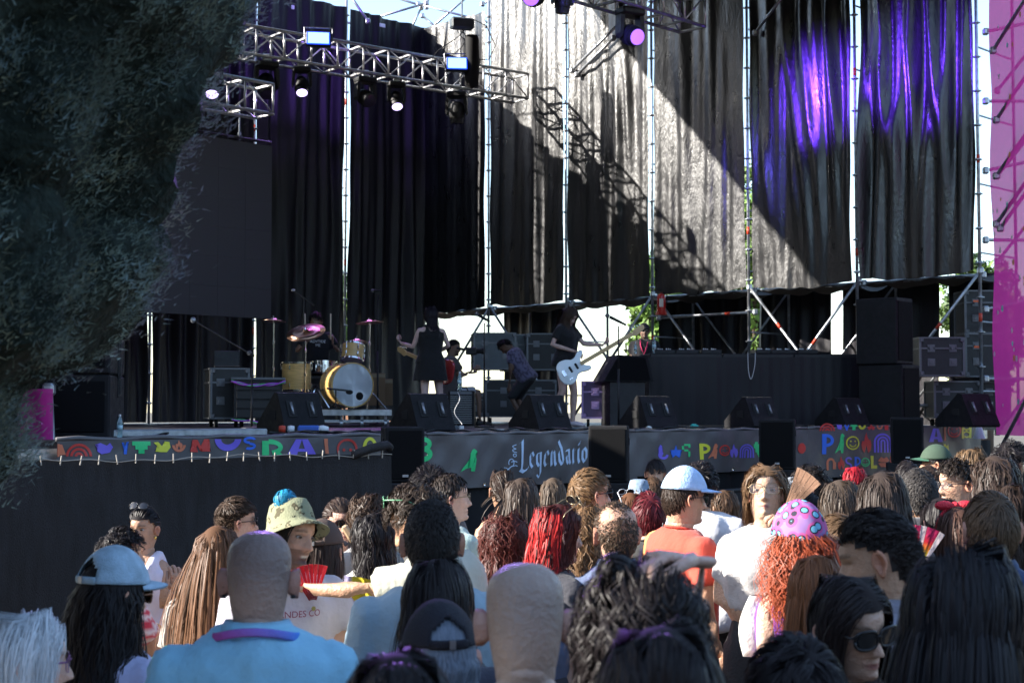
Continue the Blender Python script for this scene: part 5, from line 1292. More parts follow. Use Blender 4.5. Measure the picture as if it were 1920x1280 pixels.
def paint_face(V, skin, o):
    """flat colours of lips, brows, beard, stubble"""
    C = np.tile(np.array(skin, float), (len(V), 1)); x, y, z = V[:, 0], V[:, 1], V[:, 2]; ax = np.abs(x)
    fr = y > .045
    C *= (1 + .10 * np.exp(-((ax - .04) ** 2 + (z + .03) ** 2) / .0006) * fr)[:, None] * np.array([1, .93, .9]) ** (np.exp(-((ax - .04) ** 2 + (z + .03) ** 2) / .0007) * fr)[:, None]
    C[:] = np.clip(C, 0, 1)
    if o.get('stubble') is not None:   # shaved scalp
        a = o['stubble']; k = sm(z, -.10, .03) * (1 - .75 * sm(y * .7 + z, .02, .11)) * sm(-y + z * .25, -.045, -.02)
        C = C * (1 - .55 * a * k[:, None]) + np.array([.05, .06, .08]) * (.55 * a * k[:, None])
    if o.get('beard'):
        k = o['beard'] * fr * ((z < -.045) & (z > -.125)) * (1 - np.exp(-(x / .018) ** 2 - ((z + .070) / .010) ** 2)) * sm(ax + (-.045 - z) * .9, .012, .03)
        k = np.maximum(k, o['beard'] * fr * np.exp(-((z + .057) / .006) ** 2) * (ax < .032))
        k = np.clip(k, 0, 1)[:, None]; C = C * (1 - .8 * k) + np.array([.03, .02, .015]) * .8 * k
    lip = np.exp(-(x / .020) ** 4) * np.exp(-((z + .0725) / .0078) ** 4) * fr
    lc = np.array(o.get('lips', [skin[0] * .85, skin[1] * .55, skin[2] * .6])); C = C * (1 - .8 * lip[:, None]) + lc * .8 * lip[:, None]
    ml = np.exp(-(x / .021) ** 4) * np.exp(-((z + .072) / .0022) ** 2) * fr; C *= (1 - .7 * ml)[:, None]
    bc = np.array(o.get('brow', (.03, .02, .015))); bz = z - .0265 + 6.0 * (ax - .03) ** 2
    br = np.exp(-(bz / .0042) ** 2) * sm(ax, .008, .016) * sm(-ax, -.053, -.044) * fr; C = C * (1 - .85 * br[:, None]) + bc * .85 * br[:, None]
    lid = np.exp(-(((ax - .0315) / .017) ** 2 + ((z - .0085) / .0035) ** 2)) * fr; C *= (1 - .55 * lid)[:, None]
    nos = np.exp(-(((ax - .0095) / .004) ** 2 + ((z + .0475) / .0035) ** 2)) * fr; C *= (1 - .7 * nos)[:, None]
    if o.get('face') == 'laugh':
        mo = np.exp(-((x / .021) ** 2 + ((z + .079) / .0145) ** 2) ** 2)[:, None] * fr[:, None]; C = C * (1 - mo) + np.array([.05, .008, .008]) * mo
        te = np.exp(-((x / .017) ** 2) ** 2) * np.exp(-((z + .0695) / .0042) ** 2) * fr; C = C * (1 - te[:, None]) + np.array([.8, .78, .72]) * te[:, None]
    return C
def ear(g, sx, M, col, s=1.0):
    n, m = 14, 5; v = []
    for j in range(m):
        r = 1 - j / (m - 1)
        for k in range(n):
            a = 2 * PI * k / n; yy = math.cos(a) * .0190 * s * r * (1 + .15 * math.sin(a)); zz = math.sin(a) * .031 * s * r
            if math.sin(a) < -.3: yy *= .78
            d = (.010, .014, .007, .003, .004)[j]
            v.append(Vector((sx * (.0725 + d + (.006 + .02 * (s - 1)) * (yy < 0) * r), yy - .012 - .006, zz - .012)))
    base = [Vector((sx * .068, math.cos(2 * PI * k / n) * .013 - .010, math.sin(2 * PI * k / n) * .024 - .012)) for k in range(n)]
    v = base + v; Rt = Matrix.Translation((sx * .072, -.008, 0)) @ Matrix.Rotation(sx * .34, 4, 'Z') @ Matrix.Translation((-sx * .072, .008, 0))
    f = [(j * n + k, j * n + (k + 1) % n, (j + 1) * n + (k + 1) % n, (j + 1) * n + k) for j in range(m) for k in range(n)] + [tuple(range(m * n, m * n + n))]
    c = np.array(col) * np.array([1.08, .85, .82])
    g.add([tuple(M @ (Rt @ q)) for q in v], f, c)
def hand(g, wrist, d, pn, curl, col, s=1.0, side=1, spread=.24):
    """wrist point, finger direction d, palm normal pn (side the fingers curl to)"""
    d = Vector(d).normalized(); pn = Vector(pn); pn = (pn - d * pn.dot(d)).normalized(); w = d.cross(pn).normalized() * side
    W = Vector(wrist)
    g.tube([W - d * .03, W + d * .01, W + d * .05, W + d * .085, W + d * .097], [.026, .027, .036, .039, .034], 10, col=col, flat=(.42, tuple(pn)))
    L = [.072, .082, .078, .060]
    for k in range(4):
        off = w * (.029 - .0195 * k); p = W + d * (.088 - .004 * abs(k - 1.3)) + off; dd = (d + w * (spread * (1.5 - k) * .5)).normalized(); pts = [p - d * .012]; r = [.0105]; q = p; a = 0
        for j in range(3):
            pts.append(q); r.append((.0098, .0092, .0085)[j] * s)
            a += curl * (1, 1.15, .8)[j] * (.9 + .12 * k); dj = dd * math.cos(a) + pn * math.sin(a); q = q + dj * L[k] * (.45, .32, .23)[j]
        pts.append(q); r.append(.0072)
        g.tube(pts, r, 7, col=np.array(col) * (1.02, .96, .95))
    t0 = W + d * .025 + w * .026; t1 = W + d * .055 + w * .050 + pn * .012; t2 = W + d * .085 + w * (.054 - .02 * curl) + pn * (.018 + .02 * curl); t3 = t2 + (d * .6 + pn * curl * .7 - w * .2 * curl).normalized() * .024
    g.tube([t0, t1, t2, t3], [.015, .0125, .0105, .0085], 7, col=col)
def remesh(g, voxel, smooth=3, fac=.5):
    me = bpy.data.meshes.new('tmp'); me.from_pydata(np.concatenate(g.v).tolist(), [], g.f)
    o = bpy.data.objects.new('tmp', me); COL.objects.link(o)
    m = o.modifiers.new('r', 'REMESH'); m.mode = 'VOXEL'; m.voxel_size = voxel; m.adaptivity = 0
    m2 = o.modifiers.new('s', 'SMOOTH'); m2.iterations = smooth; m2.factor = fac
    dg = bpy.context.evaluated_depsgraph_get(); ev = o.evaluated_get(dg); em = ev.to_mesh()
    n = len(em.vertices); V = np.zeros(n * 3); em.vertices.foreach_get('co', V); V = V.reshape(-1, 3)
    N = np.zeros(n * 3); em.vertex_normals.foreach_get('vector', N); N = N.reshape(-1, 3)
    f = [tuple(p.vertices) for p in em.polygons]
    ev.to_mesh_clear(); bpy.data.objects.remove(o); bpy.data.meshes.remove(me)
    return V, N, f
TOR_M = [(1.475, .060, .042, -.066), (1.455, .068, .044, -.074), (1.437, .108, .05, -.088), (1.415, .143, .056, -.102), (1.39, .168, .068, -.112), (1.355, .184, .085, -.118), (1.31, .188, .106, -.118),
         (1.25, .180, .118, -.110), (1.15, .167, .115, -.095), (1.05, .158, .110, -.085), (.97, .164, .105, -.095), (.90, .170, .10, -.115), (.84, .165, .09, -.11), (.79, .12, .06, -.08)]
TOR_F = [(1.475, .053, .040, -.062), (1.455, .060, .042, -.070), (1.437, .085, .046, -.080), (1.415, .112, .052, -.092), (1.39, .140, .062, -.102), (1.355, .155, .085, -.106), (1.31, .158, .118, -.106),
         (1.26, .152, .132, -.102), (1.20, .142, .112, -.092), (1.10, .126, .092, -.078), (1.05, .130, .092, -.080), (.97, .156, .098, -.10), (.90, .170, .098, -.12), (.84, .165, .09, -.112), (.79, .12, .06, -.08)]
def torso_solid(g, sex, off, z0, z1, n=28, wide=1.0, nk=1.0, loose=0.0):
    T = np.array(TOR_M if sex == 'm' else TOR_F)[::-1]
    zs = np.linspace(z0, z1, max(8, int((z1 - z0) / .022)))
    rows = [[z] + [float(np.interp(z, T[:, 0], T[:, k])) for k in (1, 2, 3)] for z in zs]; v = []
    for z, w, yf, yb in rows:
        lo = off + loose * max(0, (1.3 - z)) * .5
        w = w * wide + lo; yf += lo; yb -= lo; cy = (yf + yb) / 2; h = (yf - yb) / 2
        for k in range(n):
            a = 2 * PI * k / n; c, s = math.cos(a), math.sin(a); e = .82
            v.append((w * math.copysign(abs(c) ** e, c), cy + h * math.copysign(abs(s) ** .9, s), z))
    m = len(rows); f = [(i * n + k, i * n + (k + 1) % n, (i + 1) * n + (k + 1) % n, (i + 1) * n + k) for i in range(m - 1) for k in range(n)]
    f += [tuple(range(n - 1, -1, -1)), tuple(range((m - 1) * n, m * n))]
    g.add(v, f)
def folds(V, N, amp, seed, fr=6.0):
    out = V.copy()
    for i in range(len(V)):
        p = V[i]; a = noise.noise(Vector((p[0] * fr + seed, p[1] * fr, p[2] * fr * .45))); b = noise.noise(Vector((p[0] * fr * 2.3, p[1] * fr * 2.3 + seed, p[2] * fr * 1.6)))
        c_ = noise.noise(Vector((p[0] * fr * 4.2 + seed, p[1] * fr * 4.2, p[2] * fr * 2.2 + seed)))
        d = amp * ((1 - abs(a) * 2.6) * .9 + .5 * b + .8 * max(0, .35 - abs(c_) * 2)); out[i] = p + N[i] * d
    return out

def grow_hair(root, Mh, o, Y, mh_body=None):
    st = o['style']; rnd = np.random.RandomState(o.get('seed', 1))
    lod = o.get('lod', Y); near = .9 if lod < 4.8 else (.36 if lod < 7.2 else .20)
    n = int(o.get('n', 2600) * near); seg = o.get('seg', 8); seg = seg if lod < 4.8 else max(4, int(seg * (.7 if lod < 7.2 else .5)))
    col = np.array(o['col'], float)
    wmul = (.42 if lod < 4.8 else .62 if lod < 7.2 else .85)
    # roots
    u = rnd.normal(0, 1, (n * 4, 3)); u /= np.linalg.norm(u, axis=1)[:, None]; p = HC + HR * u
    x, y, z = p.T; ax = abs(x)
    hl = o.get('hairline', .070)
    front = (y > .035) & (z > hl - .018 * (ax > .03) - .9 * np.maximum(0, ax - .045) * 0)
    side = (y <= .035) & (y > -.028) & (z > .012 + .035 * sm(y, -.02, .035)) 
    back = (y <= -.028) & (z > (-.092 if st in ('long', 'wavy', 'curly', 'bun', 'tail') else -.080) + .10 * sm(y, -.06, -.028) * 1.0)
    ok = front | side | back
    if o.get('recede'): ok &= ~((z > .085 - .02) & (y > -.03) & (rnd.rand(len(z)) < o['recede']))
    idx = np.where(ok)[0][:n]; n = len(idx); P = p[idx]; U = u[idx]; Nn = U / HR; Nn /= np.linalg.norm(Nn, axis=1)[:, None]
    Lmin, Lmax = o.get('len', (.03, .05)); L = rnd.uniform(Lmin, Lmax, n)
    x, y, z = P.T
    sgn = np.where(x + .012 >= 0, 1.0, -1.0)
    if o.get('sidepart'): sgn = np.where(x > -.035, 1.0, -1.0)
    flow = o.get('flow', 'whorl' if st in ('short', 'buzz') else 'part')
    if flow == 'whorl': D = P - np.array([.01, -.065, .095])
    elif flow == 'back': D = np.stack([x * .2, -np.ones(n), -.15 * np.ones(n) + .5 * (y > .02)], 1)
    elif flow == 'side': D = np.stack([np.ones(n) * .8, .35 * np.ones(n) * (y > 0) - .2, -.3 - 2 * (z < .05)], 1)
    elif flow == 'up': D = np.stack([x, -.3 + 0 * x, .9 + 0 * x], 1)
    elif flow == 'fwd': D = np.stack([x * 2, np.ones(n), -.4 * np.ones(n)], 1)
    else:
        D = np.stack([sgn * (1.0 * sm(y, -.07, -.01) + .15), -.45 - .3 * (y < -.03), -.35 - 1.2 * (y < -.03)], 1)
    if st == 'fade': L = L * (.18 + .82 * sm(z, .03, .085)); 
    D = D / np.linalg.norm(D, axis=1)[:, None]
    D = D - Nn * (D * Nn).sum(1)[:, None]; D /= (np.linalg.norm(D, axis=1)[:, None] + 1e-6)
    lift = o.get('lift', .35); rj = o.get('rough', .18)
    # clumps
    K = max(6, n // max(3, int(o.get('clump', 8) * (1 if lod < 4.8 else .6)))); ci = rnd.choice(n, K, replace=False); cl = np.argmin(((P[:, None, :] - P[ci][None]) ** 2).sum(2), axis=1)
    cj = rnd.normal(0, rj, (K, 3)); D = D + cj[cl] + rnd.normal(0, rj * .5, (n, 3)) + Nn * lift * (.6 + .8 * rnd.rand(n, 1))
    D /= np.linalg.norm(D, axis=1)[:, None]
    R = np.array(Mh.to_3x3()); t0 = np.array(Mh.translation); 
    to_b = lambda q: q @ R.T + t0; to_h = lambda q: (q - t0) @ R
    gl = np.array([0, 0, -1.0]) @ R           # gravity in head space
    grav = o.get('grav', .06); thick = .002 + o.get('vol', .012) * rnd.rand(n) ** 1.0
    if o.get('vol2'): thick = thick + o['vol2'] * (.5 + .5 * sm(z, -.02, .08))
    pts = [P.copy()]; Q = P.copy(); d = D.copy(); sl = (L / seg)[:, None]
    T = np.array(TOR_M if o.get('sex') == 'm' else TOR_F)[::-1]
    for k in range(seg):
        gk = grav * (1 + k * .25) if st in ('long', 'wavy', 'curly') else grav
        d = d + gl * gk; d /= np.linalg.norm(d, axis=1)[:, None]
        Q = Q + d * sl
        th = thick.copy()
        if o.get('undercap'): th = np.where(Q[:, 2] > -.005, .002 + .003 * (th > .01), th)
        q = (Q - HC) / (HR + th[:, None]); ln = np.linalg.norm(q, axis=1)
        if st in ('long', 'wavy', 'curly'): ins = (ln < 1) | (Q[:, 2] > -.045)
        else:
            ins = ln < 1; vm = o.get('vmax', .020) * (.5 + .5 * (k + 1) / seg)
            q2 = (Q - HC) / (HR + vm); l2 = np.linalg.norm(q2, axis=1); Q = np.where((l2 > 1)[:, None], HC + q2 / l2[:, None] * (HR + vm), Q)
        Qn = HC + (q / ln[:, None]) * (HR + th[:, None]); Q = np.where(ins[:, None], Qn, Q)
        if st in ('long', 'wavy', 'curly'):
            # keep off the face, then around neck and shoulders
            fz = (Q[:, 1] > .02) & (Q[:, 2] < .055) & (Q[:, 2] > -.25); xm = o.get('facew', .074)
            Q[:, 0] = np.where(fz & (abs(Q[:, 0]) < xm), sgn * xm, Q[:, 0])
            B = to_b(Q) if mh_body is None else mh_body(to_b(Q), True)
            w = np.interp(B[:, 2], T[:, 0], T[:, 1]) + .018; yf = np.interp(B[:, 2], T[:, 0], T[:, 2]) + .02; yb = np.interp(B[:, 2], T[:, 0], T[:, 3]) - .02
            w = np.where(B[:, 2] > 1.475, .062, w)
            cy = (yf + yb) / 2; hh = (yf - yb) / 2 + thick * .6; e = np.sqrt((B[:, 0] / w) ** 2 + ((B[:, 1] - cy) / hh) ** 2); inn = (e < 1) & (B[:, 2] > .8)
            kx = np.where(inn, 1 / np.maximum(e, .15), 1)
            back_side = B[:, 1] < cy + .01
            newy = np.where(inn & back_side, cy - hh * np.sqrt(np.maximum(0, 1 - np.minimum(1, (B[:, 0] / w) ** 2))), np.where(inn, cy + (B[:, 1] - cy) * kx, B[:, 1]))
            newx = np.where(inn & ~back_side, B[:, 0] * kx, B[:, 0])
            B2 = np.stack([newx, newy, B[:, 2]], 1)
            if mh_body is not None: B2 = mh_body(B2, False)
            Q = to_h(B2)
        dn = Q - pts[-1]; l = np.linalg.norm(dn, axis=1)[:, None] + 1e-9
        d = .75 * dn / l + .25 * d; d /= np.linalg.norm(d, axis=1)[:, None]
        pts.append(Q.copy())
    A = np.stack(pts, 1)                      # n, seg+1, 3
    # clumping
    cm = np.zeros((K, seg + 1, 3)); cnt = np.zeros(K)
    np.add.at(cm, cl, A); np.add.at(cnt, cl, 1); cm /= np.maximum(cnt, 1)[:, None, None]
    tt = np.linspace(0, 1, seg + 1)[None, :, None]; ck = o.get('clumpk', .45)
    A = A * (1 - ck * tt ** 1.2) + cm[cl] * (ck * tt ** 1.2)
    dirs = np.gradient(A, axis=1); dirs /= (np.linalg.norm(dirs, axis=2)[:, :, None] + 1e-9)
    OUT_ = A - HC; OUT_[:, :, 2] = np.where(A[:, :, 2] < -.05, 0, OUT_[:, :, 2]); OUT_ /= (np.linalg.norm(OUT_, axis=2)[:, :, None] + 1e-9)
    Wd = np.cross(dirs, OUT_); Wd /= (np.linalg.norm(Wd, axis=2)[:, :, None] + 1e-9); Nd = np.cross(Wd, dirs)
    amp = o.get('amp', 0); 
    if amp:
        ph = (rnd.uniform(0, 6.28, K)[cl] + rnd.normal(0, .45, n))[:, None]; fq = o.get('freq', 60.0); s = np.linspace(0, 1, seg + 1)[None, :] * L[:, None]
        am = amp * (.6 + .8 * rnd.rand(K))[cl][:, None] * np.minimum(1, s / .04); hd = np.where(rnd.rand(K) > .5, 1, -1)[cl][:, None]
        A = A + Wd * (am * np.cos(ph + fq * s))[:, :, None] + Nd * (am * np.sin(ph + fq * s) * hd * .9)[:, :, None]
        dirs = np.gradient(A, axis=1); dirs /= (np.linalg.norm(dirs, axis=2)[:, :, None] + 1e-9)
        Wd = np.cross(dirs, OUT_); Wd /= (np.linalg.norm(Wd, axis=2)[:, :, None] + 1e-9); Nd = np.cross(Wd, dirs)
    if o.get('undercap'):
        q = (A - HC) / (HR + .0065); ln = np.linalg.norm(q, axis=2); fx = (A[:, :, 2] > -.004) & (ln > 1); A = np.where(fx[:, :, None], HC + q / np.maximum(ln, 1e-6)[:, :, None] * (HR + .0065), A)
    fly = (rnd.rand(n) < .07)[:, None, None] * rnd.rand(n, 1, 1) * tt ** 1.5; A = A + OUT_ * fly * (.004 if o.get('undercap') else .005 if st in ('short', 'fade') else .020) + Wd * fly * rnd.normal(0, .012 if st in ('long', 'wavy', 'curly') else .002, (n, 1, 1))
    tw = rnd.normal(0, .28, n)[:, None, None]; Wd = Wd * np.cos(tw) + Nd * np.sin(tw)
    wr = o.get('w', .0030) * wmul * (.6 + .8 * rnd.rand(n))[:, None, None] * np.interp(np.linspace(0, 1, seg + 1), [0, .2, .75, 1], [.7, 1, .9, .12])[None, :, None]
    if o.get('bunpos') is not None: pass
    V0 = A - Wd * wr; V1 = A + Wd * wr
    V = np.stack([V0, V1], 2).reshape(-1, 3)          # n*(seg+1)*2
    V = to_b(V)
    base = (np.arange(n) * (seg + 1) * 2)[:, None] + (np.arange(seg) * 2)[None, :]; base = base.ravel()
    Fq = np.stack([base, base + 1, base + 3, base + 2], 1)
    tone = (.80 + .40 * rnd.rand(n)) * (.94 + .12 * rnd.rand(K))[cl]
    C = col[None, None, :] * tone[:, None, None] * (1 + o.get('tip', 0.0) * tt)
    if o.get('col2') is not None:
        msk = o['col2m'](A, cl, rnd)[:, :, None]; C = C * (1 - msk) + np.array(o['col2'])[None, None, :] * tone[:, None, None] * msk
    C = np.repeat(C, 2, axis=1).reshape(-1, 3)
    me = bpy.data.meshes.new('hair'); me.vertices.add(len(V)); me.vertices.foreach_set('co', V.astype(np.float32).ravel())
    me.loops.add(len(Fq) * 4); me.loops.foreach_set('vertex_index', Fq.astype(np.int32).ravel()); me.polygons.add(len(Fq))
    me.polygons.foreach_set('loop_start', np.arange(0, len(Fq) * 4, 4, dtype=np.int32)); me.polygons.foreach_set('use_smooth', np.ones(len(Fq), bool))
    me.update(calc_edges=True)
    ca = me.color_attributes.new('Col', 'FLOAT_COLOR', 'POINT'); ca.data.foreach_set('color', np.hstack([np.clip(C, 0, 1), np.ones((len(C), 1))]).astype(np.float32).ravel())
    me.materials.append(M_hair); me.validate()
    ho = bpy.data.objects.new('hair', me); COL.objects.link(ho); ho.parent = root; ho['kind'] = 'stuff'
    # scalp shell
    g = G(); v = []; f = []; na, nz = 40, 26
    for j in range(nz + 1):
        ph = PI * j / nz * .86
        for k in range(na):
            a = 2 * PI * k / na; v.append(HC + (HR + .0035) * np.array([math.sin(ph) * math.sin(a), math.sin(ph) * math.cos(a), math.cos(ph)]))
    v = np.array(v); 
    def hok(q):
        x, y, z = q; axx = abs(x)
        if y > .035: return z > hl - .012
        if y > -.028: return z > .008 + .035 * float(sm(np.array(y), -.02, .035))
        return z > -.088 + .10 * float(sm(np.array(y), -.06, -.028))
    for j in range(nz):
        for k in range(na):
            q = [j * na + k, (j + 1) * na + k, (j + 1) * na + (k + 1) % na, j * na + (k + 1) % na]
            if hok(v[q].mean(0)): f.append(q)
    if not o.get('recede'): g.add(to_b(v), f, col * .85).build('hair_base', M_scalp, root, smooth=True)
    return ho
def ball_hair(root, Mh, c, r, col, n, w, seed, spiral=1.0):
    """bun or pompom of strands wound round a ball"""
    rnd = np.random.RandomState(seed); u = rnd.normal(0, 1, (n, 3)); u /= np.linalg.norm(u, axis=1)[:, None]; ax_ = np.cross(u, rnd.normal(0, .5, (n, 3)) + np.array([0, 1, .3])); ax_ /= np.linalg.norm(ax_, axis=1)[:, None]
    seg = 7; g = G(); Vs = []; 
    rr = r * (.82 + .25 * rnd.rand(n))[:, None]
    for k in range(seg + 1):
        a = (k / seg - .5) * 1.6 * spiral; q = u * math.cos(a) + ax_ * math.sin(a); p = np.array(c) + q * rr; dr = -u * math.sin(a) + ax_ * math.cos(a); wv = np.cross(dr, q) * w * math.sin(PI * (k + .4) / (seg + .8))
        Vs.append(p - wv); Vs.append(p + wv)
    A = np.stack(Vs, 1); V = A.reshape(-1, 3); b = ((np.arange(n) * (seg + 1) * 2)[:, None] + (np.arange(seg) * 2)[None, :]).ravel(); F_ = np.stack([b, b + 1, b + 3, b + 2], 1).tolist()
    R = np.array(Mh.to_3x3()); V = V @ R.T + np.array(Mh.translation); tone = (.6 + .8 * rnd.rand(n)); C = np.repeat(np.array(col)[None, :] * tone[:, None], (seg + 1) * 2, 0)
    g.v = [V]; g.c = [C]; g.f = F_; g.n = len(V); o = g.build('hair_bun', M_hair, root, smooth=True); o['kind'] = 'stuff'
    g = G(); g.ell(c, (r * .82,) * 3, 12, 8, M=Mh, col=np.array(col) * .6); g.build('bun_core', M_scalp, root, smooth=True)
def glasses(root, Mh, kind='sun', frame=None, dz=0.0, dy=0.0, tilt=0.0, size=1.0, name='sunglasses'):
    M = Mh @ Matrix.Translation((0, dy, dz)) @ Matrix.Rotation(tilt, 4, 'X')
    fr = frame or M_frame; fo = None
    g = G()
    for sx in (-1, 1):
        n = 16; pts = []
        for k in range(n + 1):
            a = 2 * PI * k / n; pts.append(Vector((sx * (.0335 + .0265 * size * math.copysign(abs(math.cos(a)) ** .7, math.cos(a))), .101 - .010 * abs(math.cos(a)) * (1 if math.cos(a) > 0 else 0), .001 + .0205 * size * math.copysign(abs(math.sin(a)) ** .75, math.sin(a)))))
        g.tube([M @ q for q in pts], .0013 if kind == 'clear' else .0022 if kind != 'thick' else .004, 6)
        g.tube([M @ Vector(q) for q in ((sx * .060, .092, .008), (sx * .074, .078, .009), (sx * .081, 0, .004), (sx * .080, -.028, -.012))], .0026, 6)
    g.tube([M @ Vector(q) for q in ((-.009, .102, .006), (0, .106, .009), (.009, .102, .006))], .0025, 6)
    fo = g.build(name, fr, root, smooth=True)
    for sx in (-1, 1):
        n = 16; pts = [M @ Vector((sx * .0335, .1035, .001))]
        for k in range(n):
            a = 2 * PI * k / n; pts.append(M @ Vector((sx * (.0335 + .0262 * size * math.copysign(abs(math.cos(a)) ** .7, math.cos(a))), .1012 - .010 * abs(math.cos(a)) * (1 if math.cos(a) > 0 else 0), .001 + .0203 * size * math.copysign(abs(math.sin(a)) ** .75, math.sin(a)))))
        G().add([tuple(q) for q in pts], [(0, 1 + k, 1 + (k + 1) % n) for k in range(n)]).build('lens', {'sun': M_gl, 'thick': M_gl, 'mirror': M_glb, 'clear': M_glc}[kind], fo, smooth=True)
    return fo
def cap(root, Mh, m, back_open=False, brim='curved', brimrot=0.0, name='baseball_cap', tilt=0.0, brimm=None, dome=1.0):
    M = Mh @ Matrix.Rotation(tilt, 4, 'X'); Rb = Matrix.Rotation(brimrot, 4, 'Z')
    na, nz = 48, 16; v = []; r = HR + np.array([.011, .012, .018 * dome])
    for j in range(nz + 1):
        ph = (PI / 2 - .26) * j / nz + (.02 if j == 0 else 0)
        for k in range(na):
            a = 2 * PI * k / na; seam = 1 + .004 * (1 - abs(math.sin(a * 3)) ** .3)
            q = HC + r * np.array([math.sin(ph) * math.sin(a), math.sin(ph) * math.cos(a), math.cos(ph)]) * seam; v.append(tuple(M @ (Rb @ Vector(q))))
    f = []
    for j in range(nz):
        for k in range(na):
            a = 2 * PI * (k + .5) / na; jz = j / nz; da = abs(((a - PI + PI) % (2 * PI)) - PI)
            if back_open and ((da / .55) ** 2 + ((1.0 - jz) / .46) ** 2 < 1) and jz < .95: continue
            f.append((j * na + k, (j + 1) * na + k, (j + 1) * na + (k + 1) % na, j * na + (k + 1) % na))
    co = G().add(v, f).build(name, m, root, smooth=True)
    sd = co.modifiers.new('solid', 'SOLIDIFY'); sd.thickness = .003
    g = G(); z0 = float(HC[2] + r[2] * math.cos(PI / 2 - .26)); w = float(r[0] * math.sin(PI / 2 - .26)); fy = float(HC[1] + r[1] * math.sin(PI / 2 - .26)); v = []; nb = 18; L = .070 if brim != 'flat' else .078
    for sgn_ in (0, .004):
        for j in range(6):
            for k in range(nb + 1):
                a = -1.15 + 2.3 * k / nb; rx = w * math.sin(a); ry = float(HC[1]) + (fy - float(HC[1])) * math.cos(a); ext = L * j / 5 * (math.cos(a / 1.15 * PI / 2) ** .45 if abs(a) < 1.149 else 0)
                drop = (-.010 * j / 5 - 2.2 * rx * rx * (1 if brim != 'flat' else .25)) + sgn_; v.append(tuple(M @ (Rb @ Vector((rx * (1 + .10 * j / 5), ry + ext, z0 + .006 + drop)))))
    q = 6 * (nb + 1); f = []
    for s_ in (0, q):
        f += [(s_ + j * (nb + 1) + k, s_ + j * (nb + 1) + k + 1, s_ + (j + 1) * (nb + 1) + k + 1, s_ + (j + 1) * (nb + 1) + k) for j in range(5) for k in range(nb)]
    f += [(5 * (nb + 1) + k, 5 * (nb + 1) + k + 1, q + 5 * (nb + 1) + k + 1, q + 5 * (nb + 1) + k) for k in range(nb)]
    g.add(v, f).build('brim', brimm or m, co, smooth=True)
    g = G(); g.ell(tuple(HC + np.array([0, 0, r[2]])), (.007, .007, .004), 8, 5, M=M @ Rb); g.build('cap_button', m, co, smooth=True)
    if back_open:
        g = G(); pts = [M @ (Rb @ Vector((w * 1.005 * math.sin(a), float(HC[1]) + (fy - float(HC[1])) * 1.005 * math.cos(a), z0 + .008))) for a in np.linspace(PI - .55, PI + .55, 12)]
        g.tube(pts, .011, 6, flat=(.25, (0, -1, 0))); g.build('cap_strap', m, co, smooth=True)
        g = G(); g.box(tuple(pts[5] + (pts[5] - (M @ Vector((0, 0, z0)))).normalized() * .004), (.014, .006, .02)); g.build('buckle', M_steel, co)
    return co
NP = [0]
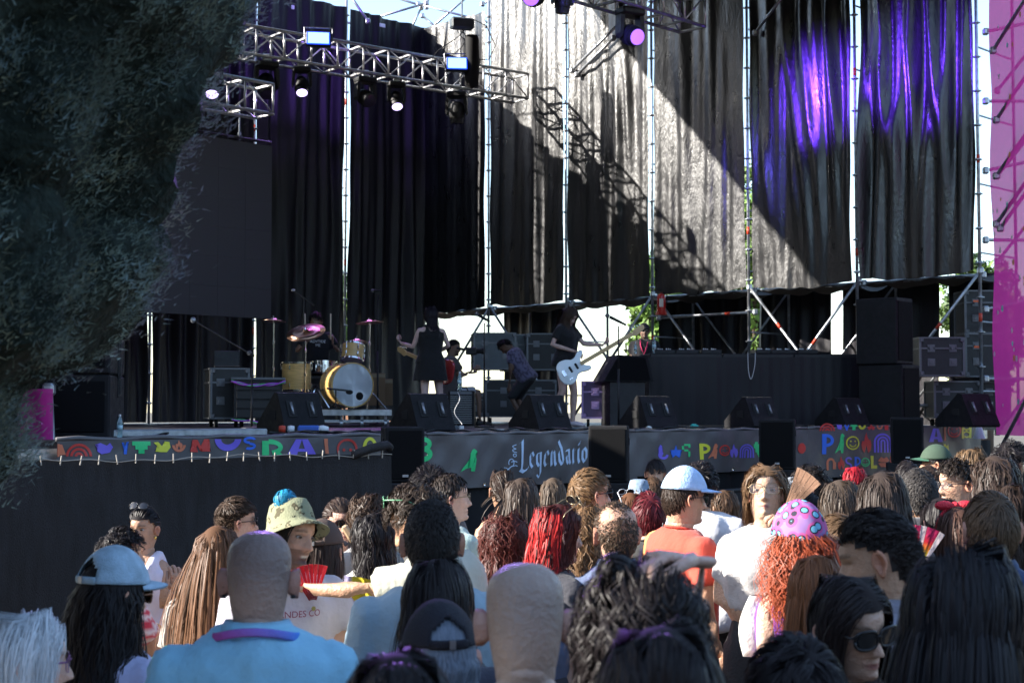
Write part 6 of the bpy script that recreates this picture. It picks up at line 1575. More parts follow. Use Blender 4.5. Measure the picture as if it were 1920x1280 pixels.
def person(label, px, py, Y, face=0, yaw=0, nod=0, roll=0, sex='m', skin=(.58, .35, .25), hair=None, base=GZ, shirt=None, legs=None, arms=None, lean=0, side=0, drop=0.0,
           stubble=None, beard=0, expr=None, shoes=M_shoeb, lips=None, trouser=None, nohair=False, group=None, brow=None, sleeve=None, skirt=None, detail=None, hscale=None, wide=1.0, topz=None):
    NP[0] += 1; sd = NP[0]
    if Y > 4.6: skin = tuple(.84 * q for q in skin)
    A_ = math.radians
    hip = Vector((0, 0, .95 - drop))
    Mt = Matrix.Translation((0, 0, -drop)) @ Matrix.Translation((0, 0, .95)) @ Matrix.Rotation(-A_(lean), 4, 'X') @ Matrix.Rotation(A_(side), 4, 'Y') @ Matrix.Translation((0, 0, -.95))
    pv = Vector((0, -.02, HZ - .13))
    Rh = Matrix.Rotation(A_(yaw), 4, 'Z') @ Matrix.Rotation(-A_(nod), 4, 'X') @ Matrix.Rotation(A_(roll), 4, 'Y')
    Mh0 = Matrix.Translation(pv) @ Rh @ Matrix.Translation(-pv) @ Matrix.Translation((0, 0, HZ))      # head space -> unleaned body
    Mh = Mt @ Mh0
    crown = Mh @ Vector((0, -.01, .117 + (hair or {}).get('top', .012)))
    tgt = at(px, py, Y); 
    s = (tgt.z - base) / crown.z
    sc = hscale or s
    fa = A_(face); cr = Matrix.Rotation(fa, 4, 'Z') @ (crown * sc)
    root = thing('person', label, 'person', (tgt.x - cr.x, tgt.y - cr.y, base if hscale is None else tgt.z - crown.z * sc), fa, group); root.scale = (sc, sc, sc)
    ang = ((face + yaw + 180) % 360) - 180; front = abs(ang) > 48
    fine = front and Y < 9.5
    nang = (64 if Y < 9.5 else 44) if front else (40 if Y < 5 else 30)
    V, f = head_mesh(nang, fine or Y < 3.7, sex, expr, not nohair and not (hair or {}).get('recede'))
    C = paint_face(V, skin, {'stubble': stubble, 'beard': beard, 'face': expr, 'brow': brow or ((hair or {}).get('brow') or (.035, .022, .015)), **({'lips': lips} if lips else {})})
    # blend head pose into the neck
    w = sm(V[:, 2], -.19, -.118)[:, None]
    Vh = np.array([tuple(Mh0 @ Vector(q)) for q in V]); V0 = V + np.array([0, 0, HZ]); V1 = V0 * (1 - w) + Vh * w
    g = G(); g.add([tuple(Mt @ Vector(q)) for q in V1], f, C)
    for sx in (-1, 1): ear(g, sx, Mh, skin, 1.22 if (sex == 'm' and Y < 5.7) else 1.0)
    # limbs and trunk
    b = G(); torso_solid(b, sex, 0, .80, 1.47, 24, wide)
    b.v = [np.array([tuple(Mt @ Vector(q)) for q in a]) for a in b.v]
    m = sex == 'm'; sh = .178 * wide if m else .148 * wide; ar = 1.0 if m else .82
    P_ = {'R': [Vector((sh + .050, -.03, 1.11)), Vector((sh + .07, .05, .87)), Vector((0, .2, -1)), Vector((-1, 0, 0)), .35],
          'L': [Vector((-sh - .050, -.03, 1.11)), Vector((-sh - .07, .05, .87)), Vector((0, .2, -1)), Vector((1, 0, 0)), .35]}
    for k, a in (arms or {}).items():
        q = list(P_[k]); 
        for i, e in enumerate(a):
            if e is not None: q[i] = Vector(e) if hasattr(e, '__len__') else e
        P_[k] = q
    chains = {}
    for k, sx in (('R', 1), ('L', -1)):
        S0 = Mt @ Vector((sx * sh, -.015, 1.362)); E = Mt @ P_[k][0]; Wr = Mt @ P_[k][1]
        b.tube([S0 - (E - S0) * .06, S0 + (E - S0) * .15, S0 + (E - S0) * .55, E, E + (Wr - E) * .3, E + (Wr - E) * .7, Wr, Wr + (Wr - E).normalized() * .02], [r * ar for r in (.052, .056, .048, .041, .043, .033, .027, .026)], 12)
        b.ell(tuple(S0), (.054 * ar, .052 * ar, .054 * ar)); chains[k] = (S0, E, Wr)
        R3 = Mt.to_3x3(); hd = R3 @ P_[k][2]; pn = R3 @ P_[k][3]
        hand(g, Wr + hd.normalized() * .012, hd, pn, P_[k][4], skin, side=(1 if k == 'R' else -1) * (1))
    Ld = {'R': [Vector((.10, .02, .50)), Vector((.11, -.01, .085))], 'L': [Vector((-.10, .02, .50)), Vector((-.11, -.01, .085))]}
    for k, a in (legs or {}).items(): Ld[k] = [Vector(q) for q in a]
    lch = {}
    for k, sx in (('R', 1), ('L', -1)):
        Hp = Mt @ Vector((sx * .085, -.01, .90)); Kn, An = Ld[k]
        Hp = Vector((sx * .085, Hp.y, Hp.z)); lr = 1.0 if m else .95
        b.tube([Hp, Hp + (Kn - Hp) * .3, Hp + (Kn - Hp) * .7, Kn, Kn + (An - Kn) * .3, Kn + (An - Kn) * .7, An], [r * lr for r in (.085, .082, .066, .056, .057, .042, .036)], 12)
        b.ell(tuple(Hp), (.088, .09, .09)); lch[k] = (Hp, Kn, An)
        b.tube([An, An + Vector((sx * .02, .0, -.05)), An + Vector((sx * .03, .12, -.062))], [.036, .04, .028], 8)
    det = detail or (.034 if Y < 5 else .045)
    Vb, Nb, Fb = remesh(b, det, 4, .5)
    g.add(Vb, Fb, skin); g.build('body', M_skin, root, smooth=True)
    # shoes
    for k, sx in (('R', 1), ('L', -1)):
        An = lch[k][2]; q = G(); fwd = Vector((sx * .12, 1, 0)).normalized()
        q.tube([An + Vector((0, -.055, -.045)), An + Vector((0, -.02, -.035)), An + fwd * .06 + Vector((0, 0, -.040)), An + fwd * .14 + Vector((0, 0, -.052)), An + fwd * .19 + Vector((0, 0, -.06))], [.030, .043, .042, .036, .018], 12, flat=(.85, (0, 0, 1)))
        q.build('shoe', shoes, root, smooth=True)
    # clothes
    if shirt:
        kind = shirt.get('kind', 'tee'); q = G(); hem = shirt.get('hem', .84); topz_ = {'tee': 1.447, 'collar': 1.462, 'hood': 1.455, 'tank': 1.352, 'crop': 1.447}[kind]
        torso_solid(q, sex, shirt.get('off', .013), hem, topz_, 32, wide, loose=shirt.get('loose', .05))
        sl = shirt.get('sleeve', {'tee': .62, 'collar': 1.9, 'hood': 1.9, 'tank': 0, 'crop': .5}[kind])
        q.v = [np.array([tuple(Mt @ Vector(p)) for p in a]) for a in q.v]
        for k in ('R', 'L'):
            S0, E, Wr = chains[k]
            if sl > 0:
                fr = min(1, sl); r0 = .064 * ar + .004; e1 = S0 + (E - S0) * fr; pts = [S0 - (E - S0) * .03, S0 + (E - S0) * .2 * fr, e1]; rad = [r0 * .95, r0, r0 * (.98 if sl < 1 else .86)]
                if sl > 1: pts += [E + (Wr - E) * min(1, (sl - 1)) * .5, E + (Wr - E) * min(1, sl - 1)]; rad += [.050 * ar + .006, .036 * ar + .006]
                q.tube(pts, rad, 16); q.ell(tuple(S0), (r0 * .98,) * 3)
            else:
                sx = 1 if k == 'R' else -1
                q.tube([Mt @ Vector((sx * .085, .085, 1.30)), Mt @ Vector((sx * .092, .05, 1.40)), Mt @ Vector((sx * .088, -.03, 1.432)), Mt @ Vector((sx * .075, -.105, 1.36)), Mt @ Vector((sx * .06, -.11, 1.28))], shirt.get('strap', .014), 8)
        Vs, Ns, Fs = remesh(q, shirt.get('vox', .0145 if Y < 5 else .021 if Y < 8 else .032), 3, .5)
        Vs = folds(Vs, Ns, shirt.get('fold', .008), sd * 3.1)
        c = np.array(shirt['col'], float); Cs = np.tile(c, (len(Vs), 1))
        if shirt.get('pat'):
            Mi = Mt.inverted(); L_ = np.array([tuple(Mi @ Vector(p)) for p in Vs]); Cs = np.array([shirt['pat'](*p) for p in L_])
        q = G(); q.add(Vs, Fs, Cs); so = q.build({'tee': 't_shirt', 'collar': 'shirt', 'hood': 'hooded_top', 'tank': 'sleeveless_top', 'crop': 'crop_top'}[kind], shirt.get('mat', M_fab), root, smooth=True)
        if kind == 'collar':
            q = G(); n = 28; v = []
            for j, (rr_, zz) in enumerate(((1.16, 1.440), (1.10, 1.478), (1.13, 1.492), (1.30, 1.474), (1.38, 1.452))):
                for k in range(n):
                    a = .12 + (2 * PI - .24) * k / (n - 1) + PI / 2
                    v.append(tuple(Mt @ Vector((.062 * wide * rr_ * math.cos(a) * 1.05, -.014 + .062 * rr_ * math.sin(a), zz - .012 * (math.sin(a) > 0) * math.sin(a)))))
            q.add(v, [(j * n + k, j * n + k + 1, (j + 1) * n + k + 1, (j + 1) * n + k) for j in range(4) for k in range(n - 1)], c * .97); q.build('collar', M_fab, so, smooth=True)
        elif kind == 'hood':
            q = G(); v = []; n = 24
            for j in range(5):
                for k in range(n):
                    a = 2 * PI * k / n; r_ = .085 + .022 * math.cos(j / 4 * PI); v.append(tuple(Mt @ Vector((r_ * 1.1 * math.cos(a), -.03 + (r_ + .015) * math.sin(a), 1.44 + .045 * math.sin(j / 4 * PI) + .01 * (math.sin(a) < 0)))))
            q.add(v, [(j * n + k, j * n + (k + 1) % n, (j + 1) * n + (k + 1) % n, (j + 1) * n + k) for j in range(4) for k in range(n)], c * .95); q.build('hood', M_fab, so, smooth=True)
        else:
            if kind in ('tee', 'crop'):
                q = G(); q.tube([Mt @ Vector((.073 * wide * math.cos(a), -.013 + .070 * math.sin(a), 1.449 - .012 * math.sin(a))) for a in np.linspace(0, 2 * PI, 25)], .006, 6, col=c * .9); q.build('neck_band', M_fab, so, smooth=True)
    if trouser is not False:
        q = G(); tk = trouser or {'m': M_trouser, 'to': 1.9}
        if skirt:
            n = 36; v = []; 
            rows_ = [(.99, 1.0), (.92, 1.05), (.84, 1.12), (.76, 1.2), (skirt.get('hem', .68), 1.27)]
            for j, (z, k_) in enumerate(rows_):
                for k in range(n):
                    a = 2 * PI * k / n; w_ = (.172 * k_ * skirt.get('k', 1)) * (1 + .03 * math.sin(a * 7) * j / 4); v.append((w_ * math.cos(a), -.01 + w_ * .76 * math.sin(a), z - drop))
            G().add(v, [(j * n + k, (j + 1) * n + k, (j + 1) * n + (k + 1) % n, j * n + (k + 1) % n) for j in range(4) for k in range(n)], skirt['col']).build('skirt', M_fab, root, smooth=True)
        else:
            torso_solid(q, sex, .012, .80, tk.get('top', .985), 24, wide); q.v = [np.array([tuple(Mt @ Vector(p)) for p in a]) for a in q.v]
            for k in ('R', 'L'):
                Hp, Kn, An = lch[k]; to = tk['to']; pts = [Hp, Hp + (Kn - Hp) * .4 * min(1, to), Hp + (Kn - Hp) * min(1, to)]; rad = [.101, .092, .078 if to > 1 else .085]
                if to > 1: pts += [Kn + (An - Kn) * .5 * (to - 1), Kn + (An - Kn) * (to - 1)]; rad += [.066, .055]
                q.tube(pts, rad, 14); q.ell(tuple(Hp), (.102, .104, .104))
            Vs, Ns, Fs = remesh(q, .045, 3, .5); Vs = folds(Vs, Ns, .007, sd * 1.7)
            q = G(); q.add(Vs, Fs, tk.get('col', (1, 1, 1))); q.build('trousers' if tk['to'] > 1 else 'shorts', tk['m'], root, smooth=True)
    # eyes
    if abs(ang) > 92 and Y < 14:
        for sx in (-1, 1):
            q = G(); n, mm = 14, 10; v = []; cc = []
            for i in range(mm + 1):
                ph = PI * i / mm
                for k in range(n):
                    a = 2 * PI * k / n; d_ = Vector((math.sin(ph) * math.cos(a), math.cos(ph), math.sin(ph) * math.sin(a))); v.append(tuple(Mh @ Vector((sx * .0315 + .0135 * d_.x, .0685 + .0105 * d_.y, .001 + .0068 * d_.z))))
                    cc.append((.012, .01, .01) if ph < .35 else (.10, .05, .025) if ph < .75 else (.34, .32, .31))
            q.add(v, [(i * n + k, (i + 1) * n + k, (i + 1) * n + (k + 1) % n, i * n + (k + 1) % n) for i in range(mm) for k in range(n)], cc); q.build('eye', M_eye, root, smooth=True)
    if hair and not nohair:
        h = dict(hair); h.setdefault('seed', sd * 7 + 1); h['sex'] = sex
        Mti = np.array(Mt.inverted()); Mtf = np.array(Mt)
        def mb(q, inv):
            A4 = Mti if inv else Mtf; return q @ A4[:3, :3].T + A4[:3, 3]
        grow_hair(root, Mh, h, Y, mb)
    root['_Mh'] = 0; del root['_Mh']
    return root, Mh, Mt, chains, lch
# ================================================================ the crowd
LT = (.60, .37, .26); MD = (.50, .30, .195); TN = (.42, .24, .15); PK = (.66, .42, .32); DK = (.16, .09, .06)
BLK = (.012, .009, .010); DBR = (.030, .018, .013); BR = (.075, .042, .024); LBR = (.14, .085, .045); RED = (.16, .02, .018); AUB = (.20, .075, .03); GRY = (.22, .24, .27); WHT = (.62, .66, .70); DRED = (.05, .012, .014)
def H_(style, col, **k): d = dict(style=style, col=col); d.update(k); return d
short = lambda c, **k: H_('short', c, **{**dict(len=(.030, .050), lift=.25, rough=.16, n=5200, w=.0030, clumpk=.35, grav=.05, top=.012, vmax=.014, vol=.008, seg=5), **k})
fade = lambda c, **k: H_('fade', c, **{**dict(len=(.025, .045), lift=.35, rough=.16, n=6000, w=.0026, clumpk=.3, grav=.03, top=.016, flow='whorl', vmax=.020, seg=5), **k})
buzz = lambda c, **k: H_('short', c, **{**dict(len=(.010, .018), lift=.5, rough=.25, n=6500, w=.0032, clumpk=.1, grav=.0, top=.008, seg=3, vmax=.011), **k})
longh = lambda c, L=.42, **k: H_('long', c, **{**dict(len=(L * .8, L), lift=.10, rough=.05, n=3400, w=.0034, clumpk=.07, grav=.22, vol=.012, amp=.0025, freq=12, top=.012, seg=11), **k})
wavy = lambda c, L=.42, **k: H_('wavy', c, **{**dict(len=(L * .75, L), lift=.12, rough=.09, n=3200, w=.0034, clumpk=.22, grav=.20, vol=.018, amp=.009, freq=32, top=.016, seg=13), **k})
curly = lambda c, L=.40, **k: H_('curly', c, **{**dict(len=(L * .7, L), lift=.3, rough=.2, n=3200, w=.0032, clumpk=.34, grav=.16, vol=.032, amp=.011, freq=75, top=.03, seg=17), **k})
scurl = lambda c, **k: H_('short', c, **{**dict(len=(.05, .085), lift=.6, rough=.32, n=4000, w=.0030, clumpk=.5, grav=.05, vol=.018, vmax=.026, amp=.008, freq=130, top=.028, seg=9, clump=10), **k})
tee = lambda c, **k: dict(kind='tee', col=c, **k)
W = (.55, .55, .57)
def P(label, *a, **k): return person(label, *a, **k)

# ---------- near row, in the shade
r = P('white-haired woman with purple-rimmed glasses at the bottom left corner', 52, 1143, 3.35, face=-62, yaw=-8, nod=4, sex='f', skin=PK, hair=longh(WHT, .24, vol=.02, n=3400, w=.0028, ), shirt=tee((.5, .5, .55)))
glasses(r[0], r[1], 'clear', mat('purple_frame', (.12, .02, .16), .3))
r = P('woman seen from behind in a pale denim cap with long dark wavy hair', 215, 1026, 4.0, face=-28, yaw=-12, nod=5, sex='f', skin=MD, hair=wavy(BLK, .50, top=.02, vol=.022, undercap=True), shirt=tee((.50, .50, .72), sleeve=.8, loose=.14, off=.02))
M_capd = mat('washed_denim', (.36, .50, .62), .85, bump=.4, bscale=220, var=.25, vscale=20)
cap(r[0], r[1], M_capd, back_open=True, dome=1.3)
glasses(r[0], r[1], 'sun', mat('brown_frame', (.16, .06, .03), .3))
r = P('bald man in a light blue shirt with a purple lanyard, seen from behind', 492, 985, 3.62, face=3, yaw=-4, nod=11, sex='m', skin=(.40, .26, .20), hair=None, nohair=True, stubble=1.0, shirt=dict(kind='collar', col=(.27, .55, .72), off=.02, loose=.10, fold=.020), wide=1.04)
R, Mh, Mt, ch, lc = r
g = G(); pts = []
for a in np.linspace(-.3, PI + .3, 22): pts.append(Mt @ Vector((.104 * math.cos(a), -.034 - .084 * math.sin(a), 1.474 - .022 * (math.cos(a) ** 2))))
pts = pts[2:-2]
cc = []
for i in range(len(pts)): cc += [np.array([.03, .25, .75]) * (1 - i / len(pts)) + np.array([.55, .02, .25]) * (i / len(pts))] * 6
g.tube(pts, .0105, 6, col=np.array(cc), flat=(.2, (1, 0, 0))); g.build('lanyard', M_fab, R, smooth=True)
for sx in (-1, 1):
    g = G(); g.lathe([(.004, -.004), (.007, 0), (.004, .004)], 8, M=Mh @ Matrix.Translation((sx * .084, -.02, -.045))); g.build('earring', M_black, R, smooth=True)
# shirt yoke seam and box pleat
g = G(); g.tube([Mt @ Vector((x, -.148 - .004 * math.cos(x * 9), 1.345 - .02 * (abs(x) / .17) ** 2)) for x in np.linspace(-.165, .165, 16)], .0042, 5, col=(.15, .37, .55)); g.tube([Mt @ Vector((0, -.152, 1.34)), Mt @ Vector((.004, -.15, 1.2)), Mt @ Vector((0, -.14, 1.05))], .010, 6, col=(.24, .5, .68)); g.build('yoke_seam', M_fab, R, smooth=True)
P('person at the very bottom, only a dark purplish crown of hair showing left of centre', 745, 1213, 2.15, face=5, nod=18, sex='f', skin=LT, hair=longh(BLK, .3, n=4200), shirt=tee((.03, .03, .04)))
r = P('person in a black cap with grey hair showing at the nape', 825, 1124, 3.2, face=10, yaw=6, nod=2, sex='f', skin=PK, hair=wavy((.20, .24, .30), .16, top=.02, amp=.006, vol=.012, undercap=True), shirt=tee((.06, .04, .05), sleeve=.3))
cap(r[0], r[1], mat('black_cap_cloth', (.012, .012, .02), .85, bump=.4, bscale=200), back_open=True)
P('woman with long straight dark brown hair, seen from behind in front of the grey-blue shirt', 820, 1043, 3.85, face=-6, yaw=-4, sex='f', skin=LT, hair=longh((.018, .014, .015), .46, n=4200, vol=.02), shirt=tee((.05, .05, .07)))
r = P('man with short black hair and a grey-blue t-shirt, half in the sun, seen from behind', 810, 938, 4.55, face=14, yaw=-8, nod=2, sex='m', skin=MD, hair=buzz((.022, .017, .015), len=(.016, .026)), shirt=tee((.27, .37, .44), off=.02, loose=.12), wide=1.06)
P('bald man with a shaved pale head and black t-shirt, largest head near the centre bottom', 983, 1043, 2.95, face=-2, yaw=3, nod=15, sex='m', skin=(.50, .36, .28), nohair=True, stubble=.62, shirt=tee((.02, .02, .025)), wide=1.05)
# hand on head
hs = 1.0
r = P('dark curly-haired person with a small bun scratching the top of the head', 1195, 1062, 2.62, face=10, yaw=5, nod=10, sex='f', skin=(.55, .37, .30), hair=curly(BLK, .30, n=4200, vol=.045, top=.02), shirt=tee((.02, .02, .03)),
      arms={'R': [(.17, .27, 1.49), (.130, .085, 1.722), (-.93, -.25, .10), (0, -.2, -1), .62]})
ball_hair(r[0], r[1], (-.035, .01, .128), .036, BLK, 260, .003, 3)
P('person at the very bottom, only a broad dark crown of hair showing right of centre', 1240, 1163, 2.05, face=-8, nod=12, sex='f', skin=LT, hair=longh(BLK, .3, n=4200, vol=.014), shirt=tee((.03, .03, .04)))
P('person with short tousled black hair at the bottom, left of the woman in sunglasses', 1487, 1178, 2.75, face=15, nod=8, sex='m', skin=TN, hair=short(BLK, len=(.05, .09), n=5200, lift=.5, vmax=.03, rough=.34, clumpk=.6, top=.03, clump=20), shirt=tee((.05, .06, .09)))
r = P('woman with dark parted hair and big black sunglasses facing the camera', 1594, 1076, 3.4, face=-160, yaw=6, nod=11, roll=7, sex='f', skin=(.55, .36, .27), hair=longh((.020, .014, .014), .36, n=3800, vol=.016, flow='part', facew=.060), shirt=tee((.05, .03, .03)), lips=(.42, .13, .13))
glasses(r[0], r[1], 'thick', size=1.14)
r = P('woman with very long dark glossy hair and a navy sleeveless top at the bottom right', 1818, 1031, 2.9, face=-38, yaw=14, nod=6, side=6, sex='f', skin=(.50, .34, .28), hair=longh((.013, .012, .015), .46, n=5200, vol=.03, clumpk=.35, flow='part', sidepart=True, vol2=.01), shirt=dict(kind='tank', col=(.012, .018, .035), strap=.02))
r = P('man with faded dark hair and grey collar in profile, right of the pink bandana', 1628, 953, 3.85, face=62, yaw=10, nod=14, roll=4, sex='m', skin=MD, hair=fade((.030, .024, .022), len=(.035, .055), lift=.6, flow='back'), shirt=dict(kind='collar', col=(.22, .22, .27)), beard=.35)
P('woman with straight auburn hair and a white strap, partly behind the woman in sunglasses', 1530, 1036, 4.55, face=-24, yaw=-6, sex='f', skin=PK, hair=longh(AUB, .48, n=3600, vol=.016), shirt=dict(kind='tank', col=W, strap=.02))
# ---------- middle rows, in the sun
r = P('woman with curly copper hair under a pink bandana with blue cow spots', 1500, 938, 5.3, face=22, yaw=8, sex='f', skin=PK, hair=curly((.27, .052, .02), .44, n=4600, vol=.075, amp=.015, freq=90, top=.02, undercap=True), shirt=dict(kind='tank', col=(.14, .04, .30), strap=.012, hem=1.08), trouser=dict(m=mat('cream_cloth', (.62, .62, .55), .85, bump=.3), to=.5))
M_band = mat('bandana_print', (.5, .10, .34), .75); nt = M_band.node_tree; bb = nt.nodes['Principled BSDF']
tc = nt.nodes.new('ShaderNodeTexCoord'); vo = nt.nodes.new('ShaderNodeTexVoronoi'); vo.inputs['Scale'].default_value = 24; vo.inputs['Randomness'].default_value = .75; nt.links.new(tc.outputs['Object'], vo.inputs[0])
cr_ = nt.nodes.new('ShaderNodeValToRGB'); nt.links.new(vo.outputs['Distance'], cr_.inputs[0]); e = cr_.color_ramp; e.interpolation = 'CONSTANT'; e.elements[0].color = (.16, .45, .62, 1); e.elements[1].position = .30; e.elements[1].color = (.012, .01, .03, 1)
q = e.elements.new(.42); q.color = (.45, .07, .26, 1); q = e.elements.new(.62); q.color = (.26, .14, .36, 1); nt.links.new(cr_.outputs[0], bb.inputs['Base Color'])
def bandana(r, m):
    Mh = r[1]; v = []; na, nz = 48, 14; rr = HR + np.array([.016, .018, .022])
    for j in range(nz + 1):
        ph = 1.50 * j / nz + .01
        for k in range(na):
            a = 2 * PI * k / na; bk = max(0, math.cos(a - PI)) ** 3; p_ = ph * (1 + .42 * bk * j / nz); q = HC + rr * np.array([math.sin(p_) * math.sin(a), math.sin(p_) * math.cos(a), math.cos(p_)]) * (1 + .012 * math.sin(a * 7 + j)); v.append(tuple(Mh @ Vector(q)))
    G().add(v, [(j * na + k, (j + 1) * na + k, (j + 1) * na + (k + 1) % na, j * na + (k + 1) % na) for j in range(nz) for k in range(na)]).build('bandana', m, r[0], smooth=True)
    g = G(); pts = [Mh @ Vector(q) for q in ((-.05, -.135, -.045), (.05, -.135, -.045), (.04, -.15, -.085), (.0, -.158, -.125), (-.04, -.15, -.085))]; g.add([tuple(p) for p in pts] + [tuple(p + Vector((0, .004, 0))) for p in pts], [(0, 1, 2, 3, 4), (9, 8, 7, 6, 5)]); g.build('bandana_tail', m, r[0])
bandana(r, M_band)
bag = thing('tote_bag', 'white and green tote bag hanging beside the copper-haired woman', 'bag', at(1420, 1172, 5.35), .2); bag.scale = (.55, .55, .6)
g = G(); v = []
for j in range(9):
    for k in range(20):
        a = 2 * PI * k / 20; t = j / 8; v.append(((.10 + .035 * math.sin(PI * t)) * math.cos(a) * (1 - .5 * t ** 3), (.035 + .03 * math.sin(PI * t)) * math.sin(a), -.18 + .36 * t))
g.add(v, [(j * 20 + k, j * 20 + (k + 1) % 20, (j + 1) * 20 + (k + 1) % 20, (j + 1) * 20 + k) for j in range(8) for k in range(20)] + [tuple(range(19, -1, -1))], np.array([(.10, .22, .14) if v[i][0] > .02 else (.6, .62, .6) for i in range(len(v))]))
g.build('bag_body', M_fab, bag, smooth=True)
r = P('woman in a white t-shirt and round glasses fanning herself, chin raised', 1437, 869, 6.5, face=172, yaw=-6, nod=-14, sex='f', skin=(.60, .38, .26), hair=wavy((.13, .075, .04), .26, n=3200, vol=.022, facew=.066), shirt=tee((.50, .48, .47), loose=.12, off=.018, fold=.014, hem=1.10), trouser=dict(m=M_trouser, to=1.9, top=1.13), lips=(.36, .09, .09),
      arms={'L': [(-.22, .20, 1.12), (-.06, .27, 1.40), (.1, .1, 1), (.9, .3, 0), .9], 'R': [(.22, -.02, 1.12), (.03, .17, 1.10), (-1, .1, 0), (0, -1, 0), .5]}, wide=1.05)
glasses(r[0], r[1], 'clear', M_frameg, size=1.1)
for sx in (-1, 1):
    g = G(); pts = [r[1] @ Vector((sx * .083, -.005 + .013 * math.cos(a), -.058 + .013 * math.sin(a))) for a in np.linspace(0, 2 * PI, 13)]; g.tube(pts, .0025, 6); g.build('hoop_earring', M_gold, r[0], smooth=True)
hw = r[0].matrix_basis @ r[3]['L'][2]
def folding_fan(name, label, px, py, Y, R_, a0, a1, n, cols, rz, tilt=0, group=None, r0=.03):
    T = thing(name, label, 'fan', at(px, py, Y), rz, group)
    for k in range(n):
        t0 = a0 + (a1 - a0) * k / n; t1 = a0 + (a1 - a0) * (k + .9) / n; g = G(); y0 = .002 * (k % 2) + .001 * k
        rs = np.linspace(r0, R_, 7); v = []; cc = []
        for q in rs:
            for t in (t0, t1):
                v.append((q * math.cos(t), y0, q * math.sin(t))); cc.append(cols(k / n, (q - r0) / (R_ - r0)))
        v += [(a, b + .002, c) for a, b, c in v]; cc = cc + cc
        f = [(2 * i, 2 * i + 1, 2 * i + 3, 2 * i + 2) for i in range(6)] + [(14 + 2 * i, 16 + 2 * i, 17 + 2 * i, 15 + 2 * i) for i in range(6)] + [(12, 13, 27, 26)] + [(2 * i, 2 * i + 2, 16 + 2 * i, 14 + 2 * i) for i in range(6)] + [(2 * i + 1, 15 + 2 * i, 17 + 2 * i, 2 * i + 3) for i in range(6)]
        g.add(v, f, np.array(cc)); g.build('fan_blade', M_fab, T)
    g = G(); g.lathe([(0, -.006), (.008, -.006), (.008, .006), (0, .006)], 8, M=Matrix.Rotation(PI / 2, 4, 'X')); g.build('rivet', M_gold, T)
    return T
folding_fan('hand_fan', 'half-open brown wooden fan held up by the woman in the white t-shirt', 1462, 975, 6.2, .235, .72, 1.25, 9, lambda a, t: np.array((.20, .115, .075)) * (.7 + .6 * (int(t * 9) % 2)), -.5)
r = P('man in a pale blue flat cap, mirrored sunglasses and red t-shirt facing right', 1283, 880, 6.8, face=-62, yaw=-8, nod=4, sex='m', skin=(.62, .36, .24), hair=short(DBR, undercap=True, vmax=.006), shirt=tee((.62, .09, .06), pat=lambda x, y, z: (.62, .085, .055) if x > -.17 - .0 * z else (.70, .30, .10)), beard=.18)
cap(r[0], r[1], mat('pale_blue_cap', (.40, .56, .82), .85, bump=.3, bscale=120, var=.15, vscale=25), brim='flat', dome=1.5); glasses(r[0], r[1], 'mirror')
P('curly-haired man in a loose white t-shirt standing behind the cap wearer', 1312, 862, 7.9, face=-20, sex='m', skin=MD, hair=scurl(BLK), shirt=tee((.55, .55, .58), off=.03, loose=.2, sleeve=.9, fold=.014), wide=1.1)
P('young person with a dark fringe facing the camera in front of the banner, smallest face', 1229, 859, 12.0, face=178, sex='m', skin=LT, hair=short(BLK, len=(.05, .07), flow='fwd', hairline=.05), shirt=tee((.06, .06, .08)))
r = P('person in a faded denim bucket hat at the stage front', 1198, 900, 10.0, face=10, sex='f', skin=LT, hair=longh(BR, .2), shirt=tee((.1, .1, .1)))
def bucket(r, m, name='bucket_hat', dz=0.0, flare=.055, tilt=0.0, rim=None):
    M = r[1] @ Matrix.Rotation(tilt, 4, 'X'); g = G(); v = []; na = 44; rows = [(0.0, .136), (.045, .136), (.070, .128), (.083, .09), (.089, .05), (.095, .035), (.100 + flare * .5, .018), (.100 + flare, .000), (.100 + flare, -.003), (.098, .03)]
    for rr, zz in rows:
        for k in range(na):
            a = 2 * PI * k / na; v.append(tuple(M @ Vector((rr * .93 * math.sin(a), -.004 + rr * 1.16 * math.cos(a), zz + dz + .006 * math.sin(2 * a + 1) * (rr > .11)))))
    o = g.add(v, [(j * na + k, (j + 1) * na + k, (j + 1) * na + (k + 1) % na, j * na + (k + 1) % na) for j in range(len(rows) - 1) for k in range(na)]).build(name, m, r[0], smooth=True); return o
bucket(r, mat('faded_denim', (.20, .27, .36), .9, bump=.3, var=.25, vscale=30))
r = P('brown-haired person with sunglasses pushed up, just left of the mirrored-sunglasses man', 1182, 921, 8.9, face=20, sex='f', skin=LT, hair=longh((.11, .045, .02), .3), shirt=tee((.3, .3, .3))); glasses(r[0], r[1], 'sun', M_white, dz=.075, dy=-.02, tilt=.5)
P('person with short light brown hair, far row left of the blue cap', 1225, 893, 10.8, face=0, sex='m', skin=LT, hair=short(BR), shirt=tee((.2, .2, .22)))
P('person with short dyed red and black hair left of the red t-shirt', 1216, 921, 7.4, face=5, sex='f', skin=LT, hair=short((.10, .010, .015), len=(.05, .10), vmax=.02, vol=.012, clumpk=.55, rough=.25, n=3200), shirt=tee((.05, .05, .05)))
P('man with thinning cropped brown hair and ears showing, before the curly black head', 1155, 941, 5.65, face=12, yaw=3, sex='m', skin=(.56, .33, .23), hair=buzz((.07, .045, .03), recede=.35, n=7000), shirt=dict(kind='collar', col=(.10, .13, .22)))
r = P('man with light brown hair and sunglasses in profile, cream hooded top', 1103, 876, 7.1, face=-48, yaw=-14, sex='m', skin=(.60, .38, .27), hair=short((.15, .085, .04), len=(.03, .055), n=3400, flow='fwd'), shirt=dict(kind='hood', col=(.48, .45, .39)), beard=.25); glasses(r[0], r[1], 'sun')
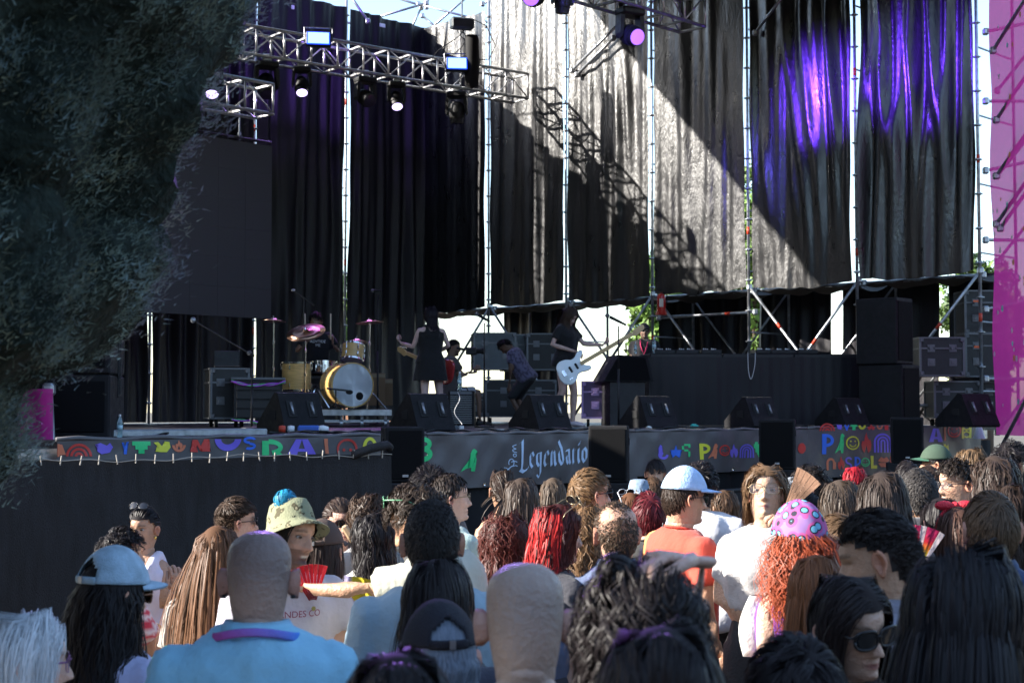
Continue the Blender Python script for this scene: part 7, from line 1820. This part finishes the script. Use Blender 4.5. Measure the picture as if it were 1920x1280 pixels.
P('person with wavy light brown hair between the cropped head and the red hair', 1098, 944, 6.3, face=15, sex='f', skin=LT, hair=curly((.16, .09, .045), .28, vol=.03, top=.02), shirt=tee((.3, .25, .2)))
r = P('woman with bright red streaked hair and gold sunglasses on her head facing right', 1048, 939, 5.7, face=-58, yaw=-6, nod=6, sex='f', skin=(.60, .42, .36), hair=wavy((.055, .012, .012), .30, n=3400, amp=.006, vol=.014, col2=(.42, .02, .02), col2m=lambda A, cl, rnd: ((A[:, :, 1] < -.03) & (A[:, :, 2] < .09)) * 1.0 * (rnd.rand(A.shape[0])[:, None] < .75)), shirt=tee((.05, .05, .06))); glasses(r[0], r[1], 'sun', M_frameg, dz=.085, dy=-.015, tilt=.6)
P('person with tight dark red curls left of the bright red hair', 948, 962, 6.0, face=5, sex='f', skin=LT, hair=curly((.075, .018, .014), .34, n=3800, vol=.045, freq=100, clump=9, top=.02), shirt=tee((.03, .03, .03)))
P('woman with shoulder-length glossy brown hair and black t-shirt beneath the pale name', 978, 893, 7.9, face=0, yaw=-5, sex='f', skin=LT, hair=longh((.052, .036, .028), .26, n=3600, vol=.02), shirt=tee((.03, .03, .035)))
r = P('woman with half-up brown hair clip and bare shoulders under the script lettering', 943, 880, 8.7, face=22, sex='f', skin=MD, hair=longh((.04, .025, .018), .30, flow='back', vol=.015), shirt=dict(kind='tank', col=(.05, .05, .05))); ball_hair(r[0], r[1], (0, -.115, .03), .03, DBR, 120, .006, 5)
P('woman with straight light brown hair right below the pale blackletter name', 1037, 893, 9.4, face=-3, sex='f', skin=LT, hair=longh((.085, .06, .042), .30, vol=.014), shirt=tee((.2, .2, .2)))
r = P('young man with neat dark hair and wire glasses in profile, teal-grey t-shirt', 838, 886, 7.3, face=-55, yaw=-18, nod=-2, sex='m', skin=(.60, .40, .31), hair=short((.030, .022, .018), len=(.03, .05), flow='side', lift=.3, hairline=.072), shirt=tee((.30, .42, .40))); glasses(r[0], r[1], 'clear', M_frameg)
P('person with a big dark afro of curls by the end of the mesh fence', 806, 868, 9.0, face=0, sex='m', skin=TN, hair=scurl(BLK, len=(.10, .15), vol=.05, vmax=.07, top=.06), shirt=tee((.1, .1, .1)))
r = P('curly-haired bearded man in a cream shirt with green sunglasses on his head reaching left', 752, 905, 5.35, face=62, yaw=14, nod=26, lean=4, sex='m', skin=(.58, .34, .22), hair=scurl((.035, .024, .018), n=3400, len=(.06, .10), top=.03), shirt=dict(kind='tee', col=(.48, .48, .40), sleeve=.7, off=.025, loose=.15, fold=.012), beard=.75, wide=1.05,
      arms={'L': [(-.24, .16, 1.35), (-.28, .40, 1.36), (-.25, 1, .25), (0, -.3, -1), .45]})
glasses(r[0], r[1], 'sun', mat('green_frame', (.10, .30, .16), .3), dz=.07, dy=-.02, tilt=.45)
P('black wavy-haired person between the fence and the curly bearded man', 700, 958, 6.4, face=15, sex='f', skin=LT, hair=wavy((.014, .011, .012), .30, vol=.03), shirt=tee((.55, .55, .5)))
P('person with frizzy brown curls just left of the curly bearded man', 690, 920, 7.2, face=30, sex='f', skin=LT, hair=curly((.05, .03, .02), .2, vol=.03), shirt=tee((.3, .3, .3)))
fg = thing('draped_flag', 'yellow, lilac and orange-black pride flag draped round a person', 'flag', at(690, 1150, 5.9), 0)
v = []; cc = []; nx, nz = 30, 26
for j in range(nz):
    for i in range(nx):
        t = i / (nx - 1); z = j / (nz - 1); a = -1.5 + 3.0 * t; v.append((.19 * math.sin(a) * (1.1 - .35 * z), -.10 * math.cos(a) + .012 * math.sin(t * 23 + z * 4), -.22 + .40 * z - .06 * t))
        d = z * 1.0 + t * .55
        cc.append((.62, .52, .03) if (z > .72 and t > .35) else (.42, .40, .62) if z > .58 + .2 * t else (.62, .38, .5) if z > .5 else (.60, .14, .03) if z > .4 else (.015, .012, .015) if z > .2 else (.22, .02, .25))
fgo = G().add(v, [(j * nx + i, j * nx + i + 1, (j + 1) * nx + i + 1, (j + 1) * nx + i) for j in range(nz - 1) for i in range(nx - 1)], np.array(cc)).build('flag_cloth', M_fab, fg, smooth=True)
r = P('woman in round sunglasses and a lilac striped top eating from a wooden stick', 637, 935, 7.3, face=-150, yaw=-4, nod=2, sex='f', skin=(.56, .34, .26), hair=H_('short', (.05, .032, .025), len=(.05, .09), flow='back', lift=.05, n=3000, w=.0026, grav=.02, rough=.05, top=.008), shirt=dict(kind='tank', col=(.42, .33, .48), strap=.03, pat=lambda x, y, z: (.46, .36, .52) if int((x + 1) * 60) % 2 else (.28, .20, .34)),
      arms={'L': [(-.22, .12, 1.12), (-.13, .22, 1.36), (.4, .1, 1), (.9, .2, 0), 1.0]}); glasses(r[0], r[1], 'sun')
ic = thing('snack_bar', 'pale brown bar of food held to the mouth of the woman in the lilac top', 'food', at(660, 1010, 7.02), .0)
g = G(); g.box((0, 0, 0), (.032, .03, .15), R=Matrix.Rotation(-.55, 3, 'Y'), bev=.008); g.build('bar', mat('wafer', (.42, .29, .17), .7), ic); 
r = P('woman in a brown baseball cap with long dark hair and a red back top', 603, 976, 5.7, face=-10, yaw=-5, sex='f', skin=(.56, .35, .25), hair=longh((.03, .018, .015), .30, undercap=True), shirt=dict(kind='tank', col=(.35, .015, .02), strap=.012, hem=1.0), arms={'L': [(-.21, .0, 1.13), (-.17, .22, 1.2), (0, .6, .7), (1, 0, 0), .8]})
cap(r[0], r[1], mat('brown_cap_cloth', (.075, .048, .038), .85, bump=.4, bscale=200), back_open=True)
folding_fan('hand_fan', 'open bright red hand fan in front of the smiling man', 588, 1140, 5.25, .155, 1.25, 2.15, 8, lambda a, t: np.array((.62, .02, .03)) * (1 if t > .2 else .3), .1)
r = P('laughing moustached man in a camouflage bucket hat with blue hair tuft, white printed t-shirt', 556, 940, 5.4, face=-150, yaw=20, nod=4, roll=-8, sex='m', skin=(.60, .36, .26), hair=longh((.015, .011, .010), .26, undercap=True, facew=.074, vol=.006), shirt=tee((.50, .48, .55), fold=.011), beard=.8, expr='laugh', 
      arms={'L': [(-.26, .06, 1.14), (-.18, .20, 1.02), (.5, 1, .1), (1, -.3, -.2), .7]})
M_camo = mat('camouflage_cloth', (.22, .22, .13), .85, bump=.3, bscale=150); nt = M_camo.node_tree; tc = nt.nodes.new('ShaderNodeTexCoord'); nz_ = nt.nodes.new('ShaderNodeTexNoise'); nz_.inputs['Scale'].default_value = 22; nt.links.new(tc.outputs['Object'], nz_.inputs[0]); cr_ = nt.nodes.new('ShaderNodeValToRGB'); nt.links.new(nz_.outputs[0], cr_.inputs[0]); e = cr_.color_ramp; e.interpolation = 'CONSTANT'; e.elements[0].color = (.24, .25, .15, 1); e.elements[1].position = .53; e.elements[1].color = (.08, .07, .035, 1); q = e.elements.new(.60); q.color = (.34, .30, .18, 1); nt.links.new(cr_.outputs[0], nt.nodes['Principled BSDF'].inputs['Base Color'])
bucket(r, M_camo, flare=.036, tilt=.40, dz=.0)
ball_hair(r[0], r[1], (.03, -.04, .125), .045, (.02, .22, .38), 260, .004, 8, .8)
tx = bpy.data.curves.new('t', 'FONT'); tx.body = 'ANDES CO'; tx.size = .034; tx.align_x = 'CENTER'; to = bpy.data.objects.new('t', tx); COL.objects.link(to); me = bpy.data.meshes.new_from_object(to.evaluated_get(bpy.context.evaluated_depsgraph_get())); bpy.data.objects.remove(to)
me.materials.append(mat('dark_red_print', (.22, .02, .06), .8))
for vtx in me.vertices: x, y_ = vtx.co.x, vtx.co.y; vtx.co = Vector((-x * .0 + x, .152 - 2.4 * x * x, 1.30 + y_))
for vtx in me.vertices: vtx.co.x = -vtx.co.x
o = bpy.data.objects.new('printed_lettering', me); COL.objects.link(o); o.parent = r[0]
r = P('man with tidy brown hair and sunglasses facing right in a white shirt by the fence', 441, 930, 7.0, face=-25, yaw=-38, sex='m', skin=(.58, .36, .26), hair=fade((.055, .034, .022), len=(.04, .06), lift=.6, flow='whorl'), shirt=tee((.55, .55, .57), off=.022, loose=.15, sleeve=.9), wide=1.05); glasses(r[0], r[1], 'sun')
P('woman with very long sunlit brown straight hair beside the bald man in blue', 408, 981, 5.6, face=6, yaw=-10, nod=4, sex='f', skin=LT, hair=longh((.115, .055, .028), .60, n=5200, vol=.018, tip=.5), shirt=tee((.48, .46, .43)))
r = P('woman with sunglasses on her slicked hair, white sleeveless top and jeans, left by the fence', 270, 951, 7.6, face=162, yaw=2, nod=2, sex='f', skin=(.50, .30, .20), hair=H_('short', BLK, len=(.05, .09), flow='back', lift=.02, n=3000, w=.003, grav=.0, rough=.03, top=.008), shirt=dict(kind='tank', col=(.58, .56, .68), strap=.034), trouser=dict(m=M_denim, to=1.9), lips=(.45, .14, .12),
      arms={'L': [(-.23, .04, 1.12), (-.27, .20, 1.02), (-.2, 1, 0), (1, 0, -.2), .9]})
glasses(r[0], r[1], 'sun', dz=.085, dy=-.025, tilt=.6)
for sx in (-1, 1):
    g = G(); g.ell((sx * .080, .0, -.052), (.008, .008, .011), 8, 6, M=r[1]); g.build('earring', M_gold, r[0], smooth=True)
g = G(); g.tube([r[2] @ Vector((-.06, .115, 1.42)), r[2] @ Vector((-.02, .155, 1.25)), r[2] @ Vector((.10, .13, 1.05)), r[2] @ Vector((.19, .06, .92))], .010, 6, col=(.02, .02, .03)); g.build('bag_strap', M_fab, r[0], smooth=True)
yr = thing('yellow_stick', 'bright yellow flat stick held by the woman at the fence', 'stick', at(331, 1152, 7.35), .3)
g = G(); g.box((0, 0, 0), (.024, .014, .20), R=Matrix.Rotation(-.05, 3, 'Y'), bev=.003); g.build('stick_body', mat('bright_yellow', (.75, .52, .02), .5), yr); g = G(); g.box((-.004, 0, .085), (.03, .018, .03), bev=.003); g.build('stick_end', mat('bright_yellow', (.7, .5, .02), .5), yr)
P('dark curly-haired person in a red striped t-shirt raising a hand, behind the denim cap', 224, 984, 6.2, face=-60, yaw=-6, sex='m', skin=(.52, .31, .21), hair=scurl(BLK), shirt=tee((.5, .06, .08), pat=lambda x, y, z: (.55, .05, .08) if int(z * 55) % 2 else (.7, .6, .6)),
  arms={'R': [(.24, .14, 1.10), (.12, .24, 1.39), (-.1, .1, 1), (-1, 0, 0), .5]})
# ---------- right part
r = P('dark-haired man with black sunglasses in profile behind the wooden fan', 1528, 866, 7.9, face=68, yaw=6, nod=-6, sex='m', skin=(.56, .34, .25), hair=scurl((.018, .013, .011), len=(.04, .07), top=.03), shirt=tee((.1, .1, .1)), beard=.4); glasses(r[0], r[1], 'sun')
P('grey-haired person behind the wooden fan', 1487, 890, 8.6, face=20, sex='f', skin=LT, hair=wavy(GRY, .2), shirt=tee((.3, .3, .3)))
P('person with black hair just above the pink bandana', 1512, 920, 6.6, face=150, sex='f', skin=MD, hair=short(BLK, len=(.04, .08), flow='back', lift=.1), shirt=tee((.1, .1, .1)))
P('woman with straight ash-brown hair, left one of the two beneath the festival banner', 1576, 896, 6.4, face=-4, sex='f', skin=LT, hair=longh((.062, .045, .034), .34, n=3600, vol=.02), shirt=tee((.15, .12, .12)))
P('woman with long straight dark brown hair, right one of the two beneath the festival banner', 1655, 881, 6.0, face=-8, sex='f', skin=LT, hair=longh((.040, .028, .023), .44, n=3800, vol=.022), shirt=tee((.15, .12, .12)))
P('man with cropped greying hair in a black and white striped shirt', 1722, 878, 6.9, face=4, sex='m', skin=TN, hair=buzz((.045, .04, .038), len=(.014, .024)), shirt=dict(kind='collar', col=(.05, .05, .06), pat=lambda x, y, z: ((.02, .022, .035) if (z * 34) % 1 > .38 else (.62, .62, .64)) if z > 1.33 else ((.02, .022, .035) if (x * 38 + 20) % 1 > .4 else (.62, .62, .64))))
r = P('smiling man with glasses and curly dark hair facing left', 1793, 856, 7.7, face=112, yaw=-2, nod=4, sex='m', skin=(.60, .37, .26), hair=scurl((.022, .016, .013), len=(.035, .06), top=.022), shirt=tee((.12, .12, .13)), beard=.3, expr=None, lips=(.7, .5, .45)); glasses(r[0], r[1], 'clear', M_frame)
r = P('person in a dark green and black cap turned left, far row', 1757, 835, 10.5, face=70, sex='m', skin=TN, hair=short(BLK, undercap=True, vmax=.006), shirt=tee((.1, .1, .1))); cap(r[0], r[1], mat('green_cap_cloth', (.04, .07, .045), .85), brimm=mat('green_cap_brim', (.03, .10, .06), .8))
def bow(r):
    g = G(); 
    for sx in (-1, 1): g.ell((sx * .05, .02, .125), (.045, .025, .022), 12, 8, M=r[1])
    g.ell((0, .02, .125), (.016, .02, .018), 8, 6, M=r[1]); g.tube([r[1] @ Vector((.092 * math.cos(a), .01, .126 * math.sin(a) - .002)) for a in np.linspace(0.2, PI - .2, 14)], .008, 6)
    V = g.v[0]; g.build('red_bow_headband', mat('red_bow', (.55, .012, .03), .6, bump=.5, bscale=150), r[0], smooth=True)
r = P('woman with a red bow headband and long reddish brown hair', 1796, 942, 6.0, face=8, sex='f', skin=LT, hair=longh((.070, .034, .024), .42, vol=.02, top=.022), shirt=tee((.1, .1, .1))); bow(r)
P('person in black right beside the striped shirt, only dark hair showing', 1765, 930, 6.5, face=10, sex='f', skin=LT, hair=longh(BLK, .3), shirt=tee((.03, .03, .03)))
P('boy with glossy brown hair in a navy, yellow and white shirt at the right edge', 1858, 917, 4.95, face=6, yaw=-6, sex='m', skin=(.58, .36, .26), hair=short((.085, .052, .030), len=(.045, .075), n=5000, top=.016, vol=.012, rough=.1), shirt=dict(kind='collar', sleeve=.7, col=(.03, .06, .14), pat=lambda x, y, z: (.025, .05, .13) if z > 1.372 else (.62, .42, .05) if z > 1.355 else ((.75, .75, .78) if z > 1.262 else (.62, .42, .05) if z > 1.25 else ((.75, .75, .78) if abs(x) < .10 else (.03, .06, .14)))))
P('woman with big wavy dark brown hair behind the boy at the right', 1866, 849, 7.2, face=12, sex='f', skin=LT, hair=wavy((.040, .026, .020), .44, n=3800, vol=.035), shirt=tee((.04, .03, .03)))
P('person with tousled light brown hair beneath the pink mesh', 1822, 838, 9.6, face=10, sex='f', skin=LT, hair=wavy(LBR, .2, vol=.03), shirt=tee((.1, .1, .1)))
r = P('bearded person with black afro hair at the right edge of the far row', 1893, 823, 9.4, face=-60, sex='m', skin=TN, hair=scurl(BLK, len=(.08, .11), vmax=.045, top=.04), shirt=tee((.1, .1, .1)), beard=.8)
P('young man with short light brown hair behind the faded profile man', 1572, 962, 5.5, face=40, sex='m', skin=(.60, .38, .28), hair=short((.11, .065, .035)), shirt=tee((.4, .4, .42)))
for (px, py, Y, sx, c, lb) in ((1602, 872, 10.8, 'f', (.30, .01, .02), 'person with vivid red hair in the far row under the festival banner'), (1657, 878, 10.2, 'f', BLK, 'dark-haired person in the far row left of the rightmost box speaker'),
                              (1701, 862, 9.8, 'm', BLK, 'dark-haired person in the far row right below the rightmost box speaker'), (1742, 872, 8.8, 'm', DBR, 'dark-haired person half hidden left of the smiling man'),
                              (1358, 915, 9.0, 'f', BR, 'person with tied brown hair between the white t-shirt and the fanning woman'), (1895, 905, 6.6, 'f', DBR, 'dark-haired person behind the boy at the right edge'), (1610, 905, 8.6, 'f', DBR, 'dark-haired person between the two brown-haired women')):
    P(lb, px, py, Y, face=random.uniform(-25, 25), sex=sx, skin=LT, hair=(short(c, len=(.04, .07)) if sx == 'm' else wavy(c, .24)), shirt=tee((.08, .08, .09)))
folding_fan('hand_fan', 'open rainbow-striped hand fan held up at the right', 1716, 1082, 5.7, .20, .95, 2.3, 11,
            lambda a, t: np.array([(.02, .06, .45), (.02, .35, .12), (.65, .60, .03), (.70, .22, .02), (.60, .015, .03), (.55, .02, .10)][min(5, int(t * 6))]) * .9 if int(a * 11) % 3 else np.array((.55, .45, .45)), .0)
gb = thing('green_bag', 'bright green crumpled bag at the bottom behind the denim cap woman', 'bag', at(318, 1262, 4.5), .3)
g = G(); g.ell((0, 0, 0), (.07, .05, .08), 24, 16); V = g.v[0]; g.v[0] = np.array([tuple(Vector(q) * (1 + .28 * noise.noise(Vector(q) * 24))) for q in V]); g.build('bag_body', mat('bright_green', (.02, .45, .14), .6), gb, smooth=True)

# ================================================================ the band and crew
ZD = DECK
r = P('woman guitarist in a black dress and bob haircut, back to the crowd', 808, 574, 19.6, face=20, yaw=4, base=ZD, sex='f', skin=(.60, .42, .38), hair=longh((.010, .006, .012), .17, n=4200, vol=.024, lod=1, facew=.08), shirt=dict(kind='tank', col=(.012, .012, .014), strap=.03, hem=.9, vox=.016), trouser={'m': M_fab, 'to': .3, 'col': (.012, .012, .014)}, skirt=dict(col=(.012, .012, .014), hem=.66, k=1.15), shoes=M_shoeb, wide=1.14,
      arms={'R': [(.27, .02, 1.16), (.16, .24, 1.06), (-1, .3, -.2), (0, 1, 0), .6], 'L': [(-.24, .08, 1.14), (-.36, .26, 1.20), (-.3, .7, .6), (.5, 0, 1), .9]}, legs={'R': [(.14, .02, .48), (.19, .0, .085)], 'L': [(-.09, -.02, .50), (-.12, -.05, .085)]}, detail=.014)
for sx in (.19, -.12):
    g = G(); g.tube([(sx, 0 if sx > 0 else -.05, .07), (sx * .97, .0 if sx > 0 else -.045, .22)], [.046, .05], 12, col=(.012, .012, .014)); g.build('sock', M_fab, r[0], smooth=True)
GW = r
M_gwht = mat('guitar_white', (.72, .78, .82), .15, coat=.6); M_gneck = mat('guitar_maple', (.55, .36, .16), .35); M_gred = mat('guitar_red', (.35, .03, .03), .25, coat=.5); M_pick = mat('pickguard', (.70, .74, .78), .3)
def guitar(name, label, M, body, neckm, bass=False, s=1.0):
    """local: neck along +x, face to -y"""
    T = thing(name, label, 'guitar', (0, 0, 0)); T.matrix_basis = M
    out = [(-.26, .04), (-.24, .12), (-.17, .165), (-.08, .15), (-.02, .115), (.04, .12), (.10, .16), (.16, .165), (.165, .12), (.10, .07), (.085, .02), (.10, -.03), (.16, -.08), (.155, -.12), (.09, -.12), (.03, -.10), (-.03, -.10), (-.09, -.15), (-.17, -.175), (-.25, -.13), (-.275, -.04)]
    P2 = []
    n = len(out)
    for i in range(n):
        p0, p1, p2, p3 = [Vector((*out[(i + k) % n], 0)) for k in (-1, 0, 1, 2)]
        for k in range(3):
            t = k / 3; q = .5 * ((2 * p1) + (-p0 + p2) * t + (2 * p0 - 5 * p1 + 4 * p2 - p3) * t * t + (-p0 + 3 * p1 - 3 * p2 + p3) * t ** 3); P2.append((q.x, q.y))
    g = G(); n = len(P2); v = []
    for (k_, y) in ((.95, -.022), (1, -.014), (1, .014), (.95, .022)): v += [(x * k_, y, z * k_) for x, z in P2]
    f = [tuple(range(n - 1, -1, -1)), tuple(range(3 * n, 4 * n))] + [(j * n + i, j * n + (i + 1) % n, (j + 1) * n + (i + 1) % n, (j + 1) * n + i) for j in range(3) for i in range(n)]
    g.add(v, f).build('guitar_body', body, T, smooth=True, angle=40)
    NL = .80 if bass else .62
    g = G(); g.box((.06 + NL / 2, -.022, 0), (NL, .02, .052), bev=.006); g.build('neck', neckm, T); g = G(); g.box((.06 + NL / 2, -.034, 0), (NL, .005, .046)); g.build('fretboard', neckm if bass else M_rubber, T)
    hx = .06 + NL; g = G(); g.prism([(hx - .01, -.026), (hx + .03, -.05), (hx + .17, -.02), (hx + .19, .02), (hx + .16, .05), (hx + .02, .03)], -.028, -.012); g.build('headstock', neckm, T)
    for k in range(4 if bass else 6):
        g = G(); g.lathe([(0, 0), (.011, 0), (.011, .02), (0, .022)], 8, M=Matrix.Translation((hx + .03 + k * (.036 if bass else .024), -.02, .058 - .004 * k))); g.build('tuning_peg', M_chrome, T)
    for x in (-.09, .0) if bass else (-.12, -.04, .04):
        g = G(); g.box((x, -.026, 0), (.03, .012, .085), bev=.004); g.build('pickup', M_rubber, T)
    g = G(); g.prism([(-.16, -.16), (-.05, -.10), (.06, -.07), (.05, .03), (-.06, .035), (-.10, -.04), (-.18, -.10)], -.0255, -.0225); g.build('pickguard', M_pick, T)
    g = G(); g.box((-.19, -.028, 0), (.05, .014, .085), bev=.003); g.build('bridge', M_chrome, T)
    for k in range(2):
        g = G(); g.lathe([(.012, 0), (.010, .014), (0, .015)], 8, M=Matrix.Translation((-.13 - .03 * k, -.024, -.11)) @ Matrix.Rotation(PI / 2, 4, 'X')); g.build('knob', M_chrome, T)
    for k in range(4 if bass else 6):
        g = G(); z = (k - (1.5 if bass else 2.5)) * .010; g.tube([(-.19, -.040, z * 1.3), (hx + .05, -.037, z)], .0012, 3); g.build('string', M_chrome, T)
    return T
def frame_at(p, right, face_dir):
    x = Vector(right).normalized(); y = -Vector(face_dir); y = (y - x * y.dot(x)).normalized(); z = x.cross(y)
    return Matrix((x, y, z)).transposed().to_4x4() if False else Matrix.Translation(p) @ Matrix(((x.x, y.x, z.x, 0), (x.y, y.y, z.y, 0), (x.z, y.z, z.z, 0), (0, 0, 0, 1)))
guitar('electric_guitar', 'red and white electric guitar held in front of the woman in the black dress', frame_at(at(824, 690, 19.95), (-1, .85, .45), (.25, 1, .1)), M_gred, M_gneck)
r = P('long-haired bass player in a black t-shirt and shorts, bare legs and pale trainers', 1077, 577, 19.7, face=-128, yaw=-14, nod=36, base=ZD, sex='f', skin=(.60, .40, .34), hair=wavy((.055, .034, .026), .36, n=3200, vol=.02, lod=1, facew=.05, grav=.18), shirt=tee((.013, .013, .015), loose=.12, off=.02, vox=.016), trouser={'m': M_trouser, 'to': .42}, shoes=M_shoe, lean=3, wide=1.1,
      arms={'R': [(.27, -.05, 1.14), (.13, .24, 1.06), (-1, .25, -.3), (0, .3, -1), .5], 'L': [(-.22, .14, 1.17), (-.42, .32, 1.17), (-.2, .8, .5), (.5, 0, 1), .9]}, legs={'R': [(.15, .05, .50), (.20, -.12, .085)], 'L': [(-.12, .05, .49), (-.13, .02, .085)]}, detail=.014)
guitar('bass_guitar', 'white electric bass guitar with maple neck hung low on the long-haired player', frame_at(at(1081, 687, 19.38), (1, .1, .58), (-.12, -1, .12)), M_gwht, M_gneck, True, 1.0)
r = P('drummer in a black printed t-shirt behind the gold drum kit', 592, 583, 21.2, face=-165, yaw=-24, nod=8, base=ZD + .235, sex='m', skin=(.26, .15, .10), hair=scurl(BLK, len=(.05, .08), n=5000), drop=.42, shirt=tee((.012, .012, .016), vox=.016), beard=.6, legs={'R': [(.20, .42, .50), (.22, .45, .085)], 'L': [(-.20, .42, .50), (-.22, .45, .085)]}, hscale=1.0,
      arms={'R': [(.30, .10, 1.14), (.20, .36, 1.22), (-.1, .5, .9), (-1, 0, 0), 1.1], 'L': [(-.30, .12, 1.14), (-.18, .36, 1.26), (.1, .3, 1), (1, 0, 0), 1.1]})
for (px, py, l) in ((620, 622, 'right'), (572, 622, 'left')):
    o = G().tube([at(px, py + 14, 20.75), at(px, py - 34, 20.78)], .010, 6).build('drumstick', mat('stick_wood', (.6, .5, .38), .5), None, smooth=True); tag(o, 'pale drumstick held up on the %s of the picture by the drummer' % l, 'drumstick')
tx = bpy.data.curves.new('t', 'FONT'); tx.body = 'ADVTIDE\nME'; tx.size = .055; tx.align_x = 'CENTER'; to = bpy.data.objects.new('t', tx); COL.objects.link(to); me = bpy.data.meshes.new_from_object(to.evaluated_get(bpy.context.evaluated_depsgraph_get())); bpy.data.objects.remove(to)
me.materials.append(mat('pale_print', (.6, .6, .62), .8))
for vtx in me.vertices: vtx.co = Vector((-vtx.co.x, .142 - 1.6 * vtx.co.x ** 2, 1.27 + vtx.co.y - .42))
o = bpy.data.objects.new('printed_lettering', me); COL.objects.link(o); o.parent = r[0]
st_ = thing('drum_stool', 'round black drum stool under the drummer', 'stool', on_deck(592, 21.2, .235), 0); g = G(); g.lathe([(0, .36), (.17, .36), (.18, .40), (.17, .44), (0, .45)], 20); g.build('seat', M_black, st_, smooth=True, angle=50)
for a in range(3):
    g = G(); g.tube([(0, 0, .34), (.2 * math.cos(a * 2.1), .2 * math.sin(a * 2.1), .01)], .012, 6); g.build('leg', M_chrome, st_)
P('crew man in a patterned mauve shirt bending over the equipment', 933, 641, 22.6, face=70, yaw=10, nod=30, lean=32, base=ZD, sex='m', skin=DK, hair=scurl(BLK, len=(.03, .05)), shirt=tee((.17, .15, .22), loose=.14, off=.025, pat=lambda x, y, z: (.05, .045, .08) if noise.noise(Vector((x * 30, y * 30, z * 30))) > .08 else (.13, .12, .19)), trouser={'m': M_trouser, 'to': 1.1}, legs={'R': [(.12, .20, .46), (.12, .0, .085)], 'L': [(-.12, .22, .46), (-.12, .02, .085)]}, drop=.12,
  arms={'R': [(.22, .12, 1.13), (.12, .28, .95), (0, .5, -1), (-1, 0, 0), .6], 'L': [(-.22, .12, 1.13), (-.12, .30, .95), (0, .5, -1), (1, 0, 0), .6]})
r = P('seated crew man in pale shorts aiming a camera, behind the woman in the black dress', 852, 636, 21.8, face=-70, yaw=-20, nod=4, base=ZD, drop=.40, lean=6, hscale=.98, sex='m', skin=(.22, .13, .09), hair=buzz(BLK), beard=.7, shirt=tee((.07, .06, .06)), trouser={'m': mat('grey_shorts', (.30, .33, .38), .85), 'to': .9}, legs={'R': [(.16, .42, .52), (.16, .44, .085)], 'L': [(-.14, .42, .50), (-.14, .40, .085)]},
      arms={'R': [(.24, .12, 1.16), (.10, .34, 1.30), (-.3, 1, .3), (-1, 0, 0), .9], 'L': [(-.24, .12, 1.12), (-.10, .34, 1.24), (.3, 1, .3), (0, 0, 1), .9]})
cm = thing('video_camera', 'black camera on a grip held by the seated crew man', 'camera', at(884, 658, 21.6), -.2); g = G(); g.box((0, 0, 0), (.16, .10, .11), bev=.015); g.build('camera_body', M_black, cm); g = G(); g.lathe([(.035, 0), (.035, .08), (.045, .085), (.045, .13), (0, .13)], 14, M=Matrix.Translation((.07, 0, 0)) @ Matrix.Rotation(PI / 2, 4, 'Y')); g.build('camera_lens', M_rubber, cm, smooth=True, angle=40); g = G(); g.tube([(0, 0, -.05), (.02, 0, -.17)], .014, 8); g.build('camera_grip', M_black, cm); g = G(); g.tube([(-.1, 0, .02), (-.22, 0, .05)], .02, 8); g.build('camera_microphone', M_black, cm)
bx_ = thing('crew_seat', 'black box the camera man sits on', 'seat', on_deck(845, 21.9), 0); g = G(); g.box((0, 0, .22), (.5, .45, .43), bev=.02); g.build('seat_box', M_black, bx_)
r = P('bearded crew man with cap, dark glasses and a red lanyard behind the black table', 1208, 606, 22.2, face=172, yaw=8, base=ZD, sex='m', skin=(.26, .16, .12), hair=short(BLK, undercap=True, vmax=.006), shirt=tee((.014, .014, .018), off=.02), beard=.9, wide=1.08); glasses(r[0], r[1], 'sun')
cap(r[0], r[1], mat('black_cap_cloth', (.012, .012, .02), .85))
g = G(); g.tube([r[2] @ Vector(q) for q in ((.07, .03, 1.455), (.05, .14, 1.32), (.0, .165, 1.18), (-.05, .14, 1.32), (-.07, .03, 1.455))], .009, 6, col=(.55, .03, .12)); g.build('lanyard', M_fab, r[0], smooth=True)
